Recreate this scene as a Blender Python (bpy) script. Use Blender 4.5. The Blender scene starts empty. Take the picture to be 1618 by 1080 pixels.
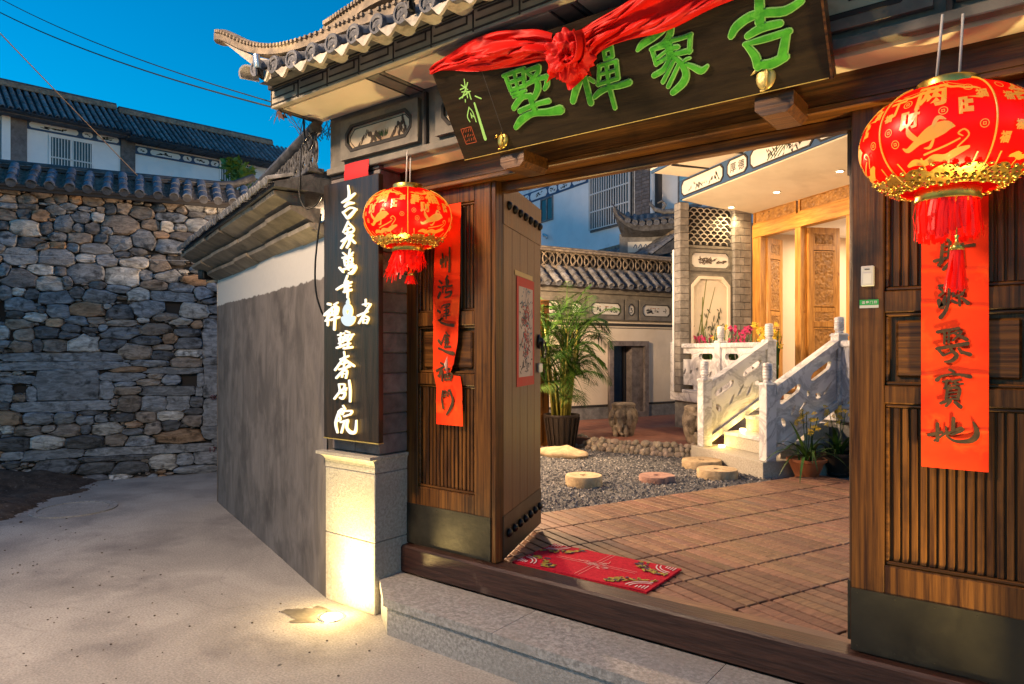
import bpy, math, random
import numpy as np
from mathutils import Vector, Matrix, noise

random.seed(7)
rng = np.random.default_rng(7)
S = bpy.context.scene
COL = S.collection
R = math.radians
PI = math.pi

# ------------------------------------------------------------------ camera, sky, exposure
cam = bpy.data.cameras.new('camera')
cam.lens = 24.01; cam.sensor_width = 36.0; cam.sensor_fit = 'HORIZONTAL'
cam.shift_y = 0.00865
cam.clip_start = 0.05; cam.clip_end = 600
camo = bpy.data.objects.new('camera', cam); COL.objects.link(camo)
camo.location = (0, 0, 1.5); camo.rotation_euler = (R(90), 0, R(37.4))
S.camera = camo

world = bpy.data.worlds.new("World"); S.world = world
world.use_nodes = True
wn = world.node_tree; wn.nodes.clear()
sky = wn.nodes.new('ShaderNodeTexSky'); sky.sky_type = 'NISHITA'; sky.sun_disc = False
SUN_EL, SUN_ROT = 3.4, 58.0
sky.sun_elevation = R(SUN_EL); sky.sun_rotation = R(SUN_ROT)
sky.air_density = 1.0; sky.dust_density = 0.3; sky.ozone_density = 3.0
hsv = wn.nodes.new('ShaderNodeHueSaturation'); hsv.inputs['Saturation'].default_value = 1.38
wbg = wn.nodes.new('ShaderNodeBackground'); wbg.inputs['Strength'].default_value = 0.15
wout = wn.nodes.new('ShaderNodeOutputWorld')
wn.links.new(sky.outputs[0], hsv.inputs['Color']); wn.links.new(hsv.outputs[0], wbg.inputs[0]); wn.links.new(wbg.outputs[0], wout.inputs[0])


S.view_settings.view_transform = 'Standard'; S.view_settings.look = 'None'
S.view_settings.exposure = 1.72; S.view_settings.gamma = 1.0; S.view_settings.use_curve_mapping = False
S.render.engine = 'CYCLES'
S.cycles.max_bounces = 6; S.cycles.diffuse_bounces = 3; S.cycles.glossy_bounces = 3
S.cycles.transmission_bounces = 4; S.cycles.caustics_reflective = False; S.cycles.caustics_refractive = False
S.cycles.sample_clamp_indirect = 3.0
try:
    S.cycles.use_denoising = True; S.cycles.denoiser = 'OPENIMAGEDENOISE'
except Exception:
    pass

# ------------------------------------------------------------------ mesh builder
class MB:
    def __init__(s): s.v = []; s.f = []
    def add(s, vs, fs):
        n = len(s.v); s.v += [tuple(p) for p in vs]; s.f += [tuple(i + n for i in f) for f in fs]; return s
    def box(s, x0, x1, y0, y1, z0, z1, c=0.0):
        if x0 > x1: x0, x1 = x1, x0
        if y0 > y1: y0, y1 = y1, y0
        if z0 > z1: z0, z1 = z1, z0
        c = min(c, (x1-x0)*.45, (y1-y0)*.45, (z1-z0)*.45)
        if c <= 0:
            return s.add([(x, y, z) for x in (x0, x1) for y in (y0, y1) for z in (z0, z1)],
                         [(0,1,3,2),(4,6,7,5),(0,4,5,1),(2,3,7,6),(0,2,6,4),(1,5,7,3)])
        vs = []; idx = {}
        for i, x in enumerate((x0, x1)):
            for j, y in enumerate((y0, y1)):
                for k, z in enumerate((z0, z1)):
                    sx, sy, sz = (1-2*i)*c, (1-2*j)*c, (1-2*k)*c
                    idx[i,j,k] = len(vs)
                    vs += [(x, y+sy, z+sz), (x+sx, y, z+sz), (x+sx, y+sy, z)]
        g = lambda i,j,k,a: idx[i,j,k]+a
        fs = [(g(0,0,0,0),g(0,0,1,0),g(0,1,1,0),g(0,1,0,0)), (g(1,0,0,0),g(1,1,0,0),g(1,1,1,0),g(1,0,1,0)),
              (g(0,0,0,1),g(1,0,0,1),g(1,0,1,1),g(0,0,1,1)), (g(0,1,0,1),g(0,1,1,1),g(1,1,1,1),g(1,1,0,1)),
              (g(0,0,0,2),g(0,1,0,2),g(1,1,0,2),g(1,0,0,2)), (g(0,0,1,2),g(1,0,1,2),g(1,1,1,2),g(0,1,1,2))]
        for j in (0,1):
            for k in (0,1): fs.append((g(0,j,k,1),g(0,j,k,2),g(1,j,k,2),g(1,j,k,1)))
        for i in (0,1):
            for k in (0,1): fs.append((g(i,0,k,0),g(i,0,k,2),g(i,1,k,2),g(i,1,k,0)))
            for j in (0,1): fs.append((g(i,j,0,0),g(i,j,0,1),g(i,j,1,1),g(i,j,1,0)))
        for i in (0,1):
            for j in (0,1):
                for k in (0,1): fs.append((g(i,j,k,0),g(i,j,k,1),g(i,j,k,2)))
        return s.add(vs, fs)
    def prism(s, poly, d0, d1, axis='y'):
        """polygon in the two other axes, extruded along axis"""
        n = len(poly)
        def P(a, b, d):
            return {'y': (a, d, b), 'x': (d, a, b), 'z': (a, b, d)}[axis]
        vs = [P(a, b, d0) for a, b in poly] + [P(a, b, d1) for a, b in poly]
        fs = [tuple(range(n)), tuple(range(2*n-1, n-1, -1))] + [(i, i+n, (i+1) % n+n, (i+1) % n) for i in range(n)]
        return s.add(vs, fs)
    def tube(s, pts, r, n=8, caps=True, flat=1.0):
        pts = [Vector(p) for p in pts]; m = len(pts)
        rs = r if isinstance(r, (list, tuple)) else [r]*m
        vs = []; ref = None
        for i, p in enumerate(pts):
            t = (pts[min(i+1, m-1)] - pts[max(i-1, 0)])
            t = t.normalized() if t.length > 1e-9 else Vector((0, 0, 1))
            if ref is None:
                ref = t.orthogonal().normalized() if abs(t.z) > .9 else t.cross(Vector((0, 0, 1))).normalized()
            ref = (ref - t*ref.dot(t)); ref = ref.normalized() if ref.length > 1e-6 else t.orthogonal().normalized()
            b = t.cross(ref)
            for k in range(n):
                a = 2*PI*k/n
                vs.append(p + ref*math.cos(a)*rs[i] + b*math.sin(a)*rs[i]*flat)
        fs = [(i*n+k, i*n+(k+1) % n, (i+1)*n+(k+1) % n, (i+1)*n+k) for i in range(m-1) for k in range(n)]
        if caps: fs += [tuple(range(n))[::-1], tuple(range((m-1)*n, m*n))]
        return s.add(vs, fs)
    def lathe(s, prof, n=16, cx=0, cy=0, cap=True):
        vs = [(cx+r*math.cos(2*PI*k/n), cy+r*math.sin(2*PI*k/n), z) for r, z in prof for k in range(n)]
        m = len(prof)
        fs = [(i*n+k, i*n+(k+1) % n, (i+1)*n+(k+1) % n, (i+1)*n+k) for i in range(m-1) for k in range(n)]
        if cap: fs += [tuple(range(n))[::-1], tuple(range((m-1)*n, m*n))]
        return s.add(vs, fs)
    def grid(s, fn, nu, nv):
        vs = [fn(i/nu, j/nv) for j in range(nv+1) for i in range(nu+1)]
        w = nu+1
        return s.add(vs, [(j*w+i, j*w+i+1, (j+1)*w+i+1, (j+1)*w+i) for j in range(nv) for i in range(nu)])
    def ell(s, c, r, n=8, m=6):
        vs = []
        for j in range(1, m):
            th = PI*j/m
            for k in range(n):
                a = 2*PI*k/n
                vs.append((c[0]+r[0]*math.sin(th)*math.cos(a), c[1]+r[1]*math.sin(th)*math.sin(a), c[2]+r[2]*math.cos(th)))
        vs += [(c[0], c[1], c[2]+r[2]), (c[0], c[1], c[2]-r[2])]
        T = len(vs)-2; B = T+1
        fs = [(j*n+k, (j+1)*n+k, (j+1)*n+(k+1) % n, j*n+(k+1) % n) for j in range(m-2) for k in range(n)]
        fs += [(T, k, (k+1) % n) for k in range(n)] + [(B, (m-2)*n+(k+1) % n, (m-2)*n+k) for k in range(n)]
        return s.add(vs, fs)
    def xf(s, fn): s.v = [tuple(fn(*p)) for p in s.v]; return s
    def mesh(s, name, smooth=False, ang=None):
        me = bpy.data.meshes.new(name); me.from_pydata(s.v, [], s.f); me.update()
        if smooth:
            me.polygons.foreach_set('use_smooth', [True]*len(me.polygons))
            if ang:
                try: me.set_sharp_from_angle(angle=R(ang))
                except Exception: pass
        return me

WC = {}
def link(o):
    COL.objects.link(o); return o
def thing(name, label, cat, loc=(0, 0, 0), rot=0.0, group=None, wc=False):
    o = bpy.data.objects.new(name, None); link(o)
    o.empty_display_size = .1
    o.location = loc; o.rotation_euler = (0, 0, rot); o['label'] = label; o['category'] = cat
    if group: o['group'] = group
    if wc: WC[o.name] = Vector(loc)
    return o
def part(name, me, mat, parent, loc=(0, 0, 0), rot=(0, 0, 0), smooth=False, ang=None, kind=None, label=None):
    if isinstance(me, MB): me = me.mesh(name, smooth, ang)
    if mat is not None and not me.materials: me.materials.append(mat)
    o = bpy.data.objects.new(name, me); link(o)
    l = Vector(loc)
    if parent is not None:
        if parent.name in WC: l = l - WC[parent.name]
        o.parent = parent
    o.location = l; o.rotation_euler = rot
    if kind: o['kind'] = kind
    if label: o['label'] = label
    return o
def solo(name, me, mat, label, cat, loc=(0, 0, 0), rot=(0, 0, 0), group=None, smooth=False, ang=None):
    o = part(name, me, mat, None, loc, rot, smooth, ang)
    o['label'] = label; o['category'] = cat
    if group: o['group'] = group
    return o
def struct(name, me, mat, smooth=False, loc=(0, 0, 0), kind='structure'):
    o = part(name, me, mat, None, loc, smooth=smooth); o['kind'] = kind; return o
def lamp(name, kind, loc, energy, col, rot=None, size=.05, spot=None, blend=.5, parent=None):
    L = bpy.data.lights.new(name, kind); L.energy = energy; L.color = col
    if kind == 'AREA': L.size = size
    else: L.shadow_soft_size = size
    if spot: L.spot_size = R(spot); L.spot_blend = blend
    o = bpy.data.objects.new(name, L); link(o); o.location = loc
    if rot: o.rotation_euler = rot
    if parent is not None:
        l = Vector(loc)
        if parent.name in WC: l = l - WC[parent.name]
        o.parent = parent; o.location = l
    return o
def aim(o, tgt, world_loc=None):
    d = Vector(tgt) - Vector(world_loc if world_loc is not None else o.location)
    o.rotation_euler = d.to_track_quat('-Z', 'Y').to_euler()

def plate(name, outer, holes, depth):
    """flat plate with holes: outline in x,z, thickness along y (centred)"""
    cu = bpy.data.curves.new(name, 'CURVE'); cu.dimensions = '2D'; cu.fill_mode = 'BOTH'; cu.extrude = depth/2
    for pl in [outer] + holes:
        sp = cu.splines.new('POLY'); sp.points.add(len(pl)-1); sp.use_cyclic_u = True
        for p, q in zip(sp.points, pl): p.co = (q[0], q[1], 0, 1)
    o = bpy.data.objects.new(name, cu); link(o)
    me = bpy.data.meshes.new_from_object(o.evaluated_get(bpy.context.evaluated_depsgraph_get()))
    bpy.data.objects.remove(o); bpy.data.curves.remove(cu)
    n = len(me.vertices); co = np.empty(n*3); me.vertices.foreach_get('co', co); co = co.reshape(-1, 3)
    co = np.stack([co[:, 0], -co[:, 2], co[:, 1]], 1); me.vertices.foreach_set('co', co.ravel()); me.update()
    me.name = name
    return me
def glyphs(txt, bold=.0, depth=0.0):
    cu = bpy.data.curves.new('glyph', 'FONT'); cu.body = txt; cu.offset = bold; cu.extrude = depth; cu.resolution_u = 2
    cu.align_x = 'CENTER'; cu.align_y = 'CENTER'
    o = bpy.data.objects.new('glyph', cu); link(o)
    me = bpy.data.meshes.new_from_object(o.evaluated_get(bpy.context.evaluated_depsgraph_get()))
    bpy.data.objects.remove(o); bpy.data.curves.remove(cu)
    v = [tuple(x.co) for x in me.vertices]; f = [tuple(p.vertices) for p in me.polygons]
    bpy.data.meshes.remove(me)
    if v:
        xs = [p[0] for p in v]; ys = [p[1] for p in v]
        cx, cy = (min(xs)+max(xs))/2, (min(ys)+max(ys))/2
        s = 1/max(max(xs)-min(xs), max(ys)-min(ys))
        v = [((x-cx)*s, (y-cy)*s, z*s) for x, y, z in v]
    return v, f
def brush(mb, strokes, fn, d=0.0, h=0.002, dh=0.00012):
    """strokes of (u, v, width) drawn as smooth ribbons with rounded ends; fn(u, v, height) gives the point"""
    for si, st in enumerate(strokes):
        P = [Vector((a, b, c)) for a, b, c in st]
        q = []
        m = len(P)
        for i in range(m-1):
            p0, p1, p2, p3 = P[max(i-1, 0)], P[i], P[i+1], P[min(i+2, m-1)]
            for k in range(4 if m > 2 else 3):
                t = k/(4 if m > 2 else 3)
                q.append(.5*((2*p1)+(p2-p0)*t+(2*p0-5*p1+4*p2-p3)*t*t+(3*p1-p0-3*p2+p3)*t**3))
        q.append(P[-1])
        L, Rr = [], []
        n = len(q)
        for i in range(n):
            a, b = q[max(i-1, 0)], q[min(i+1, n-1)]
            t = Vector((b.x-a.x, b.y-a.y)); t = t.normalized() if t.length > 1e-9 else Vector((1, 0))
            nn = Vector((-t.y, t.x)); w = max(q[i].z, .0005)/2
            L.append((q[i].x+nn.x*w, q[i].y+nn.y*w)); Rr.append((q[i].x-nn.x*w, q[i].y-nn.y*w))
        def cap(c, frm, w):
            a0 = math.atan2(frm[1]-c.y, frm[0]-c.x)
            return [(c.x+w*.98*math.cos(a0-PI*k/4), c.y+w*.98*math.sin(a0-PI*k/4)) for k in (1, 2, 3)]
        endc = cap(q[-1], L[-1], q[-1].z/2); stc = cap(q[0], Rr[0], q[0].z/2)
        hh = h+dh*(si+1)
        base = len(mb.v)
        for l, r in zip(L, Rr):
            for p, dep in ((l, d), (l, hh), (r, hh), (r, d)): mb.v.append(tuple(fn(p[0], p[1], dep)))
        for i in range(n-1):
            a, b = base+4*i, base+4*i+4
            mb.f += [(a, a+1, b+1, b), (a+1, a+2, b+2, b+1), (a+2, a+3, b+3, b+2)]
        for e, ring in ((n-1, endc), (0, stc)):
            b0 = base+4*e; cs = len(mb.v)
            for p in ring:
                mb.v.append(tuple(fn(p[0], p[1], d))); mb.v.append(tuple(fn(p[0], p[1], hh)))
            top = [b0+1, cs+1, cs+3, cs+5, b0+2] if e else [b0+2, cs+1, cs+3, cs+5, b0+1]
            bot = [b0, cs, cs+2, cs+4, b0+3] if e else [b0+3, cs, cs+2, cs+4, b0]
            mb.f.append(tuple(top))
            for i in range(4): mb.f.append((bot[i], bot[i+1], top[i+1], top[i]))
    return mb

# ------------------------------------------------------------------ materials
MATS = {}
def M(name, c1, c2, scale=6.0, rough=.7, stretch=(1, 1, 1), bump=.25, bscale=40.0, metal=0.0, rand=0.0, spec=.4,
      lo=.35, hi=.65, detail=8, c3=None, c3scale=1.3, c3lo=.5, c3hi=.7, dist=.3, coat=0.0, subs=None, trans=0.0, hue=0.0):
    m = bpy.data.materials.new(name); m.use_nodes = True; t = m.node_tree; N = t.nodes; Lk = t.links
    N.clear()
    out = N.new('ShaderNodeOutputMaterial'); b = N.new('ShaderNodeBsdfPrincipled'); Lk.new(b.outputs[0], out.inputs[0])
    tc = N.new('ShaderNodeTexCoord'); oi = N.new('ShaderNodeObjectInfo')
    mul = N.new('ShaderNodeVectorMath'); mul.operation = 'SCALE'; mul.inputs[3].default_value = 37.0
    cmb = N.new('ShaderNodeCombineXYZ')
    for i in range(3): Lk.new(oi.outputs['Random'], cmb.inputs[i])
    Lk.new(cmb.outputs[0], mul.inputs[0])
    add = N.new('ShaderNodeVectorMath'); add.operation = 'ADD'
    Lk.new(tc.outputs['Object'], add.inputs[0]); Lk.new(mul.outputs[0], add.inputs[1])
    mp = N.new('ShaderNodeVectorMath'); mp.operation = 'MULTIPLY'; mp.inputs[1].default_value = stretch
    Lk.new(add.outputs[0], mp.inputs[0])
    n1 = N.new('ShaderNodeTexNoise'); n1.inputs['Scale'].default_value = scale; n1.inputs['Detail'].default_value = detail
    n1.inputs['Distortion'].default_value = dist; n1.inputs['Roughness'].default_value = .62
    Lk.new(mp.outputs[0], n1.inputs['Vector'])
    cr = N.new('ShaderNodeValToRGB'); e = cr.color_ramp.elements
    e[0].position = lo; e[0].color = (*c1, 1); e[1].position = hi; e[1].color = (*c2, 1)
    Lk.new(n1.outputs['Fac'], cr.inputs[0])
    col = cr.outputs[0]
    if c3 is not None:
        n3 = N.new('ShaderNodeTexNoise'); n3.inputs['Scale'].default_value = c3scale; n3.inputs['Detail'].default_value = 6
        n3.inputs['Roughness'].default_value = .6
        Lk.new(add.outputs[0], n3.inputs['Vector'])
        r3 = N.new('ShaderNodeMapRange'); r3.inputs[1].default_value = c3lo; r3.inputs[2].default_value = c3hi
        Lk.new(n3.outputs['Fac'], r3.inputs[0])
        mx = N.new('ShaderNodeMix'); mx.data_type = 'RGBA'; mx.inputs[7].default_value = (*c3, 1)
        Lk.new(r3.outputs[0], mx.inputs[0]); Lk.new(col, mx.inputs[6]); col = mx.outputs[2]
    if rand > 0:
        hs = N.new('ShaderNodeHueSaturation'); mr = N.new('ShaderNodeMapRange')
        mr.inputs[3].default_value = 1-rand; mr.inputs[4].default_value = 1+rand
        Lk.new(oi.outputs['Random'], mr.inputs[0]); Lk.new(mr.outputs[0], hs.inputs['Value']); Lk.new(col, hs.inputs['Color'])
        if hue > 0:
            mh = N.new('ShaderNodeMath'); mh.operation = 'MULTIPLY_ADD'; mh.inputs[1].default_value = 7.31; mh.inputs[2].default_value = 0
            fr = N.new('ShaderNodeMath'); fr.operation = 'FRACT'
            Lk.new(oi.outputs['Random'], mh.inputs[0]); Lk.new(mh.outputs[0], fr.inputs[0])
            m2 = N.new('ShaderNodeMapRange'); m2.inputs[3].default_value = .5-hue; m2.inputs[4].default_value = .5+hue
            Lk.new(fr.outputs[0], m2.inputs[0]); Lk.new(m2.outputs[0], hs.inputs['Hue'])
        col = hs.outputs[0]
    Lk.new(col, b.inputs['Base Color'])
    b.inputs['Metallic'].default_value = metal
    b.inputs['Specular IOR Level'].default_value = spec
    rr = N.new('ShaderNodeMapRange'); rr.inputs[3].default_value = max(rough-.12, .03); rr.inputs[4].default_value = min(rough+.12, 1)
    Lk.new(n1.outputs['Fac'], rr.inputs[0]); Lk.new(rr.outputs[0], b.inputs['Roughness'])
    if coat: b.inputs['Coat Weight'].default_value = coat; b.inputs['Coat Roughness'].default_value = .25
    if trans: b.inputs['Transmission Weight'].default_value = trans
    if subs: b.inputs['Subsurface Weight'].default_value = subs
    if bump > 0:
        n2 = N.new('ShaderNodeTexNoise'); n2.inputs['Scale'].default_value = bscale; n2.inputs['Detail'].default_value = 5
        Lk.new(mp.outputs[0], n2.inputs['Vector'])
        bp = N.new('ShaderNodeBump'); bp.inputs['Strength'].default_value = bump; bp.inputs['Distance'].default_value = .01
        Lk.new(n2.outputs['Fac'], bp.inputs['Height']); Lk.new(bp.outputs[0], b.inputs['Normal'])
    MATS[name] = m
    m['bsdf'] = b.name
    return m
def flat(name, c, rough=.7, metal=0.0, spec=.4, var=.12, scale=9):
    c2 = tuple(max(x*(1-var), 0) for x in c)
    return M(name, c2, c, scale=scale, rough=rough, metal=metal, spec=spec, bump=.08)
def glow(name, c, s):
    m = bpy.data.materials.new(name); m.use_nodes = True; t = m.node_tree; t.nodes.clear()
    o = t.nodes.new('ShaderNodeOutputMaterial'); e = t.nodes.new('ShaderNodeEmission')
    e.inputs[0].default_value = (*c, 1); e.inputs[1].default_value = s; t.links.new(e.outputs[0], o.inputs[0])
    MATS[name] = m; return m

dark_wood_v = M('dark_wood_v', (.030, .010, .0035), (.165, .064, .012), 5, .36, (13, 13, .38), .18, 14, rand=.12, spec=.35, c3=(.014, .006, .003), c3lo=.52, c3hi=.72, c3scale=2.2, coat=.08)
dark_wood_h = M('dark_wood_h', (.034, .012, .004), (.18, .070, .013), 5, .38, (.38, 13, 13), .18, 14, rand=.1, spec=.35, c3=(.016, .007, .004), c3lo=.5, c3hi=.72, c3scale=2.2, coat=.08)
sill_wood = M('sill_wood', (.022, .008, .006), (.065, .026, .017), 5, .45, (.8, 9, 9), .3, 14, c3=(.10, .06, .045), c3scale=5, c3lo=.62, c3hi=.72, coat=.2)
leaf_wood = M('leaf_wood', (.060, .026, .011), (.145, .072, .030), 4, .40, (12, 12, .35), .25, 14, rand=.1)
kick_metal = M('kick_metal', (.016, .014, .010), (.040, .034, .022), 3, .42, (1, 1, 1), .12, 30, metal=.35, spec=.5, c3=(.085, .075, .05), c3lo=.5, c3hi=.78, c3scale=3.2)
sign_wood = M('sign_wood', (.010, .006, .004), (.035, .020, .012), 4, .4, (10, 10, .6), .2, 20, spec=.5, coat=.2)
plaque_wood = M('plaque_wood', (.010, .006, .003), (.026, .016, .007), 4, .55, (.8, 6, 6), .2, 20, spec=.2)
pine = M('pine', (.30, .125, .022), (.56, .27, .058), 4, .45, (8, 8, .8), .2, 16, rand=.08, c3=(.20, .07, .015), c3scale=6, c3lo=.66, c3hi=.74, coat=.15)
pine_h = M('pine_h', (.30, .125, .022), (.56, .27, .058), 4, .45, (.8, 8, 8), .2, 16, rand=.08, c3=(.20, .07, .015), c3scale=6, c3lo=.66, c3hi=.74, coat=.15)
carve_wood = M('carve_wood', (.22, .10, .025), (.42, .21, .055), 10, .5, bump=.3, bscale=60)
deck_wood = M('deck_wood', (.125, .058, .034), (.26, .138, .082), 5, .55, (1.2, 9, 9), .3, 22, rand=.24, hue=.012, c3=(.15, .10, .085), c3lo=.55, c3hi=.8)
granite = M('granite', (.20, .19, .18), (.40, .385, .37), 55, .75, bump=.35, bscale=120, detail=3, c3=(.27, .25, .23), c3scale=2, c3lo=.45, c3hi=.7)
granite_warm = M('granite_warm', (.30, .28, .24), (.48, .45, .40), 60, .75, bump=.3, bscale=120, detail=3, c3=(.34, .31, .26), c3scale=2, c3lo=.45, c3hi=.7)
grey_brick = M('grey_brick', (.10, .085, .085), (.19, .165, .165), 10, .85, bump=.35, bscale=60, rand=.16, c3=(.24, .21, .2), c3lo=.6, c3hi=.8, c3scale=4)
grey_brick_warm = M('grey_brick_warm', (.15, .14, .13), (.27, .25, .23), 10, .85, bump=.3, bscale=60, rand=.2)
fascia_paint = M('fascia_paint', (.28, .25, .20), (.40, .36, .30), 5, .8, bump=.12, c3=(.2, .18, .15), c3lo=.55, c3hi=.8, c3scale=6)
mortar = flat('mortar', (.085, .075, .07), .95)
frieze_grey = M('frieze_grey', (.13, .12, .105), (.21, .19, .165), 8, .8, bump=.2, bscale=50, c3=(.09, .085, .08), c3lo=.55, c3hi=.75, c3scale=5)
trim_dark = flat('trim_dark', (.035, .032, .032), .8)
cream = M('cream', (.60, .52, .40), (.68, .60, .47), 2, .8, bump=.05, c3=(.5, .42, .32), c3lo=.6, c3hi=.8)
white_paint = M('white_paint', (.74, .75, .78), (.84, .84, .86), 2, .85, bump=.06, c3=(.5, .5, .51), c3lo=.6, c3hi=.8)
warm_plaster = M('warm_plaster', (.62, .53, .42), (.72, .63, .52), 2, .85, bump=.06, c3=(.5, .44, .37), c3lo=.6, c3hi=.85)
tile_grey = M('tile_grey', (.095, .095, .10), (.22, .22, .23), 12, .75, bump=.4, bscale=50, rand=.22, c3=(.055, .05, .045), c3lo=.5, c3hi=.7, c3scale=7)
tile_dark = M('tile_dark', (.035, .035, .04), (.10, .10, .108), 12, .75, bump=.4, bscale=50, rand=.2)
tile_pale = M('tile_pale', (.30, .27, .23), (.46, .42, .36), 14, .8, bump=.35, bscale=60, rand=.12, c3=(.16, .14, .12), c3lo=.56, c3hi=.72, c3scale=9)
tile_disc = M('tile_disc', (.05, .055, .07), (.13, .135, .16), 30, .7, bump=.9, bscale=55, rand=.15)
wall_rubble = flat('wall_rubble', (.045, .038, .036), .95)
blue_trim = flat('blue_trim', (.035, .085, .19), .7)
pale_panel = M('pale_panel', (.55, .53, .5), (.66, .64, .6), 3, .8, bump=.05)
house_panel = M('house_panel', (.66, .68, .72), (.76, .78, .80), 3, .8, bump=.05)
ink = flat('ink', (.012, .012, .012), .7)
ink_green = flat('ink_green', (.05, .10, .03), .8)
gold = M('gold', (.55, .33, .06), (.80, .55, .13), 20, .3, bump=.1, metal=.9)
gold_dull = M('gold_dull', (.45, .33, .10), (.66, .50, .18), 12, .45, bump=.3, bscale=50, metal=.55)
red_silk = M('red_silk', (.48, .003, .002), (.62, .008, .003), 5, .55, bump=.06, bscale=30, spec=.25)
red_paper = M('red_paper', (.80, .030, .004), (.90, .055, .006), 4, .62, bump=.12, bscale=9, c3=(.90, .11, .012), c3scale=5, c3lo=.55, c3hi=.7, spec=.2)
red_slip = flat('red_slip', (.55, .02, .025), .7)
ink_brown = M('ink_brown', (.022, .016, .008), (.085, .040, .010), 30, .6, bump=0, c3=(.20, .03, .006), c3scale=45, c3lo=.64, c3hi=.74)
green_paint = M('green_paint', (.02, .20, .008), (.07, .38, .02), 14, .5, bump=.4, bscale=40, c3=(.11, .44, .04), c3scale=20, c3lo=.56, c3hi=.72)
green_edge = flat('green_edge', (.30, .60, .18), .5)
black_metal = flat('black_metal', (.012, .012, .013), .4, .5)
silver = flat('silver', (.55, .57, .60), .3, .9)
white_plastic = flat('white_plastic', (.5, .5, .5), .4)
sticker_green = flat('sticker_green', (.02, .30, .07), .5)
terracotta = M('terracotta', (.24, .075, .028), (.38, .135, .055), 6, .6, bump=.15, c3=(.3, .14, .08), c3lo=.6, c3hi=.8)
soil = M('soil', (.03, .02, .012), (.08, .055, .035), 20, .95, bump=.8, bscale=60)
millstone_sand = M('millstone_sand', (.30, .22, .13), (.50, .38, .24), 14, .9, bump=.6, bscale=70, rand=.15)
millstone_red = M('millstone_red', (.24, .13, .11), (.38, .23, .19), 14, .9, bump=.6, bscale=70)
drum_stone = M('drum_stone', (.13, .105, .08), (.34, .28, .21), 9, .9, bump=.9, bscale=35, c3=(.07, .055, .045), c3lo=.5, c3hi=.68, c3scale=8)
cobble = M('cobble', (.16, .13, .10), (.36, .30, .24), 7, .7, bump=.3, bscale=40, rand=.35, hue=.02)
leaf_green = M('leaf_green', (.018, .055, .010), (.055, .13, .020), 8, .45, bump=.1, rand=.25, hue=.02, spec=.4)
palm_green = M('palm_green', (.014, .045, .005), (.05, .115, .010), 5, .55, bump=.05, rand=.3, hue=.025, spec=.2)
stem_yellow = M('stem_yellow', (.16, .15, .02), (.34, .28, .05), 14, .5, (4, 4, 1), bump=.1, rand=.2)
petal_pink = flat('petal_pink', (.42, .02, .10), .5)
petal_yellow = flat('petal_yellow', (.62, .40, .03), .5)
wicker = M('wicker', (.010, .006, .004), (.038, .024, .016), 20, .5, (9, 9, 1), .3, 30)
glass_dark = flat('glass_dark', (.02, .03, .045), .2, .0, .4)
glass_pale = flat('glass_pale', (.05, .11, .14), .25, .0, .35)
bar_white = flat('bar_white', (.62, .62, .63), .5)
dirt = M('dirt', (.035, .024, .018), (.10, .072, .055), 7, .95, bump=1.0, bscale=22, c3=(.14, .11, .09), c3scale=30, c3lo=.58, c3hi=.66)
terrace_red = M('terrace_red', (.17, .065, .045), (.27, .115, .08), 8, .8, bump=.2, c3=(.2, .13, .1), c3lo=.5, c3hi=.8)
peach = flat('peach', (.74, .58, .42), .8, var=.05, scale=2)
ceil_white = flat('ceil_white', (.78, .77, .76), .85, var=.04, scale=2)
grey_stone = M('grey_stone', (.12, .12, .125), (.24, .24, .25), 10, .8, bump=.4, bscale=50, rand=.12)
cable_mat = flat('cable_mat', (.015, .02, .018), .6)
cable_tan = flat('cable_tan', (.35, .22, .13), .6)
concrete_ground = None
def marble_mat():
    m = M('marble', (.55, .55, .575), (.70, .695, .715), 3, .4, bump=.08, bscale=60, spec=.5)
    t = m.node_tree; N = t.nodes; Lk = t.links
    b = N[m['bsdf']]
    base = b.inputs['Base Color'].links[0].from_socket
    tc = N.new('ShaderNodeTexCoord'); nn = N.new('ShaderNodeTexNoise'); nn.inputs['Scale'].default_value = 2.2; nn.inputs['Detail'].default_value = 10
    nn.inputs['Distortion'].default_value = 1.6; nn.inputs['Roughness'].default_value = .62
    Lk.new(tc.outputs['Object'], nn.inputs['Vector'])
    cr = N.new('ShaderNodeValToRGB'); e = cr.color_ramp.elements
    e[0].position = .44; e[0].color = (0, 0, 0, 1); e[1].position = .56; e[1].color = (0, 0, 0, 1)
    k = e.new(.5); k.color = (.6, .6, .6, 1)
    Lk.new(nn.outputs['Fac'], cr.inputs[0])
    mx = N.new('ShaderNodeMix'); mx.data_type = 'RGBA'; mx.inputs[7].default_value = (.17, .175, .21, 1)
    Lk.new(cr.outputs[0], mx.inputs[0]); Lk.new(base, mx.inputs[6]); Lk.new(mx.outputs[2], b.inputs['Base Color'])
    return m
marble = marble_mat()
STONE = {}
for k, a, b_ in (('g', (.085, .092, .105), (.21, .22, .245)), ('d', (.05, .05, .054), (.125, .125, .135)), ('t', (.12, .095, .078), (.25, .205, .175)),
                ('o', (.18, .11, .065), (.33, .215, .14)), ('l', (.20, .185, .17), (.42, .40, .385)), ('S', (.115, .12, .13), (.225, .23, .25)), ('G', (.10, .11, .125), (.22, .235, .26))):
    STONE[k] = M('wall_stone_'+k, tuple(x*.75 for x in a), tuple(x*1.75 for x in b_), 9, .85, (1, 1, 2.8), 1.0, 34, rand=.22, c3=tuple(x*.5 for x in a), c3lo=.55, c3hi=.68, c3scale=9, dist=.8, lo=.3, hi=.72)
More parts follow.
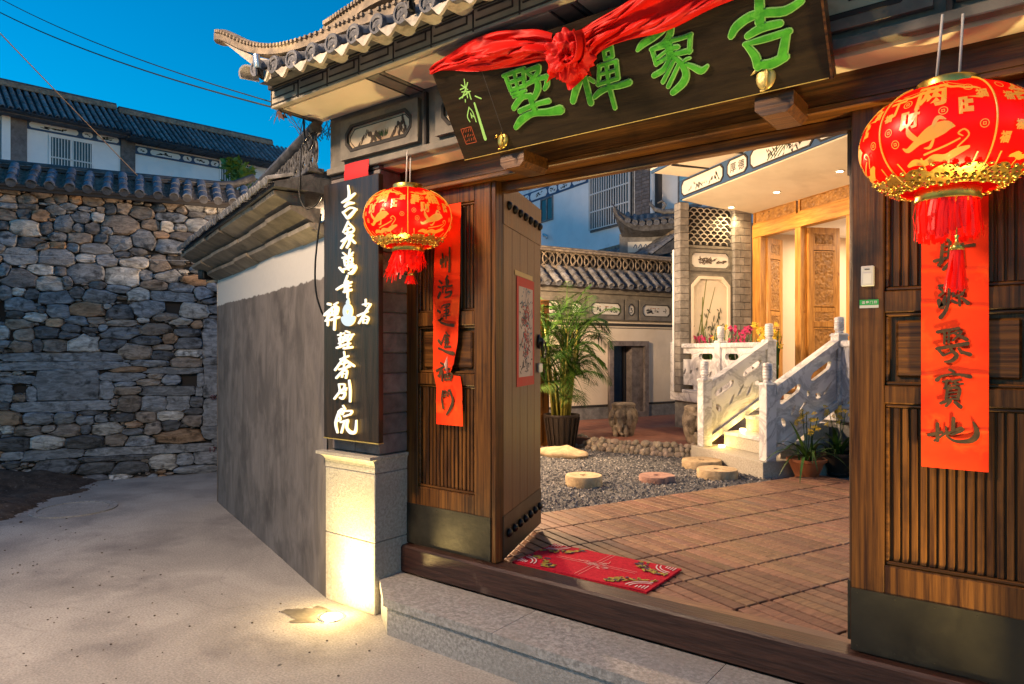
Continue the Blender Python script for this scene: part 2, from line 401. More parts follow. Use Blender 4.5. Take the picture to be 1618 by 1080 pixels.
PLAQUE=[[[(-1.8765,0.3255,0.0113),(-1.8168,0.3274,0.0144),(-1.7588,0.3283,0.0141)],[(-1.8651,0.3212,0.0168),(-1.8618,0.2582,0.017)],[(-1.7655,0.3274,0.0152),(-1.7848,0.2585,0.0155)],[(-1.8618,0.2582,0.0136),(-1.7816,0.2603,0.0133)],[(-1.8626,0.2912,0.0113),(-1.7772,0.2934,0.011)],[(-1.8145,0.3218,0.0122),(-1.8276,0.2216,0.0125)],[(-1.8618,0.2425,0.0114),(-1.7879,0.2396,0.0111)],[(-1.8577,0.2284,0.0103),(-1.8009,0.2312,0.0101)],[(-1.7571,0.3168,0.013),(-1.6847,0.3189,0.0159)],[(-1.6847,0.3189,0.0159),(-1.7004,0.294,0.0161),(-1.7378,0.2779,0.0141)],[(-1.7479,0.3081,0.0119),(-1.7265,0.2828,0.0119)],[(-1.775,0.2639,0.0132),(-1.7149,0.2724,0.0151),(-1.6597,0.2717,0.0159)],[(-1.6597,0.2717,0.0149),(-1.6708,0.2418,0.0182),(-1.6894,0.225,0.0119)],[(-1.7168,0.2754,0.0173),(-1.7187,0.2379,0.024),(-1.7554,0.2001,0.0167)],[(-1.7585,0.2085,0.0144),(-1.8027,0.2186,0.0202),(-1.8364,0.2078,0.0205),(-1.875,0.1817,0.0197)],[(-1.7702,0.2112,0.0234),(-1.77,0.1377,0.0238)],[(-1.8486,0.1615,0.0196),(-1.7598,0.1724,0.0146),(-1.6875,0.1719,0.0186)],[(-1.8984,0.0969,0.0178),(-1.85,0.1252,0.0303),(-1.7858,0.1384,0.0228),(-1.7132,0.1282,0.0251),(-1.6435,0.1236,0.036)]],
[[(-1.4951,0.2315,0.0155),(-1.5381,0.1933,0.0257),(-1.573,0.1451,0.022)],[(-1.4885,0.2299,0.0182),(-1.492,0.1203,0.0234)],[(-1.4685,0.2164,0.0109),(-1.4512,0.1993,0.0109)],[(-1.336,0.3174,0.011),(-1.3411,0.2737,0.0112)],[(-1.3727,0.3024,0.0112),(-1.3754,0.2716,0.0113)],[(-1.3777,0.2705,0.0096),(-1.3416,0.2717,0.0094)],[(-1.3727,0.3024,0.0086),(-1.3348,0.3056,0.0085)],[(-1.4114,0.2538,0.0115),(-1.329,0.2533,0.0112)],[(-1.3316,0.2527,0.0129),(-1.3422,0.1895,0.0131)],[(-1.4071,0.2549,0.0115),(-1.4349,0.1824,0.0118)],[(-1.3762,0.2534,0.0122),(-1.3889,0.1672,0.0125)],[(-1.4167,0.2211,0.0089),(-1.335,0.2202,0.0087)],[(-1.4372,0.1847,0.0118),(-1.34,0.1873,0.0114)],[(-1.4669,0.1393,0.0138),(-1.4323,0.1556,0.0209),(-1.3907,0.1612,0.017),(-1.3426,0.1586,0.0194),(-1.2988,0.161,0.0217)],[(-1.3889,0.1672,0.0152),(-1.3891,0.0763,0.0128)]],
[[(-1.232,0.2699,0.0099),(-1.2039,0.2865,0.0228),(-1.1612,0.2967,0.0209),(-1.1181,0.3121,0.0189),(-1.1016,0.3179,0.0078)],[(-1.0822,0.3193,0.0233),(-1.0933,0.2881,0.0204),(-1.1255,0.2657,0.0184),(-1.1781,0.2579,0.0098)],[(-1.1739,0.2568,0.0122),(-1.1709,0.2,0.0124)],[(-1.1704,0.2019,0.0115),(-1.1156,0.2152,0.0113)],[(-1.1052,0.2604,0.0286),(-1.106,0.2136,0.0289)],[(-1.0883,0.2683,0.0118),(-1.0486,0.2665,0.0101),(-1.0114,0.2697,0.01)],[(-1.0156,0.269,0.0123),(-1.0322,0.211,0.0125)],[(-1.0983,0.2187,0.0144),(-1.028,0.2149,0.0141)],[(-1.1739,0.2568,0.0114),(-1.1061,0.2567,0.0111)],[(-1.1634,0.2203,0.0074),(-1.1102,0.2402,0.0072)],[(-1.1089,0.2457,0.0136),(-1.0718,0.2399,0.0134)],[(-1.1098,0.2106,0.0121),(-1.1439,0.1752,0.0164),(-1.1898,0.1619,0.0159)],[(-1.0974,0.1956,0.0088),(-1.16,0.1293,0.0117)],[(-1.081,0.1796,0.0088),(-1.1431,0.1076,0.0117)],[(-1.0967,0.2112,0.0136),(-1.0729,0.1815,0.0176),(-1.0623,0.1391,0.0217),(-1.0817,0.1075,0.0245),(-1.1295,0.0817,0.0184)],[(-1.0663,0.1767,0.008),(-1.0522,0.1881,0.0063),(-1.035,0.1896,0.0047)],[(-1.0557,0.1732,0.0072),(-1.0284,0.1538,0.0158),(-1.0015,0.1342,0.0197),(-0.9763,0.1456,0.0078)]],
[[(-0.7533,0.3274,0.0267),(-0.7647,0.2417,0.0298)],[(-0.8713,0.2248,0.018),(-0.8472,0.2507,0.025),(-0.7957,0.2701,0.0252),(-0.7394,0.2677,0.0239),(-0.6783,0.256,0.0242),(-0.6226,0.2719,0.0184)],[(-0.8148,0.2096,0.0177),(-0.7629,0.2234,0.0236),(-0.6992,0.2215,0.0192)],[(-0.8298,0.1851,0.0106),(-0.7531,0.1849,0.0182),(-0.6729,0.1881,0.0169)],[(-0.8241,0.1815,0.0138),(-0.8003,0.1383,0.0253),(-0.7968,0.098,0.0255)],[(-0.6828,0.1877,0.0216),(-0.7109,0.1073,0.0294)],[(-0.7996,0.1058,0.0205),(-0.7512,0.097,0.0291),(-0.6987,0.1083,0.0238)]],
]
SIGNATURE=[[[(-2.0913,0.3624,0.0036),(-2.101,0.327,0.006),(-2.109,0.2797,0.0049)],[(-2.1192,0.3421,0.0048),(-2.0926,0.3142,0.0048)],[(-2.1332,0.3236,0.0049),(-2.101,0.327,0.0048)],[(-2.0788,0.3434,0.0048),(-2.1068,0.3148,0.0049)],[(-2.1573,0.2862,0.0056),(-2.0908,0.3029,0.0054)],[(-2.1387,0.2864,0.0049),(-2.1057,0.3173,0.0049)],[(-2.0908,0.3029,0.0054),(-2.0922,0.2693,0.0055)],[(-2.1258,0.2752,0.0049),(-2.1295,0.2644,0.0049)],[(-2.1301,0.312,0.0043),(-2.0799,0.3032,0.0042)],[(-2.0631,0.2776,0.0054),(-2.0357,0.2599,0.0054)]],
[[(-2.1238,0.2331,0.005),(-2.1488,0.1991,0.005),(-2.1447,0.1732,0.0051)],[(-2.1214,0.2382,0.005),(-2.1097,0.2133,0.005),(-2.1098,0.166,0.005)],[(-2.1234,0.2106,0.005),(-2.1262,0.1875,0.005)],[(-2.1237,0.2022,0.005),(-2.1139,0.1917,0.005)],[(-2.0815,0.2488,0.0085),(-2.0869,0.1635,0.0137),(-2.0926,0.0789,0.0165)]],
]
SEAL=[[[(-2.2096,0.1473,0.0039),(-2.1531,0.1475,0.0038)]],
[[(-2.1511,0.0833,0.0039),(-2.2069,0.0863,0.0039)]],
]
SIGN=[[[(-3.1273,2.4472,0.0142),(-3.1195,2.4006,0.0219),(-3.1273,2.3663,0.0193)],[(-3.1822,2.3583,0.0118),(-3.1234,2.3733,0.0258),(-3.068,2.3944,0.0153)],[(-3.1586,2.3323,0.0156),(-3.1234,2.3465,0.0258),(-3.0771,2.342,0.0127)],[(-3.1743,2.3012,0.0143),(-3.1351,2.261,0.0142)],[(-3.1625,2.3023,0.013),(-3.1079,2.3193,0.0154),(-3.0542,2.3025,0.0152)],[(-3.0619,2.3024,0.0177),(-3.1079,2.2729,0.0269),(-3.1351,2.261,0.0168)]],
[[(-3.1273,2.2424,0.0142),(-3.1704,2.1862,0.0143)],[(-3.1234,2.2318,0.0154),(-3.0771,2.1939,0.0153),(-3.094,2.1756,0.0153)],[(-3.1625,2.1955,0.0091),(-3.1079,2.2048,0.009)],[(-3.1546,2.1759,0.013),(-3.0925,2.1805,0.0128)],[(-3.125,2.2067,0.0103),(-3.1351,2.1749,0.0103)],[(-3.1002,2.1662,0.0128),(-3.1862,2.1343,0.0131)],[(-3.1234,2.161,0.0141),(-3.1901,2.0959,0.0144)],[(-3.1351,2.1698,0.0155),(-3.1141,2.1273,0.0205),(-3.139,2.0942,0.0155)],[(-3.0833,2.1594,0.0115),(-3.1118,2.1422,0.0115)],[(-3.1095,2.147,0.0167),(-3.068,2.1138,0.0165)]],
[[(-3.1118,2.0816,0.0128),(-3.1273,2.0274,0.0129)],[(-3.1743,2.0669,0.0117),(-3.139,2.0436,0.0116)],[(-3.0848,2.0616,0.0102),(-3.1118,2.0438,0.0102)],[(-3.1783,2.0377,0.013),(-3.0925,2.0457,0.0127)],[(-3.1625,2.0252,0.0143),(-3.1531,1.9914,0.0142)],[(-3.1546,2.0271,0.0142),(-3.0925,2.0306,0.014),(-3.0963,1.9997,0.014)],[(-3.1546,2.0083,0.0091),(-3.1002,2.0126,0.0089)],[(-3.1468,1.9884,0.0129),(-3.0848,1.9963,0.0127)],[(-3.1273,2.0325,0.0116),(-3.1219,1.9638,0.0115)],[(-3.2036,1.9825,0.0157),(-3.1704,1.9556,0.0156)],[(-3.1704,1.9698,0.0143),(-3.0619,1.982,0.0215),(-3.0886,1.9488,0.0293),(-3.1195,1.9434,0.0167)]],
[[(-3.1343,1.9318,0.0151),(-3.1593,1.8901,0.0152)],[(-3.2314,1.8582,0.0155),(-3.1719,1.8773,0.0208),(-3.0971,1.8928,0.0136)],[(-3.1468,1.8688,0.0124),(-3.1037,1.8733,0.0123)],[(-3.1652,1.8405,0.0193),(-3.0996,1.8489,0.019)],[(-3.1302,1.8991,0.0192),(-3.1318,1.8064,0.0164)],[(-3.1552,1.8736,0.0138),(-3.1568,1.8439,0.0138)]],
[[(-3.3111,1.7771,0.0215),(-3.2866,1.7733,0.0214)],[(-3.2554,1.7693,0.0127),(-3.2211,1.7816,0.0126)],[(-3.3402,1.717,0.0187),(-3.2875,1.743,0.0185)],[(-3.2919,1.7431,0.0171),(-3.3181,1.6941,0.0172)],[(-3.3446,1.7105,0.0159),(-3.2745,1.7425,0.0156)],[(-3.3076,1.7215,0.0172),(-3.3129,1.6518,0.0172)],[(-3.334,1.6768,0.013),(-3.2814,1.7151,0.0128)],[(-3.2745,1.7535,0.0142),(-3.2693,1.712,0.0142)],[(-3.2658,1.756,0.017),(-3.216,1.7513,0.0168),(-3.2271,1.7134,0.0168)],[(-3.2615,1.731,0.0099),(-3.2271,1.7353,0.0098)],[(-3.2745,1.7083,0.0128),(-3.2271,1.7161,0.0126)],[(-3.2875,1.6811,0.0171),(-3.2092,1.6964,0.0168)],[(-3.2382,1.7631,0.0183),(-3.2503,1.6251,0.0183)]],
[[(-2.9761,1.7869,0.0145),(-2.9753,1.7526,0.0145)],[(-3,1.7605,0.0119),(-2.9525,1.7648,0.0118)],[(-2.9353,1.7589,0.017),(-2.9841,1.7108,0.0158),(-3.0336,1.6571,0.016)],[(-3.0441,1.6989,0.0147),(-3,1.7102,0.0146),(-2.9588,1.7204,0.0144)],[(-2.9904,1.6951,0.0119),(-2.9984,1.6573,0.0119)],[(-2.988,1.6961,0.0145),(-2.9509,1.6834,0.0144),(-2.9682,1.655,0.0145)],[(-2.992,1.6751,0.0079),(-2.9604,1.6758,0.0079)],[(-2.9936,1.6572,0.0093),(-2.9643,1.6543,0.0092)]],
[[(-3.193,1.6033,0.0139),(-3.1973,1.5215,0.0139)],[(-3.2185,1.5916,0.0112),(-3.1619,1.6028,0.011)],[(-3.21,1.5735,0.0112),(-3.1661,1.5811,0.0111)],[(-3.21,1.5735,0.0112),(-3.2015,1.5488,0.0111)],[(-3.1661,1.5811,0.0111),(-3.1761,1.5486,0.0111)],[(-3.21,1.5423,0.0126),(-3.1661,1.5567,0.0124)],[(-3.2288,1.5178,0.0168),(-3.1577,1.535,0.0165)],[(-3.1468,1.6134,0.0137),(-3.1161,1.6047,0.0136)],[(-3.1552,1.5908,0.0138),(-3.0791,1.594,0.0135)],[(-3.1451,1.5863,0.011),(-3.1568,1.5691,0.011)],[(-3.1202,1.5886,0.0109),(-3.1343,1.5689,0.011)],[(-3.0914,1.5856,0.0122),(-3.1136,1.5633,0.0123)],[(-3.1552,1.5582,0.0124),(-3.1053,1.5669,0.0122)],[(-3.1252,1.5591,0.0137),(-3.1285,1.5213,0.0137)],[(-3.1552,1.5366,0.0124),(-3.1095,1.5428,0.0123)],[(-3.1635,1.5149,0.0179),(-3.0922,1.5212,0.0176)]],
[[(-3.1635,1.4943,0.0138),(-3.1543,1.4526,0.0138)],[(-3.1973,1.4501,0.0153),(-3.1252,1.4701,0.015)],[(-3.1593,1.4645,0.0179),(-3.2442,1.3888,0.0183)],[(-3.1568,1.4493,0.0179),(-3.075,1.4136,0.0176)],[(-3.1888,1.4229,0.0111),(-3.1219,1.435,0.0109)],[(-3.1593,1.4401,0.011),(-3.1652,1.4091,0.011)],[(-3.1202,1.4173,0.0164),(-3.1761,1.3829,0.0166),(-3.2331,1.3424,0.0169)],[(-3.2058,1.3922,0.0139),(-3.1119,1.4109,0.0136)],[(-3.1745,1.3829,0.0125),(-3.182,1.349,0.0125)],[(-3.1719,1.3857,0.0152),(-3.1368,1.3836,0.0151),(-3.1468,1.3444,0.0151)],[(-3.1761,1.3655,0.0083),(-3.1468,1.3699,0.0082)]],
[[(-3.21,1.3058,0.0154),(-3.2015,1.2722,0.0153)],[(-3.2015,1.306,0.0153),(-3.1577,1.3046,0.0152),(-3.1719,1.2743,0.0152)],[(-3.2058,1.2693,0.0126),(-3.1619,1.2801,0.0124)],[(-3.1888,1.2737,0.0167),(-3.2503,1.221,0.0169)],[(-3.1973,1.2571,0.0181),(-3.1535,1.256,0.022),(-3.1761,1.2252,0.0194),(-3.2015,1.2296,0.0125)],[(-3.1426,1.2872,0.011),(-3.1485,1.2708,0.011)],[(-3.1177,1.33,0.015),(-3.1078,1.2765,0.0204),(-3.1095,1.2108,0.0164)]],
[[(-3.2143,1.146,0.0154),(-3.1787,1.1653,0.0153),(-3.21,1.1255,0.0154)],[(-3.21,1.1473,0.0182),(-3.2382,1.0799,0.0267),(-3.2228,1.0262,0.0182)],[(-3.21,1.1255,0.014),(-3.1956,1.1045,0.0139),(-3.2228,1.0908,0.014)],[(-3.1719,1.183,0.0138),(-3.1535,1.1655,0.0138)],[(-3.1787,1.1316,0.0125),(-3.1619,1.1553,0.0124)],[(-3.1635,1.1525,0.0152),(-3.0922,1.1563,0.0149),(-3.1095,1.1355,0.015)],[(-3.1635,1.1216,0.0138),(-3.1219,1.1332,0.0137)],[(-3.193,1.0872,0.0153),(-3.1302,1.103,0.0151)],[(-3.1593,1.0904,0.0166),(-3.1863,1.0277,0.0167)],[(-3.1285,1.0977,0.0164),(-3.1385,1.0593,0.022),(-3.1037,1.0337,0.0259),(-3.0628,1.0431,0.0229),(-3.0546,1.105,0.0108)]],
]
COUPLET_RIGHT=[[[(-0.2549,1.8897,0.0104),(-0.2604,1.8251,0.0104)],[(-0.2549,1.8897,0.0104),(-0.2348,1.8834,0.0104),(-0.2384,1.8276,0.0104)],[(-0.2549,1.8671,0.0056),(-0.2384,1.8686,0.0056)],[(-0.2567,1.8478,0.0056),(-0.2384,1.8492,0.0056)],[(-0.2808,1.8181,0.0121),(-0.2329,1.8293,0.0095)],[(-0.2578,1.8163,0.0112),(-0.2678,1.8031,0.0113)],[(-0.2322,1.8142,0.0095),(-0.253,1.7869,0.0128)],[(-0.2148,1.8621,0.0079),(-0.1643,1.8647,0.0124)],[(-0.1987,1.8756,0.0102),(-0.1951,1.7942,0.0102)],[(-0.1969,1.8541,0.0079),(-0.2184,1.8217,0.0079)]],
[[(-0.2667,1.7301,0.0097),(-0.245,1.731,0.0096)],[(-0.266,1.7213,0.0088),(-0.2542,1.7077,0.0088),(-0.266,1.6953,0.0088)],[(-0.2678,1.678,0.0129),(-0.2586,1.6537,0.0184),(-0.249,1.6923,0.008)],[(-0.2275,1.7398,0.0056),(-0.1891,1.749,0.0125)],[(-0.2359,1.7283,0.008),(-0.2421,1.6552,0.0112),(-0.2623,1.6179,0.0145)],[(-0.2239,1.7276,0.0095),(-0.1898,1.7214,0.0094)],[(-0.2231,1.7233,0.0087),(-0.2257,1.6924,0.0087)],[(-0.1912,1.7172,0.0094),(-0.2005,1.6955,0.0094)],[(-0.2221,1.7073,0.0055),(-0.2005,1.7113,0.0055)],[(-0.2257,1.6903,0.0079),(-0.1969,1.6962,0.0078)],[(-0.2076,1.6924,0.0087),(-0.2055,1.6572,0.0086)],[(-0.2282,1.6762,0.0095),(-0.2148,1.667,0.0095)],[(-0.1987,1.6834,0.0086),(-0.182,1.6648,0.014)]],
[[(-0.2715,1.5668,0.0129),(-0.2076,1.579,0.0094)],[(-0.2505,1.5734,0.008),(-0.2512,1.5249,0.008)],[(-0.2366,1.5688,0.0072),(-0.2384,1.5279,0.0072)],[(-0.2494,1.5539,0.0048),(-0.2384,1.5559,0.0048)],[(-0.2494,1.54,0.0048),(-0.2384,1.543,0.0048)],[(-0.2734,1.5077,0.0121),(-0.1827,1.5253,0.014)],[(-0.2311,1.5601,0.0063),(-0.1998,1.5682,0.0078),(-0.2257,1.5364,0.0071)],[(-0.2213,1.5621,0.0079),(-0.1855,1.5394,0.0133)],[(-0.2697,1.5055,0.0097),(-0.2542,1.4838,0.0096)],[(-0.253,1.4838,0.008),(-0.2286,1.4968,0.0079)],[(-0.2329,1.5127,0.0087),(-0.2286,1.5011,0.0103),(-0.2148,1.484,0.0142),(-0.2293,1.4654,0.0135),(-0.2494,1.4618,0.0072)],[(-0.2076,1.5075,0.0102),(-0.1998,1.4926,0.0102)],[(-0.2005,1.4968,0.0102),(-0.1763,1.4875,0.0148)]],
[[(-0.2355,1.4341,0.0087),(-0.2231,1.4274,0.0087)],[(-0.2734,1.3973,0.0153),(-0.2567,1.412,0.008),(-0.2184,1.4185,0.0087),(-0.1749,1.4109,0.014)],[(-0.2549,1.3917,0.0072),(-0.2329,1.3975,0.0071)],[(-0.2432,1.3972,0.008),(-0.2483,1.3703,0.008)],[(-0.2512,1.3685,0.0072),(-0.2329,1.3803,0.0071)],[(-0.2293,1.3924,0.0071),(-0.2033,1.4004,0.0071)],[(-0.2264,1.3818,0.0071),(-0.1962,1.3857,0.0071)],[(-0.2177,1.3979,0.0063),(-0.2184,1.382,0.0063)],[(-0.2417,1.367,0.0096),(-0.2457,1.3315,0.0096)],[(-0.2402,1.3671,0.0112),(-0.2069,1.3704,0.011),(-0.2112,1.3329,0.011)],[(-0.2384,1.3534,0.0056),(-0.2112,1.3574,0.0055)],[(-0.2384,1.3404,0.0056),(-0.2112,1.3445,0.0055)],[(-0.2446,1.3298,0.0072),(-0.2112,1.3338,0.0071)],[(-0.2615,1.3156,0.0112),(-0.2395,1.3261,0.0111)],[(-0.2322,1.3243,0.0095),(-0.2464,1.3055,0.0096)],[(-0.2192,1.3206,0.0111),(-0.2033,1.3055,0.0149)]],
[[(-0.2715,1.2421,0.0121),(-0.2715,1.1825,0.0121)],[(-0.2988,1.2,0.0122),(-0.2597,1.2125,0.012)],[(-0.2808,1.1817,0.0089),(-0.2604,1.1994,0.0088),(-0.2413,1.216,0.0088)],[(-0.2239,1.2645,0.0119),(-0.2257,1.2119,0.0119)],[(-0.2402,1.2087,0.008),(-0.2048,1.2314,0.0102),(-0.1998,1.2232,0.0118),(-0.2293,1.2082,0.0095)],[(-0.2457,1.2329,0.0064),(-0.2421,1.2008,0.008),(-0.2148,1.1844,0.0111),(-0.1721,1.1913,0.0179),(-0.1556,1.2179,0.0178),(-0.1668,1.2552,0.0047)]],
]
COUPLET_LEFT=[[[(-2.6611,2.0491,0.011),(-2.6668,1.9743,0.011)],[(-2.6751,2.0177,0.0132),(-2.6757,1.9936,0.0132)],[(-2.6484,2.0202,0.0088),(-2.6529,2.0011,0.0088)],[(-2.6358,2.0331,0.0109),(-2.6402,1.9723,0.0109)],[(-2.6239,2.0321,0.0076),(-2.6245,2.0081,0.0076)],[(-2.6077,2.0791,0.0119),(-2.6102,1.9443,0.0152)]],
[[(-2.6859,1.8974,0.0122),(-2.6674,1.8823,0.0121)],[(-2.6942,1.8652,0.0111),(-2.677,1.8596,0.011)],[(-2.6942,1.8036,0.0188),(-2.6802,1.8281,0.0188)],[(-2.6655,1.8627,0.0077),(-2.6402,1.8658,0.0077)],[(-2.6592,1.8632,0.0099),(-2.6592,1.8298,0.0099)],[(-2.6233,1.9212,0.0109),(-2.6371,1.9036,0.0109)],[(-2.634,1.9034,0.0109),(-2.6308,1.8607,0.0109)],[(-2.6277,1.903,0.0087),(-2.617,1.8931,0.0087),(-2.6214,1.8657,0.0087)],[(-2.6352,1.8609,0.0109),(-2.589,1.8661,0.0108)],[(-2.634,1.8479,0.0087),(-2.6402,1.8288,0.0087)],[(-2.6384,1.8287,0.0098),(-2.5952,1.832,0.013),(-2.6058,1.8095,0.013),(-2.6415,1.8011,0.0098)]],
[[(-2.6987,1.73,0.0144),(-2.6802,1.7191,0.0143)],[(-2.6655,1.7465,0.0077),(-2.6592,1.7564,0.0077),(-2.6045,1.7634,0.0087),(-2.6183,1.7492,0.0076)],[(-2.6497,1.7458,0.0066),(-2.6202,1.7479,0.0065)],[(-2.634,1.7531,0.0087),(-2.634,1.6805,0.0087)],[(-2.6497,1.7273,0.0077),(-2.6139,1.7315,0.0076),(-2.6214,1.7087,0.0076)],[(-2.6478,1.7087,0.0066),(-2.6183,1.7123,0.0065)],[(-2.6541,1.695,0.0077),(-2.6045,1.7013,0.0076)],[(-2.691,1.6728,0.0111),(-2.6579,1.6867,0.0099),(-2.6815,1.6679,0.0121),(-2.634,1.649,0.0153),(-2.5766,1.6422,0.0183)]],
[[(-2.6936,1.5595,0.0164),(-2.6805,1.5466,0.0164)],[(-2.6442,1.5897,0.0087),(-2.6746,1.5359,0.0088)],[(-2.6349,1.6055,0.0075),(-2.6134,1.583,0.0074)],[(-2.6457,1.5887,0.0062),(-2.6084,1.5866,0.0062)],[(-2.637,1.5896,0.0087),(-2.6421,1.5198,0.0087)],[(-2.6457,1.5622,0.0075),(-2.6169,1.5683,0.0074)],[(-2.6457,1.5463,0.0087),(-2.6134,1.5524,0.0087)],[(-2.6457,1.5225,0.0112),(-2.6013,1.526,0.0111)],[(-2.6241,1.5789,0.0075),(-2.6241,1.5251,0.0075)],[(-2.6907,1.5141,0.0152),(-2.6674,1.5077,0.0113),(-2.6313,1.4945,0.0162),(-2.58,1.4861,0.0209)]],
[[(-2.6761,1.4316,0.0126),(-2.6514,1.4224,0.0125)],[(-2.709,1.3864,0.014),(-2.6514,1.4096,0.0138)],[(-2.671,1.404,0.0151),(-2.687,1.3548,0.0152)],[(-2.6965,1.3572,0.0114),(-2.6732,1.3721,0.0113)],[(-2.6637,1.3882,0.0138),(-2.6637,1.3314,0.0138)],[(-2.6457,1.3928,0.01),(-2.6084,1.3997,0.0099)],[(-2.6457,1.3674,0.0112),(-2.6421,1.3346,0.0112)],[(-2.6421,1.3664,0.0125),(-2.5906,1.3711,0.0123),(-2.5991,1.3357,0.0124)],[(-2.6385,1.3506,0.0087),(-2.5991,1.3552,0.0086)],[(-2.6205,1.3679,0.0087),(-2.6205,1.3362,0.0087)],[(-2.6399,1.3347,0.0087),(-2.5991,1.3394,0.0086)]],
[[(-2.6601,1.2726,0.0125),(-2.6674,1.2288,0.0113),(-2.6558,1.1773,0.0176)],[(-2.6601,1.2689,0.0088),(-2.6334,1.2725,0.0087),(-2.6385,1.2448,0.0087)],[(-2.6601,1.2545,0.0063),(-2.6385,1.2591,0.0062)],[(-2.6637,1.2411,0.0075),(-2.6385,1.2459,0.0075)],[(-2.6169,1.2783,0.0087),(-2.6205,1.2455,0.0087)],[(-2.6169,1.272,0.0074),(-2.6013,1.2789,0.0074)],[(-2.6062,1.2798,0.0124),(-2.5849,1.227,0.0172),(-2.5956,1.1845,0.021),(-2.6291,1.1417,0.0137)],[(-2.6169,1.2562,0.0062),(-2.5991,1.2606,0.0062)]],
]
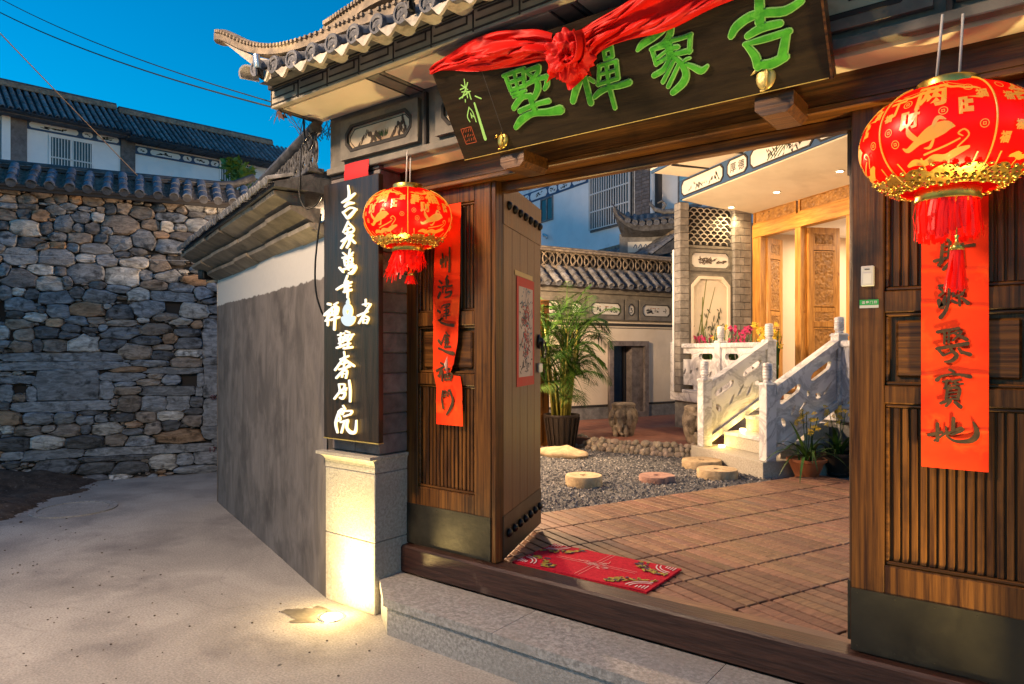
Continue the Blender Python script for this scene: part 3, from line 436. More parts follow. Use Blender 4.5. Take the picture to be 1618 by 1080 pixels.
STONES='''-2.12,3.18,0.14,0.09,t;-1.94,3.18,0.14,0.11,t;-1.80,3.25,0.16,0.06,t;-1.63,3.22,0.12,0.10,t;-1.48,3.23,0.10,0.08,o;-1.30,3.23,0.17,0.10,t;-1.72,3.18,0.09,0.08,t;-2.11,3.10,0.14,0.06,g;-1.93,3.11,0.14,0.06,d;-2.12,2.99,0.17,0.11,t;-1.96,3.02,0.14,0.11,d;-1.81,3.01,0.16,0.12,o;-1.66,3.09,0.15,0.10,g;-1.56,3.14,0.15,0.07,g;-1.42,3.03,0.17,0.13,g;-1.38,3.12,0.12,0.06,g;-1.26,3.05,0.13,0.11,l;-1.23,3.13,0.08,0.07,t;-1.14,3.15,0.13,0.12,d;-1.00,3.16,0.14,0.12,t;-0.82,3.12,0.24,0.13,t;-0.63,3.21,0.12,0.10,g;-0.51,3.11,0.29,0.12,g;-0.39,3.21,0.12,0.09,t;0.01,3.13,0.29,0.09,g;-0.22,3.16,0.17,0.07,d;-2.14,2.88,0.10,0.08,d;-1.96,2.86,0.27,0.16,l;-1.76,2.88,0.12,0.13,d;-1.59,2.94,0.17,0.18,g;-1.45,2.90,0.10,0.10,g;-1.31,2.91,0.15,0.12,d;-1.03,2.98,0.32,0.23,t;-1.16,2.90,0.13,0.10,g;-0.72,3.00,0.19,0.12,t;-0.54,3.00,0.14,0.13,l;-0.40,2.99,0.14,0.09,l;-0.17,3.03,0.32,0.19,l;0.05,3.02,0.10,0.12,g;-2.11,2.73,0.18,0.14,g;-1.92,2.71,0.23,0.11,d;-1.65,2.79,0.17,0.10,g;-1.44,2.79,0.23,0.12,t;-1.23,2.80,0.13,0.10,d;-1.04,2.76,0.22,0.20,g;-0.79,2.83,0.24,0.20,g;-0.62,2.89,0.17,0.08,o;-0.36,2.88,0.28,0.12,t;-0.49,2.77,0.29,0.15,g;-0.32,2.77,0.09,0.07,t;-1.65,2.69,0.13,0.08,o;-1.80,2.67,0.12,0.08,t;-1.50,2.68,0.11,0.12,g;-1.28,2.68,0.31,0.12,g;-0.19,2.80,0.13,0.09,g;-1.99,2.55,0.28,0.16,G;-1.65,2.56,0.34,0.18,g;-1.38,2.56,0.19,0.10,l;-1.17,2.55,0.20,0.13,g;-1.00,2.63,0.17,0.08,d;-0.87,2.67,0.16,0.08,d;-0.88,2.54,0.29,0.12,l;-0.63,2.52,0.20,0.19,t;-0.45,2.59,0.18,0.09,d;-2.14,2.38,0.10,0.14,g;-1.81,2.41,0.25,0.12,l;-1.63,2.40,0.11,0.10,d;-1.37,2.40,0.33,0.20,g;-1.01,2.37,0.35,0.22,l;-0.77,2.39,0.13,0.13,g;-0.55,2.39,0.26,0.14,g;-0.37,2.46,0.09,0.04,l;-0.25,2.36,0.27,0.11,o;-0.19,2.49,0.16,0.07,g;-2.00,2.30,0.30,0.20,d;-1.73,2.26,0.24,0.16,l;-1.56,2.29,0.08,0.11,g;-1.26,2.26,0.15,0.09,d;-0.68,2.29,0.27,0.12,t;-0.40,2.26,0.25,0.13,g;-1.06,2.23,0.24,0.09,g;-2.13,2.14,0.11,0.14,g;-2.03,2.16,0.14,0.08,l;-1.89,2.13,0.12,0.11,d;-1.67,2.09,0.31,0.14,g;-1.47,2.16,0.14,0.10,d;-1.25,2.13,0.29,0.15,g;-0.84,2.16,0.22,0.15,l;-0.49,2.16,0.43,0.11,G;-0.14,2.20,0.19,0.14,g;-2.01,2.00,0.26,0.14,g;-1.86,1.88,0.19,0.10,l;-1.65,1.96,0.20,0.15,g;-2.04,1.91,0.16,0.08,d;-1.37,1.98,0.32,0.15,o;-1.04,1.95,0.23,0.14,d;-0.74,2.01,0.32,0.17,g;-0.28,1.99,0.30,0.16,l;-1.16,2.01,0.09,0.06,l;-1.80,1.96,0.07,0.08,d;-2.16,1.70,0.09,0.14,l;-2.01,1.80,0.21,0.10,t;-1.68,1.82,0.15,0.08,o;-1.29,1.85,0.16,0.08,t;-1.95,1.68,0.16,0.12,t;-1.75,1.70,0.23,0.12,d;-1.55,1.68,0.19,0.09,d;-1.34,1.74,0.14,0.06,d;-1.21,1.76,0.09,0.07,g;-1.03,1.71,0.31,0.12,g;-0.66,1.75,0.27,0.11,t;-0.52,1.65,0.16,0.12,o;-0.32,1.72,0.25,0.09,d;-0.22,1.82,0.14,0.08,o;-0.75,1.62,0.28,0.10,d;-1.98,1.55,0.21,0.10,t;-1.84,1.56,0.10,0.12,d;-1.68,1.56,0.20,0.13,t;-1.40,1.58,0.26,0.17,l;-1.12,1.57,0.25,0.11,d;-0.88,1.49,0.32,0.17,t;-0.60,1.54,0.21,0.08,t;-0.30,1.59,0.27,0.15,d;-0.60,1.45,0.21,0.10,d;-0.29,1.48,0.27,0.10,l;-1.59,1.43,1.04,0.08,S;-1.56,1.33,1.12,0.08,S;-0.74,1.35,0.35,0.07,g;-0.93,1.28,0.33,0.07,o;-0.46,1.26,0.59,0.07,S;-0.33,1.36,0.29,0.12,t;-2.03,1.18,0.34,0.07,S;-1.55,1.11,0.58,0.34,S;-1.03,1.19,0.41,0.09,S;-1.18,1.06,0.13,0.19,S;-0.97,1.11,0.22,0.06,g;-0.95,1.04,0.25,0.10,t;-0.74,1.13,0.24,0.08,t;-0.50,1.15,0.19,0.12,g;-0.51,1.02,0.54,0.10,S;-0.20,1.01,0.07,0.10,S;-0.18,1.14,0.08,0.15,S;-2.12,1.03,0.10,0.17,S;-1.89,1.02,0.09,0.15,S;-2.00,0.98,0.11,0.08,t;-1.61,0.87,0.93,0.11,S;-2.14,0.89,0.10,0.10,d;-0.94,0.88,0.23,0.16,t;-0.69,0.87,0.25,0.18,g;-0.42,0.87,0.23,0.16,S;-0.23,0.87,0.14,0.12,d;-1.09,0.90,0.07,0.08,t;-2.11,0.76,0.21,0.15,o;-1.83,0.76,0.27,0.14,g;-1.59,0.74,0.20,0.11,g;-1.38,0.71,0.17,0.10,g;-1.23,0.72,0.13,0.09,g;-1.01,0.72,0.23,0.08,d;-0.76,0.71,0.20,0.13,t;-0.52,0.72,0.28,0.10,l;-0.25,0.76,0.20,0.08,d;-0.26,0.66,0.20,0.13,t;-1.34,0.79,0.19,0.06,d;-0.90,0.63,0.15,0.07,o;-2.12,0.63,0.13,0.09,l;-1.93,0.61,0.23,0.10,t;-1.73,0.62,0.15,0.06,t;-1.57,0.59,0.25,0.12,t;-1.38,0.60,0.10,0.09,d;-1.16,0.59,0.29,0.12,l;-0.91,0.55,0.20,0.07,d;-0.69,0.58,0.18,0.14,t;-0.51,0.59,0.18,0.13,d;-2.06,0.47,0.29,0.13,d;-1.74,0.47,0.30,0.13,l;-1.39,0.45,0.34,0.13,d;-1.07,0.46,0.21,0.12,t;-0.83,0.43,0.29,0.11,g;-0.42,0.47,0.48,0.16,o;-2.08,0.34,0.22,0.07,S;-1.67,0.33,0.56,0.09,S;-0.72,0.32,1.34,0.09,S;-1.04,0.25,0.70,0.07,d;-1.65,0.20,0.37,0.14,d;-1.26,0.15,0.35,0.12,d;-0.58,0.17,0.26,0.16,l;-0.35,0.18,0.19,0.13,g;-0.10,0.18,0.28,0.14,S;-0.94,0.12,0.33,0.12,d;-0.22,0.05,0.35,0.11,g;-0.05,1.61,0.19,0.34,S;-0.05,1.82,0.18,0.11,S;-0.05,1.37,0.18,0.08,S;-0.05,1.13,0.17,0.36,S;-0.05,0.74,0.19,0.30,S;-0.06,0.50,0.19,0.13,S;0.01,0.36,0.09,0.11,S;-0.48,2.02,0.17,0.13,H;-2.17,1.97,0.06,0.15,H;-0.31,1.15,0.16,0.14,H;-2.00,1.09,0.11,0.10,H'''
# ------------------------------------------------------------------ ground
def ground_mat():
    m = M('concrete', (.27, .25, .23), (.43, .40, .365), 1.3, .85, bump=.35, bscale=35, c3=(.19, .175, .17), c3scale=1.7, c3lo=.50, c3hi=.74, lo=.28, hi=.7, dist=1.0)
    t = m.node_tree; N = t.nodes; Lk = t.links; b = N[m['bsdf']]
    base = b.inputs['Base Color'].links[0].from_socket
    tc = N.new('ShaderNodeTexCoord')
    # fine aggregate specks and hairline cracks
    sp = N.new('ShaderNodeTexNoise'); sp.inputs['Scale'].default_value = 90; sp.inputs['Detail'].default_value = 3
    Lk.new(tc.outputs['Object'], sp.inputs['Vector'])
    r = N.new('ShaderNodeMapRange'); r.inputs[1].default_value = .3; r.inputs[2].default_value = .7; r.inputs[3].default_value = .70; r.inputs[4].default_value = 1.18
    Lk.new(sp.outputs['Fac'], r.inputs[0])
    ds = N.new('ShaderNodeTexNoise'); ds.inputs['Scale'].default_value = 1.5; Lk.new(tc.outputs['Object'], ds.inputs['Vector'])
    ad = N.new('ShaderNodeMix'); ad.data_type = 'RGBA'; ad.blend_type = 'ADD'; ad.inputs[0].default_value = .9
    Lk.new(tc.outputs['Object'], ad.inputs[6]); Lk.new(ds.outputs['Color'], ad.inputs[7])
    vo = N.new('ShaderNodeTexVoronoi'); vo.feature = 'DISTANCE_TO_EDGE'; vo.inputs['Scale'].default_value = .55
    Lk.new(ad.outputs[2], vo.inputs['Vector'])
    vr = N.new('ShaderNodeMapRange'); vr.inputs[1].default_value = 0; vr.inputs[2].default_value = .006; vr.inputs[3].default_value = .86; vr.inputs[4].default_value = 1
    Lk.new(vo.outputs['Distance'], vr.inputs[0])
    mu = N.new('ShaderNodeMath'); mu.operation = 'MULTIPLY'; Lk.new(r.outputs[0], mu.inputs[0]); Lk.new(vr.outputs[0], mu.inputs[1])
    mx = N.new('ShaderNodeMix'); mx.data_type = 'RGBA'; mx.blend_type = 'MULTIPLY'; mx.inputs[0].default_value = 1
    Lk.new(base, mx.inputs[6]); Lk.new(mu.outputs[0], mx.inputs[7]); Lk.new(mx.outputs[2], b.inputs['Base Color'])
    return m
concrete = ground_mat()
g = MB(); g.add([(-220, -220, 0), (220, -220, 0), (220, 220, 0), (-220, 220, 0)], [(0, 1, 2, 3)])
struct('ground', g, concrete)

def dirt_pt(u, v):
    x = -12 + u*5.6; y = -1.5 + v*6.0
    a = Vector((-6.86, 1.69)); t = Vector((-1.68, 1.75)).normalized(); n = Vector((-t.y, t.x))
    p = Vector((x, y))-a; dd = p.dot(n) + .22*noise.noise((x*1.4, y*1.4, 0)) + .08*noise.noise((x*5, y*5, 3))
    h = -.03 if dd < 0 else min(.30, dd*.24)*(.8+.5*noise.noise((x*2, y*2, 5))) + .02*noise.noise((x*9, y*9, 1)) + .012
    if dd > 0: h += .014*noise.noise((x*30, y*30, 2))
    return (x, y, max(h, -.03))
db = MB().grid(dirt_pt, 110, 110)
struct('dirt_bank', db, dirt, smooth=True)
# a few clods and pebbles fallen off the bank
mb = MB()
for i in range(70):
    t = rng.random(); off = rng.normal(0, .22)
    x = -7.0-1.68*t*1.0 - off*.7; y = 1.55+1.75*t - off*.7; r = rng.uniform(.004, .014)
    mb.ell((x, y, r*.4 if off < 0 else .02+r*.2), (r*rng.uniform(.8, 1.4), r, r*.7), 5, 4)
struct('rubble_bits', mb, dirt, kind='stuff')
mb = MB()
for i in range(420):   # grit and crumbs scattered over the paving
    x, y = rng.uniform(-7.5, -.5), rng.uniform(.3, 3.4)
    if y > 2.4+(-3.4-x)*.33 and x < -3.3 or y > 2.4: continue
    r = rng.uniform(.0025, .008); mb.ell((x, y, r*.3), (r*rng.uniform(.8, 1.6), r, r*.6), 5, 3)
for i in range(40):
    x, y = rng.uniform(-6.5, -1), rng.uniform(.6, 2.3); a = rng.uniform(0, 6.3); L = rng.uniform(.015, .035)
    c_, s_ = math.cos(a)*L, math.sin(a)*L
    mb.add([(x, y, .003), (x+c_*.5-s_*.25, y+s_*.5+c_*.25, .007), (x+c_, y+s_, .004), (x+c_*.5+s_*.25, y+s_*.5-c_*.25, .003)], [(0, 1, 2, 3)])
struct('paving_grit', mb, flat('grit', (.10, .08, .065), .9), kind='stuff')
def ring_disc(r0, r1, z0, z1, n=32):
    m = MB(); m.lathe([(r0, z0), (r0, z1), (r1, z1), (r1, z0)], n, cap=False); return m
t = thing('manhole_cover', 'round concrete manhole cover with a rim set in the alley paving beside the dirt', 'manhole', (-7.22, 2.62, 0))
part('rim', ring_disc(.30, .36, -.01, .012), granite, t, smooth=False)
part('lid', MB().lathe([(.0, .007), (.285, .007), (.292, -.01)], 32, cap=False), concrete, t)

# ------------------------------------------------------------------ gatehouse
GH = thing('gatehouse', 'traditional tiled gatehouse with wooden doors and painted frieze over the entrance', 'gatehouse', (-1.42, 2.86, 0), wc=True)
# pillar
def pillar(x0, x1, front=2.60, back=2.86, sgn=1):
    P = part('pillar', MB().box(x0+.012, x1-.012, front+.06, back-.01, 0, 2.575), mortar, GH)
    # granite plinth: two blocks and a coved cap
    part('plinth_block', MB().box(x0, x1, front, back, 0, .408, .004), granite_warm, P)
    part('plinth_block', MB().box(x0, x1, front, back, .411, .80, .004), granite_warm, P)
    cp = MB(); prof = [(0, .803), (0, .835)] + [(-.038*(1-math.cos(a)), .835+.045*math.sin(a)) for a in np.linspace(0, PI/2, 6)] + [(-.045, .882), (-.045, .90)]
    n = len(prof); vs = []
    for o, z in prof:
        vs += [(x0+o*.8, front+o, z), (x1-o*.25, front+o, z), (x1-o*.25, back, z), (x0+o*.8, back, z)]
    fs = [(i*4+k, i*4+(k+1) % 4, (i+1)*4+(k+1) % 4, (i+1)*4+k) for i in range(n-1) for k in range(4)] + [(n*4-4, n*4-3, n*4-2, n*4-1)]
    cp.add(vs, fs)
    part('plinth_cap', cp, granite_warm, P)
    zc = .903; h = .117; k = 0
    while zc < 2.55:
        h2 = min(h, 2.565-zc)
        xs = [x0, x0+.155, x0+.31, x1] if k % 2 else [x0, x0+.23, x1]
        for a, b in zip(xs[:-1], xs[1:]):
            part('brick', MB().box(a+.003, b-.003, front+.035+rng.uniform(-.003, .003), back, zc+.003, zc+h2-.003, .005), grey_brick, P)
        zc += h; k += 1
    return P
pillar(-3.41, -2.965)
pillar(.11, .555)
# frieze wall, frames and painted panels
FR = part('frieze', MB().box(-3.41, .62, 2.635, 2.83, 2.58, 2.9235, .003), frieze_grey, GH)
def octa(x0, x1, z0, z1, c): return [(x0+c, z0), (x1-c, z0), (x1, z0+c), (x1, z1-c), (x1-c, z1), (x0+c, z1), (x0, z1-c), (x0, z0+c)]
def ink_landscape(name, sx, sz, warm=True):
    """cream panel with a faint ink mountain print"""
    m = M(name, (.60, .50, .36), (.70, .62, .48), 3, .8, bump=.03, c3=(.42, .20, .08) if warm else (.5, .46, .4), c3scale=4, c3lo=.56, c3hi=.8)
    return m
panel_mat = ink_landscape('painted_panel_cream', 1, 1)
panel_grey = ink_landscape('painted_panel_grey', 1, 1, False)
panel_grey = pale_panel
def mountains(x0, x1, z0, z1, seed, y, fn=None, dens=1.0):
    """ink brush print: little peaks built from many short strokes"""
    r = random.Random(seed); dk, gr = MB(), MB()
    w, h = x1-x0, z1-z0
    f = fn or (lambda a, b, c: (a, y-c, b))
    st, sg = [], []
    for cxf, hw, hh in ((.28, .17, .62), (.44, .10, .42), (.85, .12, .55), (.93, .07, .75)):
        for i in range(int(16*dens)):
            a = r.uniform(-1, 1); top = z0+h*(.18+hh*(1-abs(a))*r.uniform(.7, 1))
            x = x0+w*(cxf+a*hw); l = h*r.uniform(.08, .28)
            st.append([(x, top, w*.006), (x+w*.012*r.uniform(-1, 1), top-l*.6, w*.010*r.uniform(.6, 1.6)), (x+w*.03*a, max(top-l, z0+.03*h), w*.004)])
    for i in range(int(16*dens)):
        x = x0+w*r.uniform(.42, .66); b = z0+h*r.uniform(.2, .3)
        sg.append([(x, b, w*.006), (x+w*.01*r.uniform(-1, 1), b+h*r.uniform(.1, .26), w*.003)])
    brush(dk, st, f, 0, .0006, .00002); brush(gr, sg, f, 0, .0006, .00002)
    return dk, gr
ink_soft = flat('ink_soft', (.085, .06, .045), .8)
for i, (a, b) in enumerate(((-3.275, -2.63), (-2.50, -1.55), (-1.47, -.83), (-.75, -.262), (-.20, .55))):
    z0, z1 = 2.628, 2.862
    fr = part('panel_frame', plate('panel_frame', octa(a, b, z0, z1, .0), [octa(a+.05, b-.05, z0+.042, z1-.042, .045)], .03), frieze_grey, FR, loc=(0, 2.62, 0))
    part('panel_moulding', plate('panel_moulding', octa(a+.046, b-.046, z0+.038, z1-.038, .047), [octa(a+.062, b-.062, z0+.054, z1-.054, .042)], .012), trim_dark, FR, loc=(0, 2.607, 0))
    pp = part('painted_panel', MB().prism(octa(a+.055, b-.055, z0+.047, z1-.047, .043), 2.622, 2.634), panel_mat, FR)
    part('panel_line', plate('panel_line', octa(a+.070, b-.070, z0+.062, z1-.062, .04), [octa(a+.074, b-.074, z0+.066, z1-.066, .038)], .002), ink, FR, loc=(0, 2.621, 0))
    if i in (0, 1):
        dk, gr = mountains(a+.10, b-.10, z0+.055, z1-.045, 3+i, 2.6215, None, 3.0)
        part('ink_painting', dk, ink_soft, FR, kind='stuff'); part('ink_painting', gr, ink_green, FR, kind='stuff')
    part('bead', MB().box(b+.035, b+.055, 2.612, 2.64, 2.585, 2.885, .003), trim_dark, FR)
# calligraphy on the panel right of the plaque
mb = MB()
for txt, cx, cz, sz in (('玉', -.475, 2.765, .085), ('堂', -.40, 2.765, .07)):
    v, f = glyphs(txt, .02)
    mb.add([(cx+p[0]*sz, 2.6195, cz+p[1]*sz) for p in v], f)
part('brush_writing', mb, ink, FR)
mb = MB()
v, f = glyphs('印', .02); mb.add([(-.352+p[0]*.03, 2.6195, 2.765+p[1]*.03) for p in v], f)
part('red_seal', mb, red_slip, FR)
part('frieze_base', MB().box(-3.41, .62, 2.607, 2.66, 2.562, 2.60, .004), frieze_grey, FR)
# cream board under the frieze, lintel
part('soffit_strip', MB().box(-2.96, .17, 2.662, 2.815, 2.548, 2.577), cream, GH)
LT = part('lintel', MB().box(-3.0, .2, 2.80, 2.96, 2.435, 2.565, .006), dark_wood_h, GH)
part('lintel_moulding', MB().box(-3.0, .2, 2.792, 2.95, 2.412, 2.437, .004), dark_wood_h, LT)
part('threshold', MB().box(-3.03, .2, 2.80, 2.935, .195, .356, .012), sill_wood, GH)
# eaves: fascia with fret, soffit panels
part('fascia', MB().box(-3.5, .9, 2.285, 2.325, 2.898, 3.06, .004), fascia_paint, GH)
FA = part('fascia_band', MB().box(-3.505, .9, 2.268, 2.286, 3.0, 3.06, .003), trim_dark, GH)
mb = MB(); u = .255; x = -3.495
while x < .8:
    y0, y1 = 2.2815, 2.2855
    e = .007
    mb.box(x, x+e, y0, y1, 2.905, 2.999)
    mb.box(x+e+.012, x+u*.88, y0, y1, 2.947, 2.947+e)
    mb.box(x+u*.88-e, x+u*.88, y0, y1, 2.9545, 2.985)
    mb.box(x+.03, x+u, y0-.001, y1, 2.985, 2.985+e)
    mb.box(x+e, x+u, y0-.001, y1, 2.912, 2.912+e)
    x += u
part('fret_lines', mb, trim_dark, GH, kind='stuff')
SO = part('soffit', MB().box(-3.5, .9, 2.326, 2.66, 2.925, 2.935), cream, GH)
for a, b in ((-3.47, -2.74), (-2.60, -1.60), (-1.46, -.46), (-.32, .8)):
    part('soffit_panel', MB().box(a, b, 2.345, 2.628, 2.904, 2.924, .003), cream, SO)
for a, b in ((-3.5, -3.475), (-2.735, -2.605), (-1.595, -1.465), (-.455, -.325)):
    part('soffit_rib', MB().box(a, b, 2.328, 2.632, 2.897, 2.9245, .004), frieze_grey, SO)
    part('soffit_rib_edge', MB().box(a+.012, a+.02, 2.33, 2.63, 2.8935, 2.8975), trim_dark, SO)
    part('soffit_rib_edge', MB().box(b-.02, b-.012, 2.33, 2.63, 2.8935, 2.8975), trim_dark, SO)
# roof: tile rows over a bed
RF = part('roof', MB().prism([(2.19, 3.005), (2.62, 3.20), (3.55, 2.95), (3.55, 2.90), (2.62, 3.06), (2.19, 3.0)], -3.46, .9, 'x'), tile_dark, GH)
seg = MB()
def half_tile(m, r, L, n=8, th=.010, x0=0, y0=0, z0=0, taper=.9, bot=False):
    vs = []; 
    for (yy, k) in ((y0, 1), (y0+L, taper)):
        for rr in (r*k, r*k-th):
            for i in range(n+1):
                a = PI*i/n
                vs.append((x0+rr*math.cos(a), yy, z0+rr*math.sin(a)))
    w = n+1; fs = []
    for i in range(n):
        fs += [(i, i+1, 2*w+i+1, 2*w+i), (w+i, 3*w+i, 3*w+i+1, w+i+1), (i, w+i, w+i+1, i+1), (2*w+i, 2*w+i+1, 3*w+i+1, 3*w+i)]
    fs += [(0, 2*w, 3*w, w), (n, w+n, 3*w+n, 2*w+n)]
    m.add(vs, fs); return m
for k in range(3): half_tile(seg, .047+.001*k, .17, y0=k*.155, z0=.003*k)
cover_me = seg.mesh('cover_tile', True, 40); cover_me.materials.append(tile_grey)
dm = MB(); dm.lathe([(0, -.004), (.012, -.009), (.02, -.004), (.034, -.004), (.036, -.012), (.047, -.012), (.05, 0), (.05, .012)], 20, cap=False)
dm.xf(lambda x, y, z: (x, z, y+.012))
disc_me = dm.mesh('tile_end', True, 40); disc_me.materials.append(tile_disc)
dr = MB()
w2 = .066; top = []; lowr = []
for i in range(13):
    a = -1+2*i/12
    top.append((a*w2, -.030+.030*abs(a)**2))
    lowr.append((a*w2, -.030+.030*abs(a)**2-.012-.034*(1-abs(a)**2.6)-.006*math.cos(a*PI*2)))
vs = [(a, -.012, b) for a, b in top]+[(a, -.028, b) for a, b in lowr]+[(a, -.002, b+.012) for a, b in top]+[(a, -.014, b-.002) for a, b in lowr]
n = 13; fs = [(i, i+1, n+i+1, n+i) for i in range(n-1)]+[(2*n+i, 3*n+i, 3*n+i+1, 2*n+i+1) for i in range(n-1)]+[(n+i, n+i+1, 3*n+i+1, 3*n+i) for i in range(n-1)]+[(i, 2*n+i, 2*n+i+1, i+1) for i in range(n-1)]
dr.add(vs, fs)
# trough of the pan tile behind the drip
for i in range(n-1): pass
vs = [(a, 0, b+.004) for a, b in top]+[(a*.95, .4, b+.004+.02) for a, b in top]
dr.add(vs, [(i, n+i, n+i+1, i+1) for i in range(n-1)])
drip_me = dr.mesh('drip_tile', True, 50); drip_me.materials.append(tile_pale)
slope = math.atan2(.195, .43)
i = 0; x = -3.40
while x < .85:
    dz = .045*max(0, (-2.9-x)/.5)**2
    part('tile_end', disc_me, None, RF, loc=(x, 2.135, 3.0+dz), rot=(rng.normal(0, .03), 0, rng.normal(0, .04)))
    part('cover_tile', cover_me, None, RF, loc=(x, 2.14, 3.005+dz), rot=(slope, rng.normal(0, .02), rng.normal(0, .015)))
    part('drip_tile', drip_me, None, RF, loc=(x+.082, 2.15, 3.012+dz*.8), rot=(rng.normal(0, .05), rng.normal(0, .05), rng.normal(0, .04)))
    x += .164; i += 1
# corner end: turned tile on the barge and the sweeping hip ridge
mb = MB(); half_tile(mb, .05, .3); mb.xf(lambda a, b, c: (a, b, c))
part('barge_tile', mb, tile_grey, RF, loc=(-3.52, 2.15, 3.06), rot=(.35, -.5, .5), smooth=True, ang=40)
def ridge(path, w, h, mat, name, n=28, teeth=True):
    P = [Vector(p) for p in path]; pts = []
    for i in range(len(P)-1):
        p0, p1, p2, p3 = P[max(i-1, 0)], P[i], P[i+1], P[min(i+2, len(P)-1)]
        for k in range(8):
            t = k/8; pts.append(.5*((2*p1)+(p2-p0)*t+(2*p0-5*p1+4*p2-p3)*t*t+(3*p1-p0-3*p2+p3)*t**3))
    pts.append(P[-1])
    m = MB(); sec = [(-.5, 0), (.5, 0), (.5, .55), (.38, .6), (.42, .85), (.15, 1), (-.15, 1), (-.42, .85), (-.38, .6), (-.5, .55)]
    k = len(sec); L = len(pts)
    for j, p in enumerate(pts):
        s = min(1, .35+j/6)
        for a, b in sec: m.v.append((p.x, p.y+a*w*s, p.z+b*h*s))
    m.f += [(j*k+q, j*k+(q+1) % k, (j+1)*k+(q+1) % k, (j+1)*k+q) for j in range(L-1) for q in range(k)] + [tuple(range(k)), tuple(range((L-1)*k, L*k))]
    r = part(name, m, mat, RF, smooth=True, ang=35)
    if teeth:
        m = MB(); acc = 0
        for j in range(6, L-1):
            p, q = pts[j], pts[j+1]; d = (q-p).length; cnt = max(1, int(d/.03))
            for c in range(cnt):
                e = p.lerp(q, c/cnt)
                m.box(e.x, e.x+.016, e.y-w*.62, e.y-w*.45, e.z+h*.5, e.z+h*.72)
        part('ridge_teeth', m, mat, RF, kind='stuff')
    return r
tile_warm = M('tile_warm', (.13, .105, .082), (.30, .24, .18), 12, .8, bump=.5, bscale=50, c3=(.12, .10, .09), c3lo=.52, c3hi=.72, c3scale=8)
ridge([(-4.08, 2.30, 3.43), (-3.98, 2.30, 3.415), (-3.70, 2.30, 3.27), (-3.45, 2.31, 3.19), (-3.2, 2.33, 3.165), (-2.8, 2.36, 3.17), (-2.0, 2.40, 3.17), (.9, 2.40, 3.17)], .11, .075, tile_warm, 'hip_ridge')
part('ridge_underside', MB().prism([(-3.97, 3.405), (-3.62, 3.22), (-3.46, 3.16), (-3.46, 3.02), (-3.54, 3.08), (-3.62, 3.16)], 2.26, 2.34), tile_pale, RF)
ridge([(-3.19, 2.46, 3.262), (-3.12, 2.46, 3.268), (-2.95, 2.47, 3.30), (-2.7, 2.49, 3.34), (-2.0, 2.52, 3.36), (.9, 2.52, 3.36)], .13, .10, tile_warm, 'upper_ridge')
mb = MB(); mb.box(-2.95, .9, 2.56, 2.62, 3.20, 3.40)
part('ridge_bed', mb, tile_warm, RF)
# upper storey timber box over the roof
US = thing('upper_storey', 'panelled timber wall of the upper storey rising above the gate roof', 'upper storey', (-1.0, 2.9, 3.3), wc=True)
part('wall', MB().box(-2.86, 1.0, 2.66, 3.2, 3.38, 4.6), leaf_wood, US)
part('corner_board', MB().box(-2.87, -2.79, 2.645, 2.68, 3.40, 4.6, .004), leaf_wood, US)
part('sill_board', MB().box(-2.88, 1.0, 2.63, 2.67, 3.38, 3.42, .004), leaf_wood, US)
for k in range(6):
    part('frame_board', MB().box(-2.30+k*.55, -2.24+k*.55, 2.648, 2.67, 3.42, 4.6, .004), leaf_wood, US)

# door leaves -----------------------------------------------------------
slat_cache = {}
def door_leaf(x0, x1, st_l, st_r, z0=.365, z1=2.415, face=2.85):
    """fixed panelled leaf in the gate plane"""
    zs = dict(kick=.60, b0=.705, a0=1.305, s1=1.372, s0=1.642, t1=1.722, t0=2.325)
    m = MB()
    xi0, xi1 = x0+st_l, x1-st_r
    m.box(x0, xi0, face, face+.05, z0, z1, .004); m.box(xi1, x1, face, face+.05, z0, z1, .004)
    for a, b in ((z0, zs['b0']), (zs['a0'], zs['s1']), (zs['s0'], zs['t1']), (zs['t0'], z1)):
        m.box(xi0-.002, xi1+.002, face+.001, face+.049, a, b, .004)
    D = part('door_leaf', m, dark_wood_v, GH)
    m = MB()
    for a, b in ((zs['b0'], zs['a0']), (zs['s1'], zs['s0']), (zs['t1'], zs['t0'])):
        for (p, q, r_, s_) in ((xi0, xi1, a, a+.014), (xi0, xi1, b-.014, b), (xi0, xi0+.014, a+.014, b-.014), (xi1-.014, xi1, a+.014, b-.014)):
            m.box(p, q, face+.012, face+.034, r_, s_, .004)
    part('panel_bead', m, dark_wood_h, D)
    part('backing_board', MB().box(xi0, xi1, face+.034, face+.046, zs['b0'], zs['t0']), dark_wood_v, D)
    m = MB(); a, b = zs['s1']+.03, zs['s0']-.03
    m.box(xi0+.035, xi1-.035, face+.018, face+.036, a, b, .012)
    part('panel', m, dark_wood_h, D)
    w = .0285; n = int((xi1-xi0-.03)/w); off = (xi1-xi0-n*w)/2
    for key, a, b in (('low', zs['b0']+.014, zs['a0']-.014), ('top', zs['t1']+.014, zs['t0']-.014)):
        if key not in slat_cache:
            s = MB(); h = b-a
            s.box(.0035, w-.0035, 0, .014, 0, h, .003)
            slat_cache[key] = s.mesh('slat'); slat_cache[key].materials.append(dark_wood_v)
        for i in range(n):
            part('slat', slat_cache[key], None, D, loc=(xi0+off+i*w, face+.020+rng.uniform(-.001, .001), a))
    part('kick_plate', MB().box(x0-.001, x1+.001, face-.003, face+.01, z0, zs['kick']), kick_metal, D)
    m = MB()
    for xx in np.linspace(x0+.02, x1-.02, 6):
        for zz in (z0+.02, zs['kick']-.015):
            m.ell((xx, face-.003, zz), (.003, .0015, .003), 6, 4)
    part('plate_nails', m, kick_metal, D, kind='stuff')
    return D
door_leaf(-2.995, -2.325, .115, .115)
door_leaf(-.553, .115, .112, .112)
part('door_post', MB().box(-2.322, -2.292, 2.853, 2.92, .358, 2.413, .004), dark_wood_v, GH)
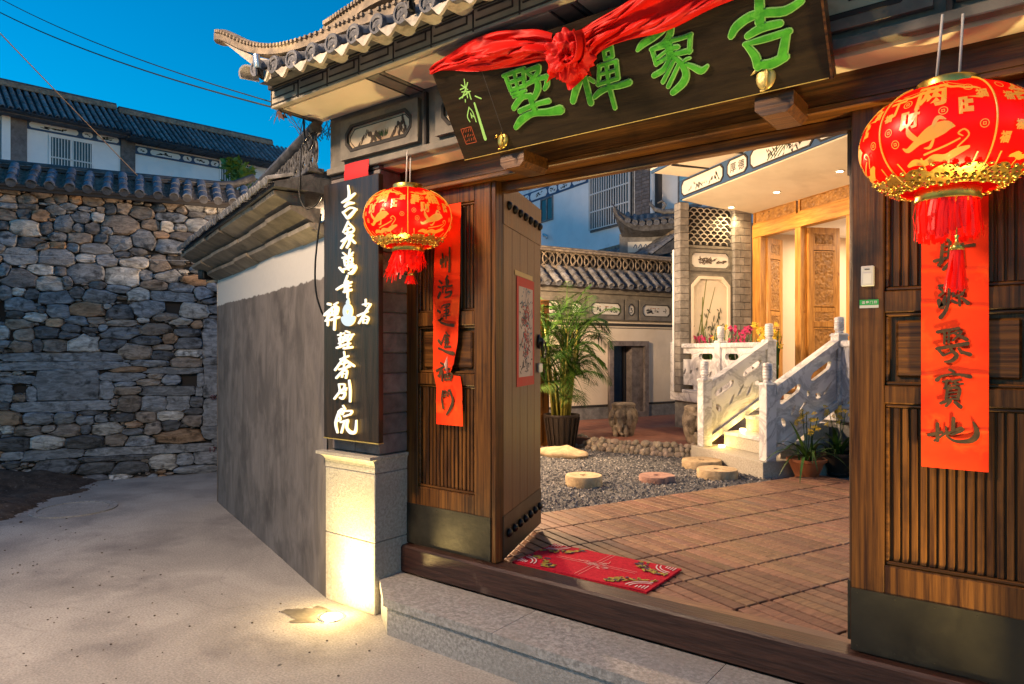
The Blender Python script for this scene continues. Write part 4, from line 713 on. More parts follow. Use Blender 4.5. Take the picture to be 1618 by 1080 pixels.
part('door_post', MB().box(-2.975, -3.03, 2.865, 2.93, .358, 2.413, .004), dark_wood_v, GH)
part('head_rail', MB().box(-3.0, .17, 2.905, 2.955, 2.36, 2.411, .004), dark_wood_h, GH)

def open_leaf(hx, hy, ang, flip=1):
    D = part('open_door_leaf', MB().box(0, .82, -.025, .025, .37, 2.425, .004), dark_wood_v if flip < 0 else leaf_wood, GH, loc=(hx, hy, 0), rot=(0, 0, ang))
    yf = -.025*flip
    for k in range(5):   # wide boards
        a = .004+k*.1625
        part('board', MB().box(a+.0015, a+.1610, yf-.006*flip, yf+.001*flip, .60, 2.19, .002), leaf_wood, D)
    part('top_plate', MB().box(-.001, .821, yf-.009*flip, yf+.004*flip, 2.19, 2.426), kick_metal if 0 else leaf_wood, D)
    part('kick_plate', MB().box(-.001, .821, yf-.008*flip, yf+.004*flip, .368, .60), kick_metal, D)
    b = MB(); b.lathe([(.022, 0), (.026, .004), (.024, .012), (.016, .021), (.007, .025), (0, .026)], 14, cap=False)
    b.xf(lambda x, y, z: (x, -z*flip, y)); bm_ = b.mesh('boss', True); bm_.materials.append(black_metal)
    for k in range(7):
        s = .085+k*.113
        part('boss', bm_, None, D, loc=(s, yf-.008*flip, 2.305)); part('boss', bm_, None, D, loc=(s, yf-.008*flip, .492))
    return D
LEAF_A = math.atan2(.771, -.291)
OL = open_leaf(-2.318, 2.905, LEAF_A, 1)
open_leaf(-.553, 2.925, R(66), -1)
# ring handle on the open leaf
k = MB(); k.lathe([(.045, 0), (.05, .006), (.035, .012), (.02, .03), (.012, .036), (0, .037)], 16, cap=False)
k.xf(lambda x, y, z: (x, -z, y)); KN = part('knocker', k, black_metal, OL, loc=(.76, -.034, 1.56), smooth=True)
k = MB(); k.tube([(.052*math.sin(a), -.034, -.05-.052*math.cos(a)) for a in np.linspace(0, 2*PI, 21)], .006, 6, caps=False)
part('ring', k, black_metal, KN, smooth=True)
part('lock_case', MB().box(.72, .80, -.05, -.03, 1.36, 1.42, .005), silver, OL)

# granite doorstep
DS = thing('doorstep', 'grey granite doorstep with a chamfered end below the wooden threshold', 'doorstep', (-1.3, 2.6, 0), wc=True)
body = [(-2.715, 2.465), (-.145, 2.465), (.100, 2.64), (.16, 2.798), (-3.02, 2.798), (-2.962, 2.64)]
xs = [-2.73, -1.99, -1.02, -.13]
part('riser', MB().prism(body, 0, .15, 'z'), granite, DS)
for i, (a, b) in enumerate(zip(xs[:-1], xs[1:])):
    poly = [(a+.0015, 2.45), (b-.0015, 2.45), (b-.0015, 2.8), (a+.0015, 2.8)]
    if i == 0: poly = [(-2.73, 2.45), (b-.0015, 2.45), (b-.0015, 2.80), (-3.028, 2.80), (-2.962, 2.632)]
    if i == 2: poly = [(a+.0015, 2.45), (-.13, 2.45), (.103, 2.632), (.165, 2.80), (a+.0015, 2.80)]
    part('slab', MB().prism(poly, .152, .196, 'z'), granite, DS)

# ------------------------------------------------------------------ ground uplights
def uplight(x, y, label, tgt, energy):
    t = thing('ground_uplight', label, 'uplight', (x, y, 0), group='uplights set in the ground before the gate pillars')
    part('rim', MB().lathe([(.058, -.02), (.058, .006), (.075, .006), (.08, 0), (.08, -.02)], 28, cap=False), silver, t, smooth=True, ang=30)
    part('lens', MB().lathe([(0, .004), (.057, .003)], 24, cap=False), glow('uplight_lens', (1, .86, .45), 8), t)
    for e_, sp_, bl_, tg in ((energy, 96, 1.0, tgt), (energy*.2, 150, .5, (tgt[0], 2.62, 1.0))):
        l = lamp('uplight_lamp', 'SPOT', (0, 0, .03), e_, (1.0, .72, .27), size=.05, spot=sp_, blend=bl_, parent=None)
        l.parent = t
        aim(l, Vector(tg), Vector((x, y, .03)))
    l = lamp('pool_fill', 'POINT', (0, -.0, .10), 3.4, (1, .68, .24), size=.03); l.parent = t  # added bare light above the lens, widens the warm pool on the paving
    return t
uplight(-3.142, 2.437, 'round glowing uplight set in the paving at the foot of the granite pillar', (-2.80, 2.38, 2.4), 42)
uplight(.285, 2.437, 'round uplight in the paving before the right gate pillar', (-.25, 2.46, 2.2), 95)
def stain_pt(u, v):
    a = 2.3+2.7*u; k = math.sin(PI*u)**.7
    r = .083+v*k*(.05+.20*max(0, .55+noise.noise((u*5, 3, 1)))+.05*noise.noise((u*17, 1, 5)))
    return (-3.142+r*math.cos(a)*1.15, 2.437+r*math.sin(a)*.8, .0022)
struct('damp_stain', MB().grid(stain_pt, 70, 6), M('damp', (.10, .088, .07), (.20, .18, .155), 9, .5, bump=.3, bscale=40), kind='stuff')
# ------------------------------------------------------------------ name plaque over the door
PU = Vector((0, -.24, .37)).normalized(); PN = Vector((0, -PU.z, PU.y))   # up along the board, outward normal
PB = Vector((0, 2.57, 2.452))
def pf(x, s, h=0): p = PB + PU*s + PN*h; return (x, p.y, p.z)
PQ = thing('name_plaque', 'long dark wooden name plaque with four green carved characters over the gate', 'plaque', (-1.41, 2.6, 2.45), wc=True)
m = MB(); c = .004
for (x0, x1, s0, s1, h0, h1) in ((-2.262, -.565, 0, .44, -.05, 0),):
    m.v += [pf(x, s, h) for x in (x0, x1) for s in (s0, s1) for h in (h0, h1)]
    m.f += [(0,1,3,2),(4,6,7,5),(0,4,5,1),(2,3,7,6),(0,2,6,4),(1,5,7,3)]
part('board', m, plaque_wood, PQ)
def rim_box(x0, x1, s0, s1, h0, h1):
    m = MB(); m.v += [pf(x, s, h) for x in (x0, x1) for s in (s0, s1) for h in (h0, h1)]
    m.f += [(0,1,3,2),(4,6,7,5),(0,4,5,1),(2,3,7,6),(0,2,6,4),(1,5,7,3)]; return m
part('end_cap', rim_box(-.564, -.556, -.004, .445, -.055, .003), dark_wood_h, PQ)
part('board_joint', rim_box(-1.983, -1.980, .001, .439, -.001, .0006), trim_dark, PQ)
m = MB(); m.v += [pf(x, s, h) for x, s, h in ((-2.262, .0005, .0008), (-.57, .0005, .0008), (-.57, .004, .0012), (-2.262, .004, .0012))]; m.f.append((0, 1, 2, 3))
part('edge_line', m, gold_dull, PQ)
for ch in PLAQUE:
    wide = [[(a, b, w+.008) for a, b, w in st] for st in ch]
    part('character', brush(MB(), ch, pf, .0, .0075, .00025), green_paint, PQ)
    part('character_edge', brush(MB(), wide, pf, .0, .004, .0002), green_edge, PQ)
for ch in SIGNATURE:
    part('signature', brush(MB(), ch, pf, 0, .002, .0001), green_edge, PQ)
m = MB()
x0, x1, s0, s1 = -2.215, -2.150, .075, .150
for (a, b, w) in ((x0, x1, .004),):
    for st in ([(x0, s0, w), (x1, s0, w)], [(x0, s1, w), (x1, s1, w)], [(x0, s0, w), (x0, s1, w)], [(x1, s0, w), (x1, s1, w)]): brush(m, [st], pf, 0, .0014)
for i in range(12):
    a = x0+.008+(i % 4)*.0155; b = s0+.012+(i//4)*.022
    brush(m, [[(a, b, .0035), (a+rng.uniform(.002, .012), b+rng.uniform(.0, .016), .0035)]], pf, 0, .0012+.0001*i)
part('red_seal', m, flat('seal_red', (.28, .05, .015), .7), PQ)
# gilt leaf-shaped studs and the timber brackets that carry the board
for i, (x, s, r) in enumerate(((-1.992, .055, .040), (-.776, .055, .046))):
    st = thing('gilt_stud', ['bright gilt curled leaf stud on the lower left of the plaque', 'dull gilt round leaf stud on the lower right of the plaque'][i], 'stud', pf(x, s, .004), group='gilt studs on the plaque')
    m = MB(); m.ell((0, 0, 0), (r*.78, .014, r), 16, 10)
    m.xf(lambda a, b, c: (a, b-.05*abs(a)*(1 if i == 0 else .1), c))
    part('leaf', m, gold if i == 0 else gold_dull, st, smooth=True)
    m = MB(); m.tube([(0, -.015, r*.9), (r*.25, -.018, r*.2), (r*.1, -.016, -r*.8)], [.002, .004, .002], 6)
    m.tube([(-r*.5, -.004, r*.7), (-r*.75, -.012, r*.55), (-r*1.15, -.008, r*.35)], [.006, .006, .001], 6)
    m.tube([(0, -.004, -r*.8), (0, -.02, -r*1.15), (-r*.3, -.024, -r*1.2)], .004, 6)
    part('hook', m, gold if i == 0 else gold_dull, st, smooth=True)
    # bracket on the lintel
    m = MB(); bx = -1.985 if i == 0 else -.765
    m.prism([(bx-.07, 2.452), (bx+.07, 2.452), (bx+.07, 2.40), (bx+.045, 2.378), (bx-.045, 2.378), (bx-.07, 2.40)], 2.595, 2.80)
    part('plaque_bracket', m, dark_wood_h, GH)
# red silk knotted across the plaque
SK = thing('silk_drape', 'red silk cloth draped along the plaque top and tied in a big knot', 'silk drape', pf(-1.5, .36, .02), wc=True)
def swag(path, n=150, m_=56, seed=0, fold=1.0):
    P = [Vector(p) for p in path]   # (x, s_low, s_high)
    def at(t):
        t *= len(P)-1; i = min(int(t), len(P)-2); k = t-i
        p0, p1, p2, p3 = P[max(i-1, 0)], P[i], P[i+1], P[min(i+2, len(P)-1)]
        return .5*((2*p1)+(p2-p0)*k+(2*p0-5*p1+4*p2-p3)*k*k+(3*p1-p0-3*p2+p3)*k**3)
    def fn(u, v):
        q = at(u); w = q.z-q.y
        s = q.y + w*v
        f = noise.noise((q.x*2.6+seed, v*2.6+q.x*1.6, seed))*.07 + noise.noise((q.x*6+seed, v*5-q.x*3, seed+4))*.022
        pleat = .010*math.sin(v*9+q.x*4+2.5*noise.noise((q.x*2.5, seed, 1)))
        h = .012 + (.5*w)*math.sin(PI*min(max(v, 0), 1))**.6*.45 + (f+pleat)*math.sin(PI*v)**.5*fold
        s += .018*noise.noise((q.x*4, v*2+seed, 7))
        rg = abs(noise.noise((q.x*3.4+seed, v*3.2-q.x*2.0, seed+20)))*.034+abs(noise.noise((q.x*6.5+seed, v*6.5-q.x*3.0, seed+31)))*.022+abs(noise.noise((q.x*14, v*12-q.x*5, seed+9)))*.007
        h += (rg-.018)*math.sin(PI*v)**.5*1.7
        return pf(q.x, s, max(h, .010))
    return MB().grid(fn, n, m_)
part('cloth', swag([(-2.262, .432, .45), (-2.20, .425, .475), (-2.04, .385, .50), (-1.83, .348, .505), (-1.66, .34, .46), (-1.57, .30, .42)], seed=2), red_silk, SK, smooth=True)
part('cloth', swag([(-1.46, .27, .40), (-1.34, .315, .425), (-1.12, .312, .465), (-.9, .33, .50), (-.62, .36, .52), (-.55, .36, .51)], seed=11), red_silk, SK, smooth=True)
seed_k = 4.0
def knot(u, v):
    a = 2*PI*u; th = PI*v
    d = Vector((math.sin(th)*math.cos(a), math.sin(th)*math.sin(a), math.cos(th)))
    sw = a+2.2*th
    r = 1 + .20*math.sin(3*sw+1.5*noise.noise(d*2)) + .30*noise.noise(d*2.3+Vector((3, 1, 2))) + .15*noise.noise(d*5)
    r += .30*abs(noise.noise(d*3.4+Vector((5, 2, seed_k))))-.10+.16*abs(noise.noise(d*7+Vector((1, 7, 3))))
    r -= .35*max(0, .5-(d-Vector((-.25, .25, .9)).normalized()).length)
    return pf(-1.500+.092*d.x*r, .325+.078*d.y*r, .05+.065*d.z*r)
part('knot', MB().grid(knot, 120, 76), red_silk, SK, smooth=True)
def flap(u, v):
    x = -1.60+.17*u; top = .34; bot = .245-.035*u+.05*(u-.5)**2+.02*math.sin(u*9)
    s = top+(bot-top)*v
    h = .075+.035*math.sin(u*11+v*2)*(.4+v)+.03*noise.noise((u*3, v*3, 9))-.02*v
    return pf(x+.02*math.sin(v*4+u*3), s, max(h, .014))
part('knot_tail', MB().grid(flap, 36, 16), red_silk, SK, smooth=True)
def loopf(u, v):
    a = -2.4+3.3*u; r = .055+.012*math.sin(u*8)
    return pf(-1.475+.06*math.cos(a)*1.0+.02*v, .375+.075*math.sin(a)*.8-.02*v, .07+.05*math.sin(u*PI)+.03*math.sin(v*6))
part('knot_loop', MB().grid(loopf, 30, 10), red_silk, SK, smooth=True)

# ------------------------------------------------------------------ lit vertical sign
SG = thing('lit_sign', 'tall dark vertical signboard with glowing white brush characters on the gate pillar', 'sign', (-3.13, 2.58, .985), wc=True)
part('board', MB().box(-3.372, -2.889, 2.558, 2.598, .986, 2.488, .004), sign_wood, SG)
part('edge_strip', MB().box(-3.372, -2.889, 2.5575, 2.5985, .980, .9855), gold_dull, SG)
part('bracket', MB().box(-3.25, -3.0, 2.598, 2.66, 1.2, 1.26), black_metal, SG); part('bracket', MB().box(-3.25, -3.0, 2.598, 2.66, 2.2, 2.26), black_metal, SG)
sf = lambda x, z, h=0: (x, 2.558-h, z)
letter_face = glow('letter_face', (1, .93, .80), .42)
letter_glow = glow('letter_glow', (1, .60, .14), .8)
for ch in SIGN:
    thin = [[(a, b, w*.70) for a, b, w in st] for st in ch]
    c_ = part('character', brush(MB(), thin, sf, .014, .020, .0002), letter_face, SG)
    back = [[(a, b, w*.8) for a, b, w in st] for st in ch]
    part('character_backlight', brush(MB(), back, lambda x, z, h: (x, 2.558-.0145+h, z), 0.0, .0035, .0001), letter_glow, c_)
# seated figure emblem: drop, ring and bowl
def circ(cx, cz, rx, rz, a0=0, a1=2*PI, n=28): return [(cx+rx*math.cos(a0+(a1-a0)*i/n), cz+rz*math.sin(a0+(a1-a0)*i/n)) for i in range(n if abs(a1-a0) > 6.2 else n+1)]
em_face = glow('emblem_face', (.86, .97, 1.0), .30)
heart = [(-3.131+.0135*x, 1.7245+.0135*z) for x, z in [(0, -1.4), (.7, -.4), (1.0, .35), (.7, .9), (.3, .9), (0, .5), (-.3, .9), (-.7, .9), (-1.0, .35), (-.7, -.4)]]
ringo = circ(-3.1302, 1.7264, .0425, .0285*1.55)
part('emblem', plate('emblem', ringo, [heart], .005), em_face, SG, loc=(0, 2.541, 0))
bowl = circ(-3.126, 1.694, .063, .052, PI, 2*PI, 20) + [(-3.085, 1.700), (-3.11, 1.687), (-3.128, 1.684), (-3.148, 1.687), (-3.17, 1.700)]
part('emblem', plate('emblem', bowl, [], .005), em_face, SG, loc=(0, 2.541, 0))
drop = [(-3.1302+.0155*x, 1.777+.0155*z) for x, z in [(.5, 1.7), (.75, .8), (.95, 0), (.7, -.8), (0, -1.1), (-.7, -.8), (-.95, 0), (-.5, .8)]]
part('emblem', plate('emblem', drop, [], .005), em_face, SG, loc=(0, 2.541, 0))
for pl, nm in ((ringo, 'a'), (bowl, 'b'), (drop, 'c')):
    part('emblem_backlight', MB().prism(pl, 2.5455, 2.5485), letter_glow, SG)

# red paper slip above the sign
solo('paper_slip', MB().grid(lambda u, v: (-3.235+.215*u, 2.602-.006*math.sin(u*3)-.003*math.sin(v*5), 2.493+.105*v+.012*u*0), 8, 6), red_slip,
     'small red paper slip pasted on the pillar above the lit sign', 'paper', smooth=True)

# ------------------------------------------------------------------ red couplets on the doors
def strip(rows, y, mat, label, cat, name, chars, wav=.004, curl=None):
    def fn(u, v):
        t = v*(len(rows)-1); i = min(int(t), len(rows)-2); k = t-i
        z = rows[i][0]*(1-k)+rows[i+1][0]*k; a = rows[i][1]*(1-k)+rows[i+1][1]*k; b = rows[i][2]*(1-k)+rows[i+1][2]*k
        x = a+(b-a)*u
        o = wav*(.5+noise.noise((x*4, z*5, 2)))+.0025*math.sin(z*42+3*noise.noise((x*5, z*3, 1)))*max(0, noise.noise((x*3, z*2, 6))+.2)+sum(.004*max(0, 1-abs(z-q_-.012*math.sin(x*11+q_*7))/.010) for q_ in (1.22, 1.41, 1.66, 1.79, 1.93))
        if curl: o += curl(u, z)
        return (x, y-.001-max(o, 0), z)
    t = solo(name, MB().grid(fn, 14, 180), mat, label, cat, smooth=True)
    for ch in chars:
        part('character', brush(MB(), ch, lambda x, z, h: (x, y-.0085-h, z), 0, .0006, .00005), ink_brown, t)
    return t
x0, x1 = -.3225, -.1235
strip([(2.03, x0+.002, x1), (1.5, x0, x1+.001), (1.085, x0+.001, x1)], 2.842, red_paper, 'red paper couplet strip with brush characters on the right door leaf', 'couplet', 'couplet_strip', COUPLET_RIGHT, .004)
cx = lambda u: -2.716+(u-688)*(.203/42)
cz = lambda v: 1.5-(v-554)*.00355
rows = [(cz(v), cx(a), cx(b)) for v, a, b in ((322, 690, 727), (400, 685, 726), (460, 683, 726), (540, 683, 722), (575, 683, 716), (588, 683.5, 711), (592, 684, 709), (594, 684, 726), (612, 688, 728.5), (672, 688, 730))]
CL = strip(rows, 2.842, red_paper, 'torn red paper couplet strip with brush characters behind the left lantern', 'couplet', 'couplet_strip', COUPLET_LEFT, .004)
# the paper corner that has come loose, folded back to its pale reverse
def fold(u, v):
    x = cx(709)+.022*u-.03*v*u; z = cz(592)+.105*v*(1-.45*u)
    return (x-.012*v, 2.838-.035*u*(1-.5*v)-.004, z)
part('loose_corner', MB().grid(fold, 6, 8), flat('paper_back', (.62, .40, .30), .7), CL, smooth=True)
# door print on the open leaf (generic coloured figure print)
PO = thing('door_print', 'red bordered paper print with a coloured figure on the open door leaf', 'poster', (-2.318, 2.905, 0), LEAF_A)
part('border', MB().box(.25, .64, -.0345, -.0335, 1.29, 1.935), flat('print_red', (.50, .025, .02), .6), PO)
part('sheet', MB().box(.29, .60, -.0355, -.0347, 1.345, 1.88), M('print_paper', (.46, .37, .29), (.58, .48, .38), 5, .8, bump=.05, c3=(.40, .30, .26), c3scale=9, c3lo=.55, c3hi=.7), PO)
part('tape', MB().box(.21, .60, -.0350, -.0337, 1.937, 1.965), flat('tape_tan', (.5, .36, .14), .5), PO)
cols = [flat('print_blue', (.10, .19, .24), .7), flat('print_dark', (.08, .07, .07), .7), flat('print_red2', (.45, .04, .03), .7)]
r_ = random.Random(5)
for ci, (n_, zlo, zhi, xs) in enumerate(((80, 1.45, 1.87, .13), (130, 1.36, 1.80, .14), (60, 1.45, 1.78, .08))):
    m = MB(); st = []
    for i in range(n_):
        x = .445+r_.gauss(0, .5)*xs; x = min(max(x, .31), .58); z = r_.uniform(zlo, zhi); a = r_.uniform(0, PI); l = r_.uniform(.012, .04)
        st.append([(x, z, .004), (x+l*.5*math.cos(a)+r_.gauss(0, .006), z+l*.5*math.sin(a), r_.uniform(.005, .012)), (min(max(x+l*math.cos(a), .30), .59), min(max(z+l*math.sin(a), 1.355), 1.87), .003)])
    brush(m, st, lambda a, b, c: (a, -.0356-c, b), 0, .0003+.0004*ci, .000004)
    part('ink', m, cols[ci], PO, kind='stuff')

# ------------------------------------------------------------------ lanterns
lant_m = bpy.data.materials.new('lantern_silk'); lant_m.use_nodes = True
def lantern_fabric(m, c, tc_, transl, coat, em=None):
    t = m.node_tree; t.nodes.clear(); N = t.nodes; Lk = t.links
    o = N.new('ShaderNodeOutputMaterial'); d = N.new('ShaderNodeBsdfDiffuse'); tr = N.new('ShaderNodeBsdfTranslucent'); gl = N.new('ShaderNodeBsdfGlossy')
    d.inputs[0].default_value = (*c, 1); tr.inputs[0].default_value = (*tc_, 1); gl.inputs['Roughness'].default_value = .35; gl.inputs[0].default_value = (1, .9, .9, 1)
    a = N.new('ShaderNodeMixShader'); a.inputs[0].default_value = transl; b = N.new('ShaderNodeMixShader'); b.inputs[0].default_value = coat
    Lk.new(d.outputs[0], a.inputs[1]); Lk.new(tr.outputs[0], a.inputs[2]); Lk.new(a.outputs[0], b.inputs[1]); Lk.new(gl.outputs[0], b.inputs[2]); Lk.new(b.outputs[0], o.inputs[0])
    if em:
        e = N.new('ShaderNodeEmission'); e.inputs[0].default_value = (*em, 1); e.inputs[1].default_value = 1; ad = N.new('ShaderNodeAddShader')
        Lk.new(b.outputs[0], ad.inputs[0]); Lk.new(e.outputs[0], ad.inputs[1]); Lk.new(ad.outputs[0], o.inputs[0])
lantern_fabric(lant_m, (.40, .002, .004), (.85, .007, .003), .58, .02)
lant_gold = bpy.data.materials.new('lantern_print'); lant_gold.use_nodes = True
lantern_fabric(lant_gold, (.70, .42, .05), (.85, .50, .04), .35, .10, (.07, .035, .002))  # faint emission added so print and ribs look lit from inside
tassel_m = bpy.data.materials.new('tassel_red'); tassel_m.use_nodes = True
lantern_fabric(tassel_m, (.86, .016, .008), (.9, .02, .008), .45, .02, (.035, .0006, .0003))  # threads are no lamp, a faint red emission is added to brighten them
ERX, ERZ = .246, .172
def shell_pt(a, z, h=0):
    k = math.sqrt(max(0, 1-(z/ERZ)**2))**.92
    r = max(ERX*k, .0)+h*k
    return (r*math.cos(a), r*math.sin(a), z+h*z/ERZ)
def lantern(loc, label, facing, seed, long_tassel, scale=1.0, cord=None):
    rr = random.Random(seed)
    t = thing('red_lantern', label, 'lantern', loc, facing, 'red lanterns hanging before the doors'); t.scale = (scale,)*3
    zt, zb = .150, -.150
    m = MB(); nz = 20; n = 80
    zs = [zb+(zt-zb)*j/nz for j in range(nz+1)]
    m.v = [shell_pt(2*PI*i/n, z, -.004*(1-abs(math.sin(5*2*PI*i/n))**.6)) for z in zs for i in range(n)]
    m.f = [(j*n+i, j*n+(i+1) % n, (j+1)*n+(i+1) % n, (j+1)*n+i) for j in range(nz) for i in range(n)]
    SH = part('shell', m, lant_m, t, smooth=True)
    for i in range(5):
        a = 2*PI*i/5+.31
        part('rib', MB().tube([shell_pt(a, z, .003) for z in zs], .0026, 5), lant_gold, SH, smooth=True)
    # caps
    def band(r, z0, z1, nm):
        m = MB().lathe([(r-.006, z0), (r, z0), (r+.003, z0+.004), (r, (z0+z1)/2), (r+.003, z1-.004), (r, z1), (r-.006, z1)], 32, cap=False)
        part(nm, m, gold, t, smooth=True, ang=50)
    band(.083, .146, .186, 'top_cap'); band(.088, -.186, -.150, 'bottom_cap')
    part('cap_lid', MB().lathe([(0, .18), (.08, .18)], 24, cap=False), gold_dull, t)
    # gold lace trim above the bottom cap
    m = MB()
    for row, (z, w) in enumerate(((-.146, .010), (-.134, .012), (-.119, .012))):
        n_ = 46 - row*2
        for i in range(n_):
            a = 2*PI*(i+.5*(row % 2))/n_; p = shell_pt(a, z+rr.uniform(-.004, .004)+(.010*abs(math.sin(5*a)) if row == 2 else 0), .007)
            m.ell(p, (.0085*rr.uniform(.6, 1.2), .0085, .0055*rr.uniform(.7, 1.3)), 6, 4)
    zl = [-.150, -.140, -.130, -.122]
    nn_ = 90; b0 = len(m.v)
    m.v += [shell_pt(2*PI*i/nn_, z+(.012*abs(math.sin(7.5*2*PI*i/nn_)) if j == 3 else 0), .004) for j, z in enumerate(zl) for i in range(nn_)]
    m.f += [(b0+j*nn_+i, b0+j*nn_+(i+1) % nn_, b0+(j+1)*nn_+(i+1) % nn_, b0+(j+1)*nn_+i) for j in range(3) for i in range(nn_)]
    part('lace_trim', m, gold, t, smooth=True, kind='stuff')
    m = MB()
    for i in range(90):
        a = rr.uniform(0, 2*PI); p = shell_pt(a, rr.uniform(-.148, -.118), .012)
        m.ell(p, (.004, .004, .003), 5, 4)
    part('lace_beads', m, flat('bead_red_%d' % seed, (.5, .05, .02), .4), t, smooth=True, kind='stuff')
    # gold prints wrapped round the shell
    m = MB()
    def wrap(v, f, ang, zc, sz, rot=0, flipx=1):
        out = []
        for x, y, *_ in v:
            xr = (x*math.cos(rot)-y*math.sin(rot))*flipx; yr = x*math.sin(rot)+y*math.cos(rot)
            z = zc+yr*sz; r = max(.05, ERX*math.sqrt(max(0.05, 1-(zc/ERZ)**2)))
            out.append(shell_pt(ang+xr*sz/r, min(max(z, -.148), .148), .0025))
        m.add(out, f)
    def strokes2(st, w):
        mb_ = MB(); brush(mb_, [[(a, b, w if len(p) < 3 else p[2]) for p in s for a, b in [p[:2]]] for s in st], lambda a, b, c: (a, b, c), 0, .0, .0)
        return [(a, b) for a, b, c in mb_.v], mb_.f
    koi = [[(-.55, -.18, .02), (-.3, -.08, .16), (-.02, .06, .30), (.24, .14, .26), (.40, .12, .04)], [(-.30, -.08, .10), (-.48, .12, .12), (-.52, .28, .03)], [(-.32, -.12, .10), (-.56, -.22, .10), (-.66, -.16, .03)],
           [(.0, .2, .06), (.1, .36, .10), (.24, .30, .03)], [(.0, -.1, .05), (-.08, -.24, .07), (-.2, -.24, .02)]]
    cloud = [[(-.6, -.40, .05), (-.42, -.36, .11), (-.22, -.40, .10), (-.02, -.34, .12), (.2, -.36, .12), (.42, -.28, .13), (.62, -.22, .06)], [(.42, -.2, .03), (.6, -.02, .03), (.52, .1, .03), (.42, .04, .03), (.5, -.02, .02)], [(-.2, -.26, .035), (.2, -.16, .035), (.45, -.06, .03)]]
    kv, kf = strokes2(koi, .1); cv, cf = strokes2(cloud, .1)
    ringv = [(math.cos(2*PI*i/16)*r_, math.sin(2*PI*i/16)*r_) for r_ in (.5, .40) for i in range(16)]
    ringf = [(i, (i+1) % 16, 16+(i+1) % 16, 16+i) for i in range(16)]
    sqv = [(-.2, -.2), (.2, -.2), (.2, .2), (-.2, .2), (-.1, -.1), (.1, -.1), (.1, .1), (-.1, .1)]; sqf = [(0, 1, 5, 4), (1, 2, 6, 5), (2, 3, 7, 6), (3, 0, 4, 7)]
    words = '丁两财旺合家福' if long_tassel else '春福财旺合家福'
    G = {ch: glyphs(ch, .035) for ch in set(words+'福')}
    for s in range(5):
        a0 = 2*PI*s/5+.31
        w = 2*PI/5
        if s % 2 == 0:
            for ch, da, z, sz in ((words[0], .14, .068, .052), (words[1], .47, .085, .080), (words[2], .30, .022, .056), (words[3], .80, .034, .060)):
                v, f = G[ch]; wrap(v, f, a0+w*da, z, sz)
            for da, z in ((.26, .072), (.80, .095), (.58, .028), (.10, .0), (.16, -.038), (.90, -.02)):
                wrap(ringv, ringf, a0+w*da, z, .024); wrap(sqv, sqf, a0+w*da, z, .022)
            wrap(kv, kf, a0+w*.5, -.035, .125); wrap(cv, cf, a0+w*.5, -.045, .14); wrap(cv, cf, a0+w*.75, .125, .07, .3, -1); wrap(cv, cf, a0+w*.22, .118, .06, -.2, 1)
            for da, z, sz in ((.90, .070, .03), (.08, .045, .026)): v, f = G['福']; wrap(v, f, a0+w*da, z, sz)
        else:
            for ch, da, z, sz in ((words[4], .30, .078, .066), (words[5], .72, .050, .060), (words[6], .34, .022, .040), ('福', .22, -.022, .028)):
                v, f = G[ch]; wrap(v, f, a0+w*da, z, sz)
            for da, z, sz in ((.14, .060, .03), (.86, .005, .032), (.60, .005, .026), (.10, -.055, .03)): v, f = G['福']; wrap(v, f, a0+w*da, z, sz)
            wrap(kv, kf, a0+w*.58, -.040, .125, .3, -1); wrap(cv, cf, a0+w*.30, .095, .07, .2, 1); wrap(cv, cf, a0+w*.5, -.048, .125)
            for da, z in ((.55, .108), (.85, .10), (.12, .10)): wrap(ringv, ringf, a0+w*da, z, .022)
        for k in range(4):   # rays above the lace
            a = a0+w*(.14+.24*k)
            m.add([shell_pt(a-.014, -.118, .003), shell_pt(a+.014, -.118, .003), shell_pt(a+.011+.02*(k-1.5), -.088, .003), shell_pt(a-.011+.02*(k-1.5), -.088, .003)], [(0, 1, 2, 3)])
    part('gold_print', m, lant_gold, SH, kind='stuff')
    # tassel of loose threads
    m = MB()
    for i in range(230 if long_tassel else 260):
        a = rr.uniform(0, 2*PI); r = .090*math.sqrt(rr.uniform(.55, 1))
        x, y = r*math.cos(a), r*math.sin(a)
        if long_tassel:
            L = rr.uniform(.10, .13); sx = rr.gauss(0, .006); sy = rr.gauss(0, .006); bend = rr.gauss(0, .004)
        else:
            k = (x*.6-y*.8)/.08
            L = .07+.05*rr.random()+max(0, k)*.10*rr.random(); sx = .045+rr.gauss(0, .018); sy = rr.gauss(0, .018); bend = rr.gauss(0, .014)
        pts = [(x*.98, y*.98, -.178), (x+sx*.4+bend, y+sy*.4, -.178-L*.5), (x+sx, y+sy, -.178-L)]
        wv = .0045
        b0 = len(m.v); tx, ty = -math.sin(a)*wv, math.cos(a)*wv
        for p in pts: m.v += [(p[0]-tx, p[1]-ty, p[2]), (p[0]+tx, p[1]+ty, p[2])]
        m.f += [(b0, b0+1, b0+3, b0+2), (b0+2, b0+3, b0+5, b0+4)]
    part('tassel', m, tassel_m, t, kind='stuff')
    # small pendant with a gilt bell
    px, py, pz = (.018, .083, -.300) if long_tassel else (.052, .03, -.275)
    m = MB(); m.tube([(px, py, -.18), (px, py, pz)], .0022, 5)
    m.lathe([(.002, pz), (.007, pz-.006), (.004, pz-.014), (.006, pz-.024), (.016, pz-.034), (.020, pz-.048), (.0, pz-.049)], 12, px, py, cap=False)
    part('bell', m, gold, t, smooth=True)
    m = MB(); hh = .125 if long_tassel else .05
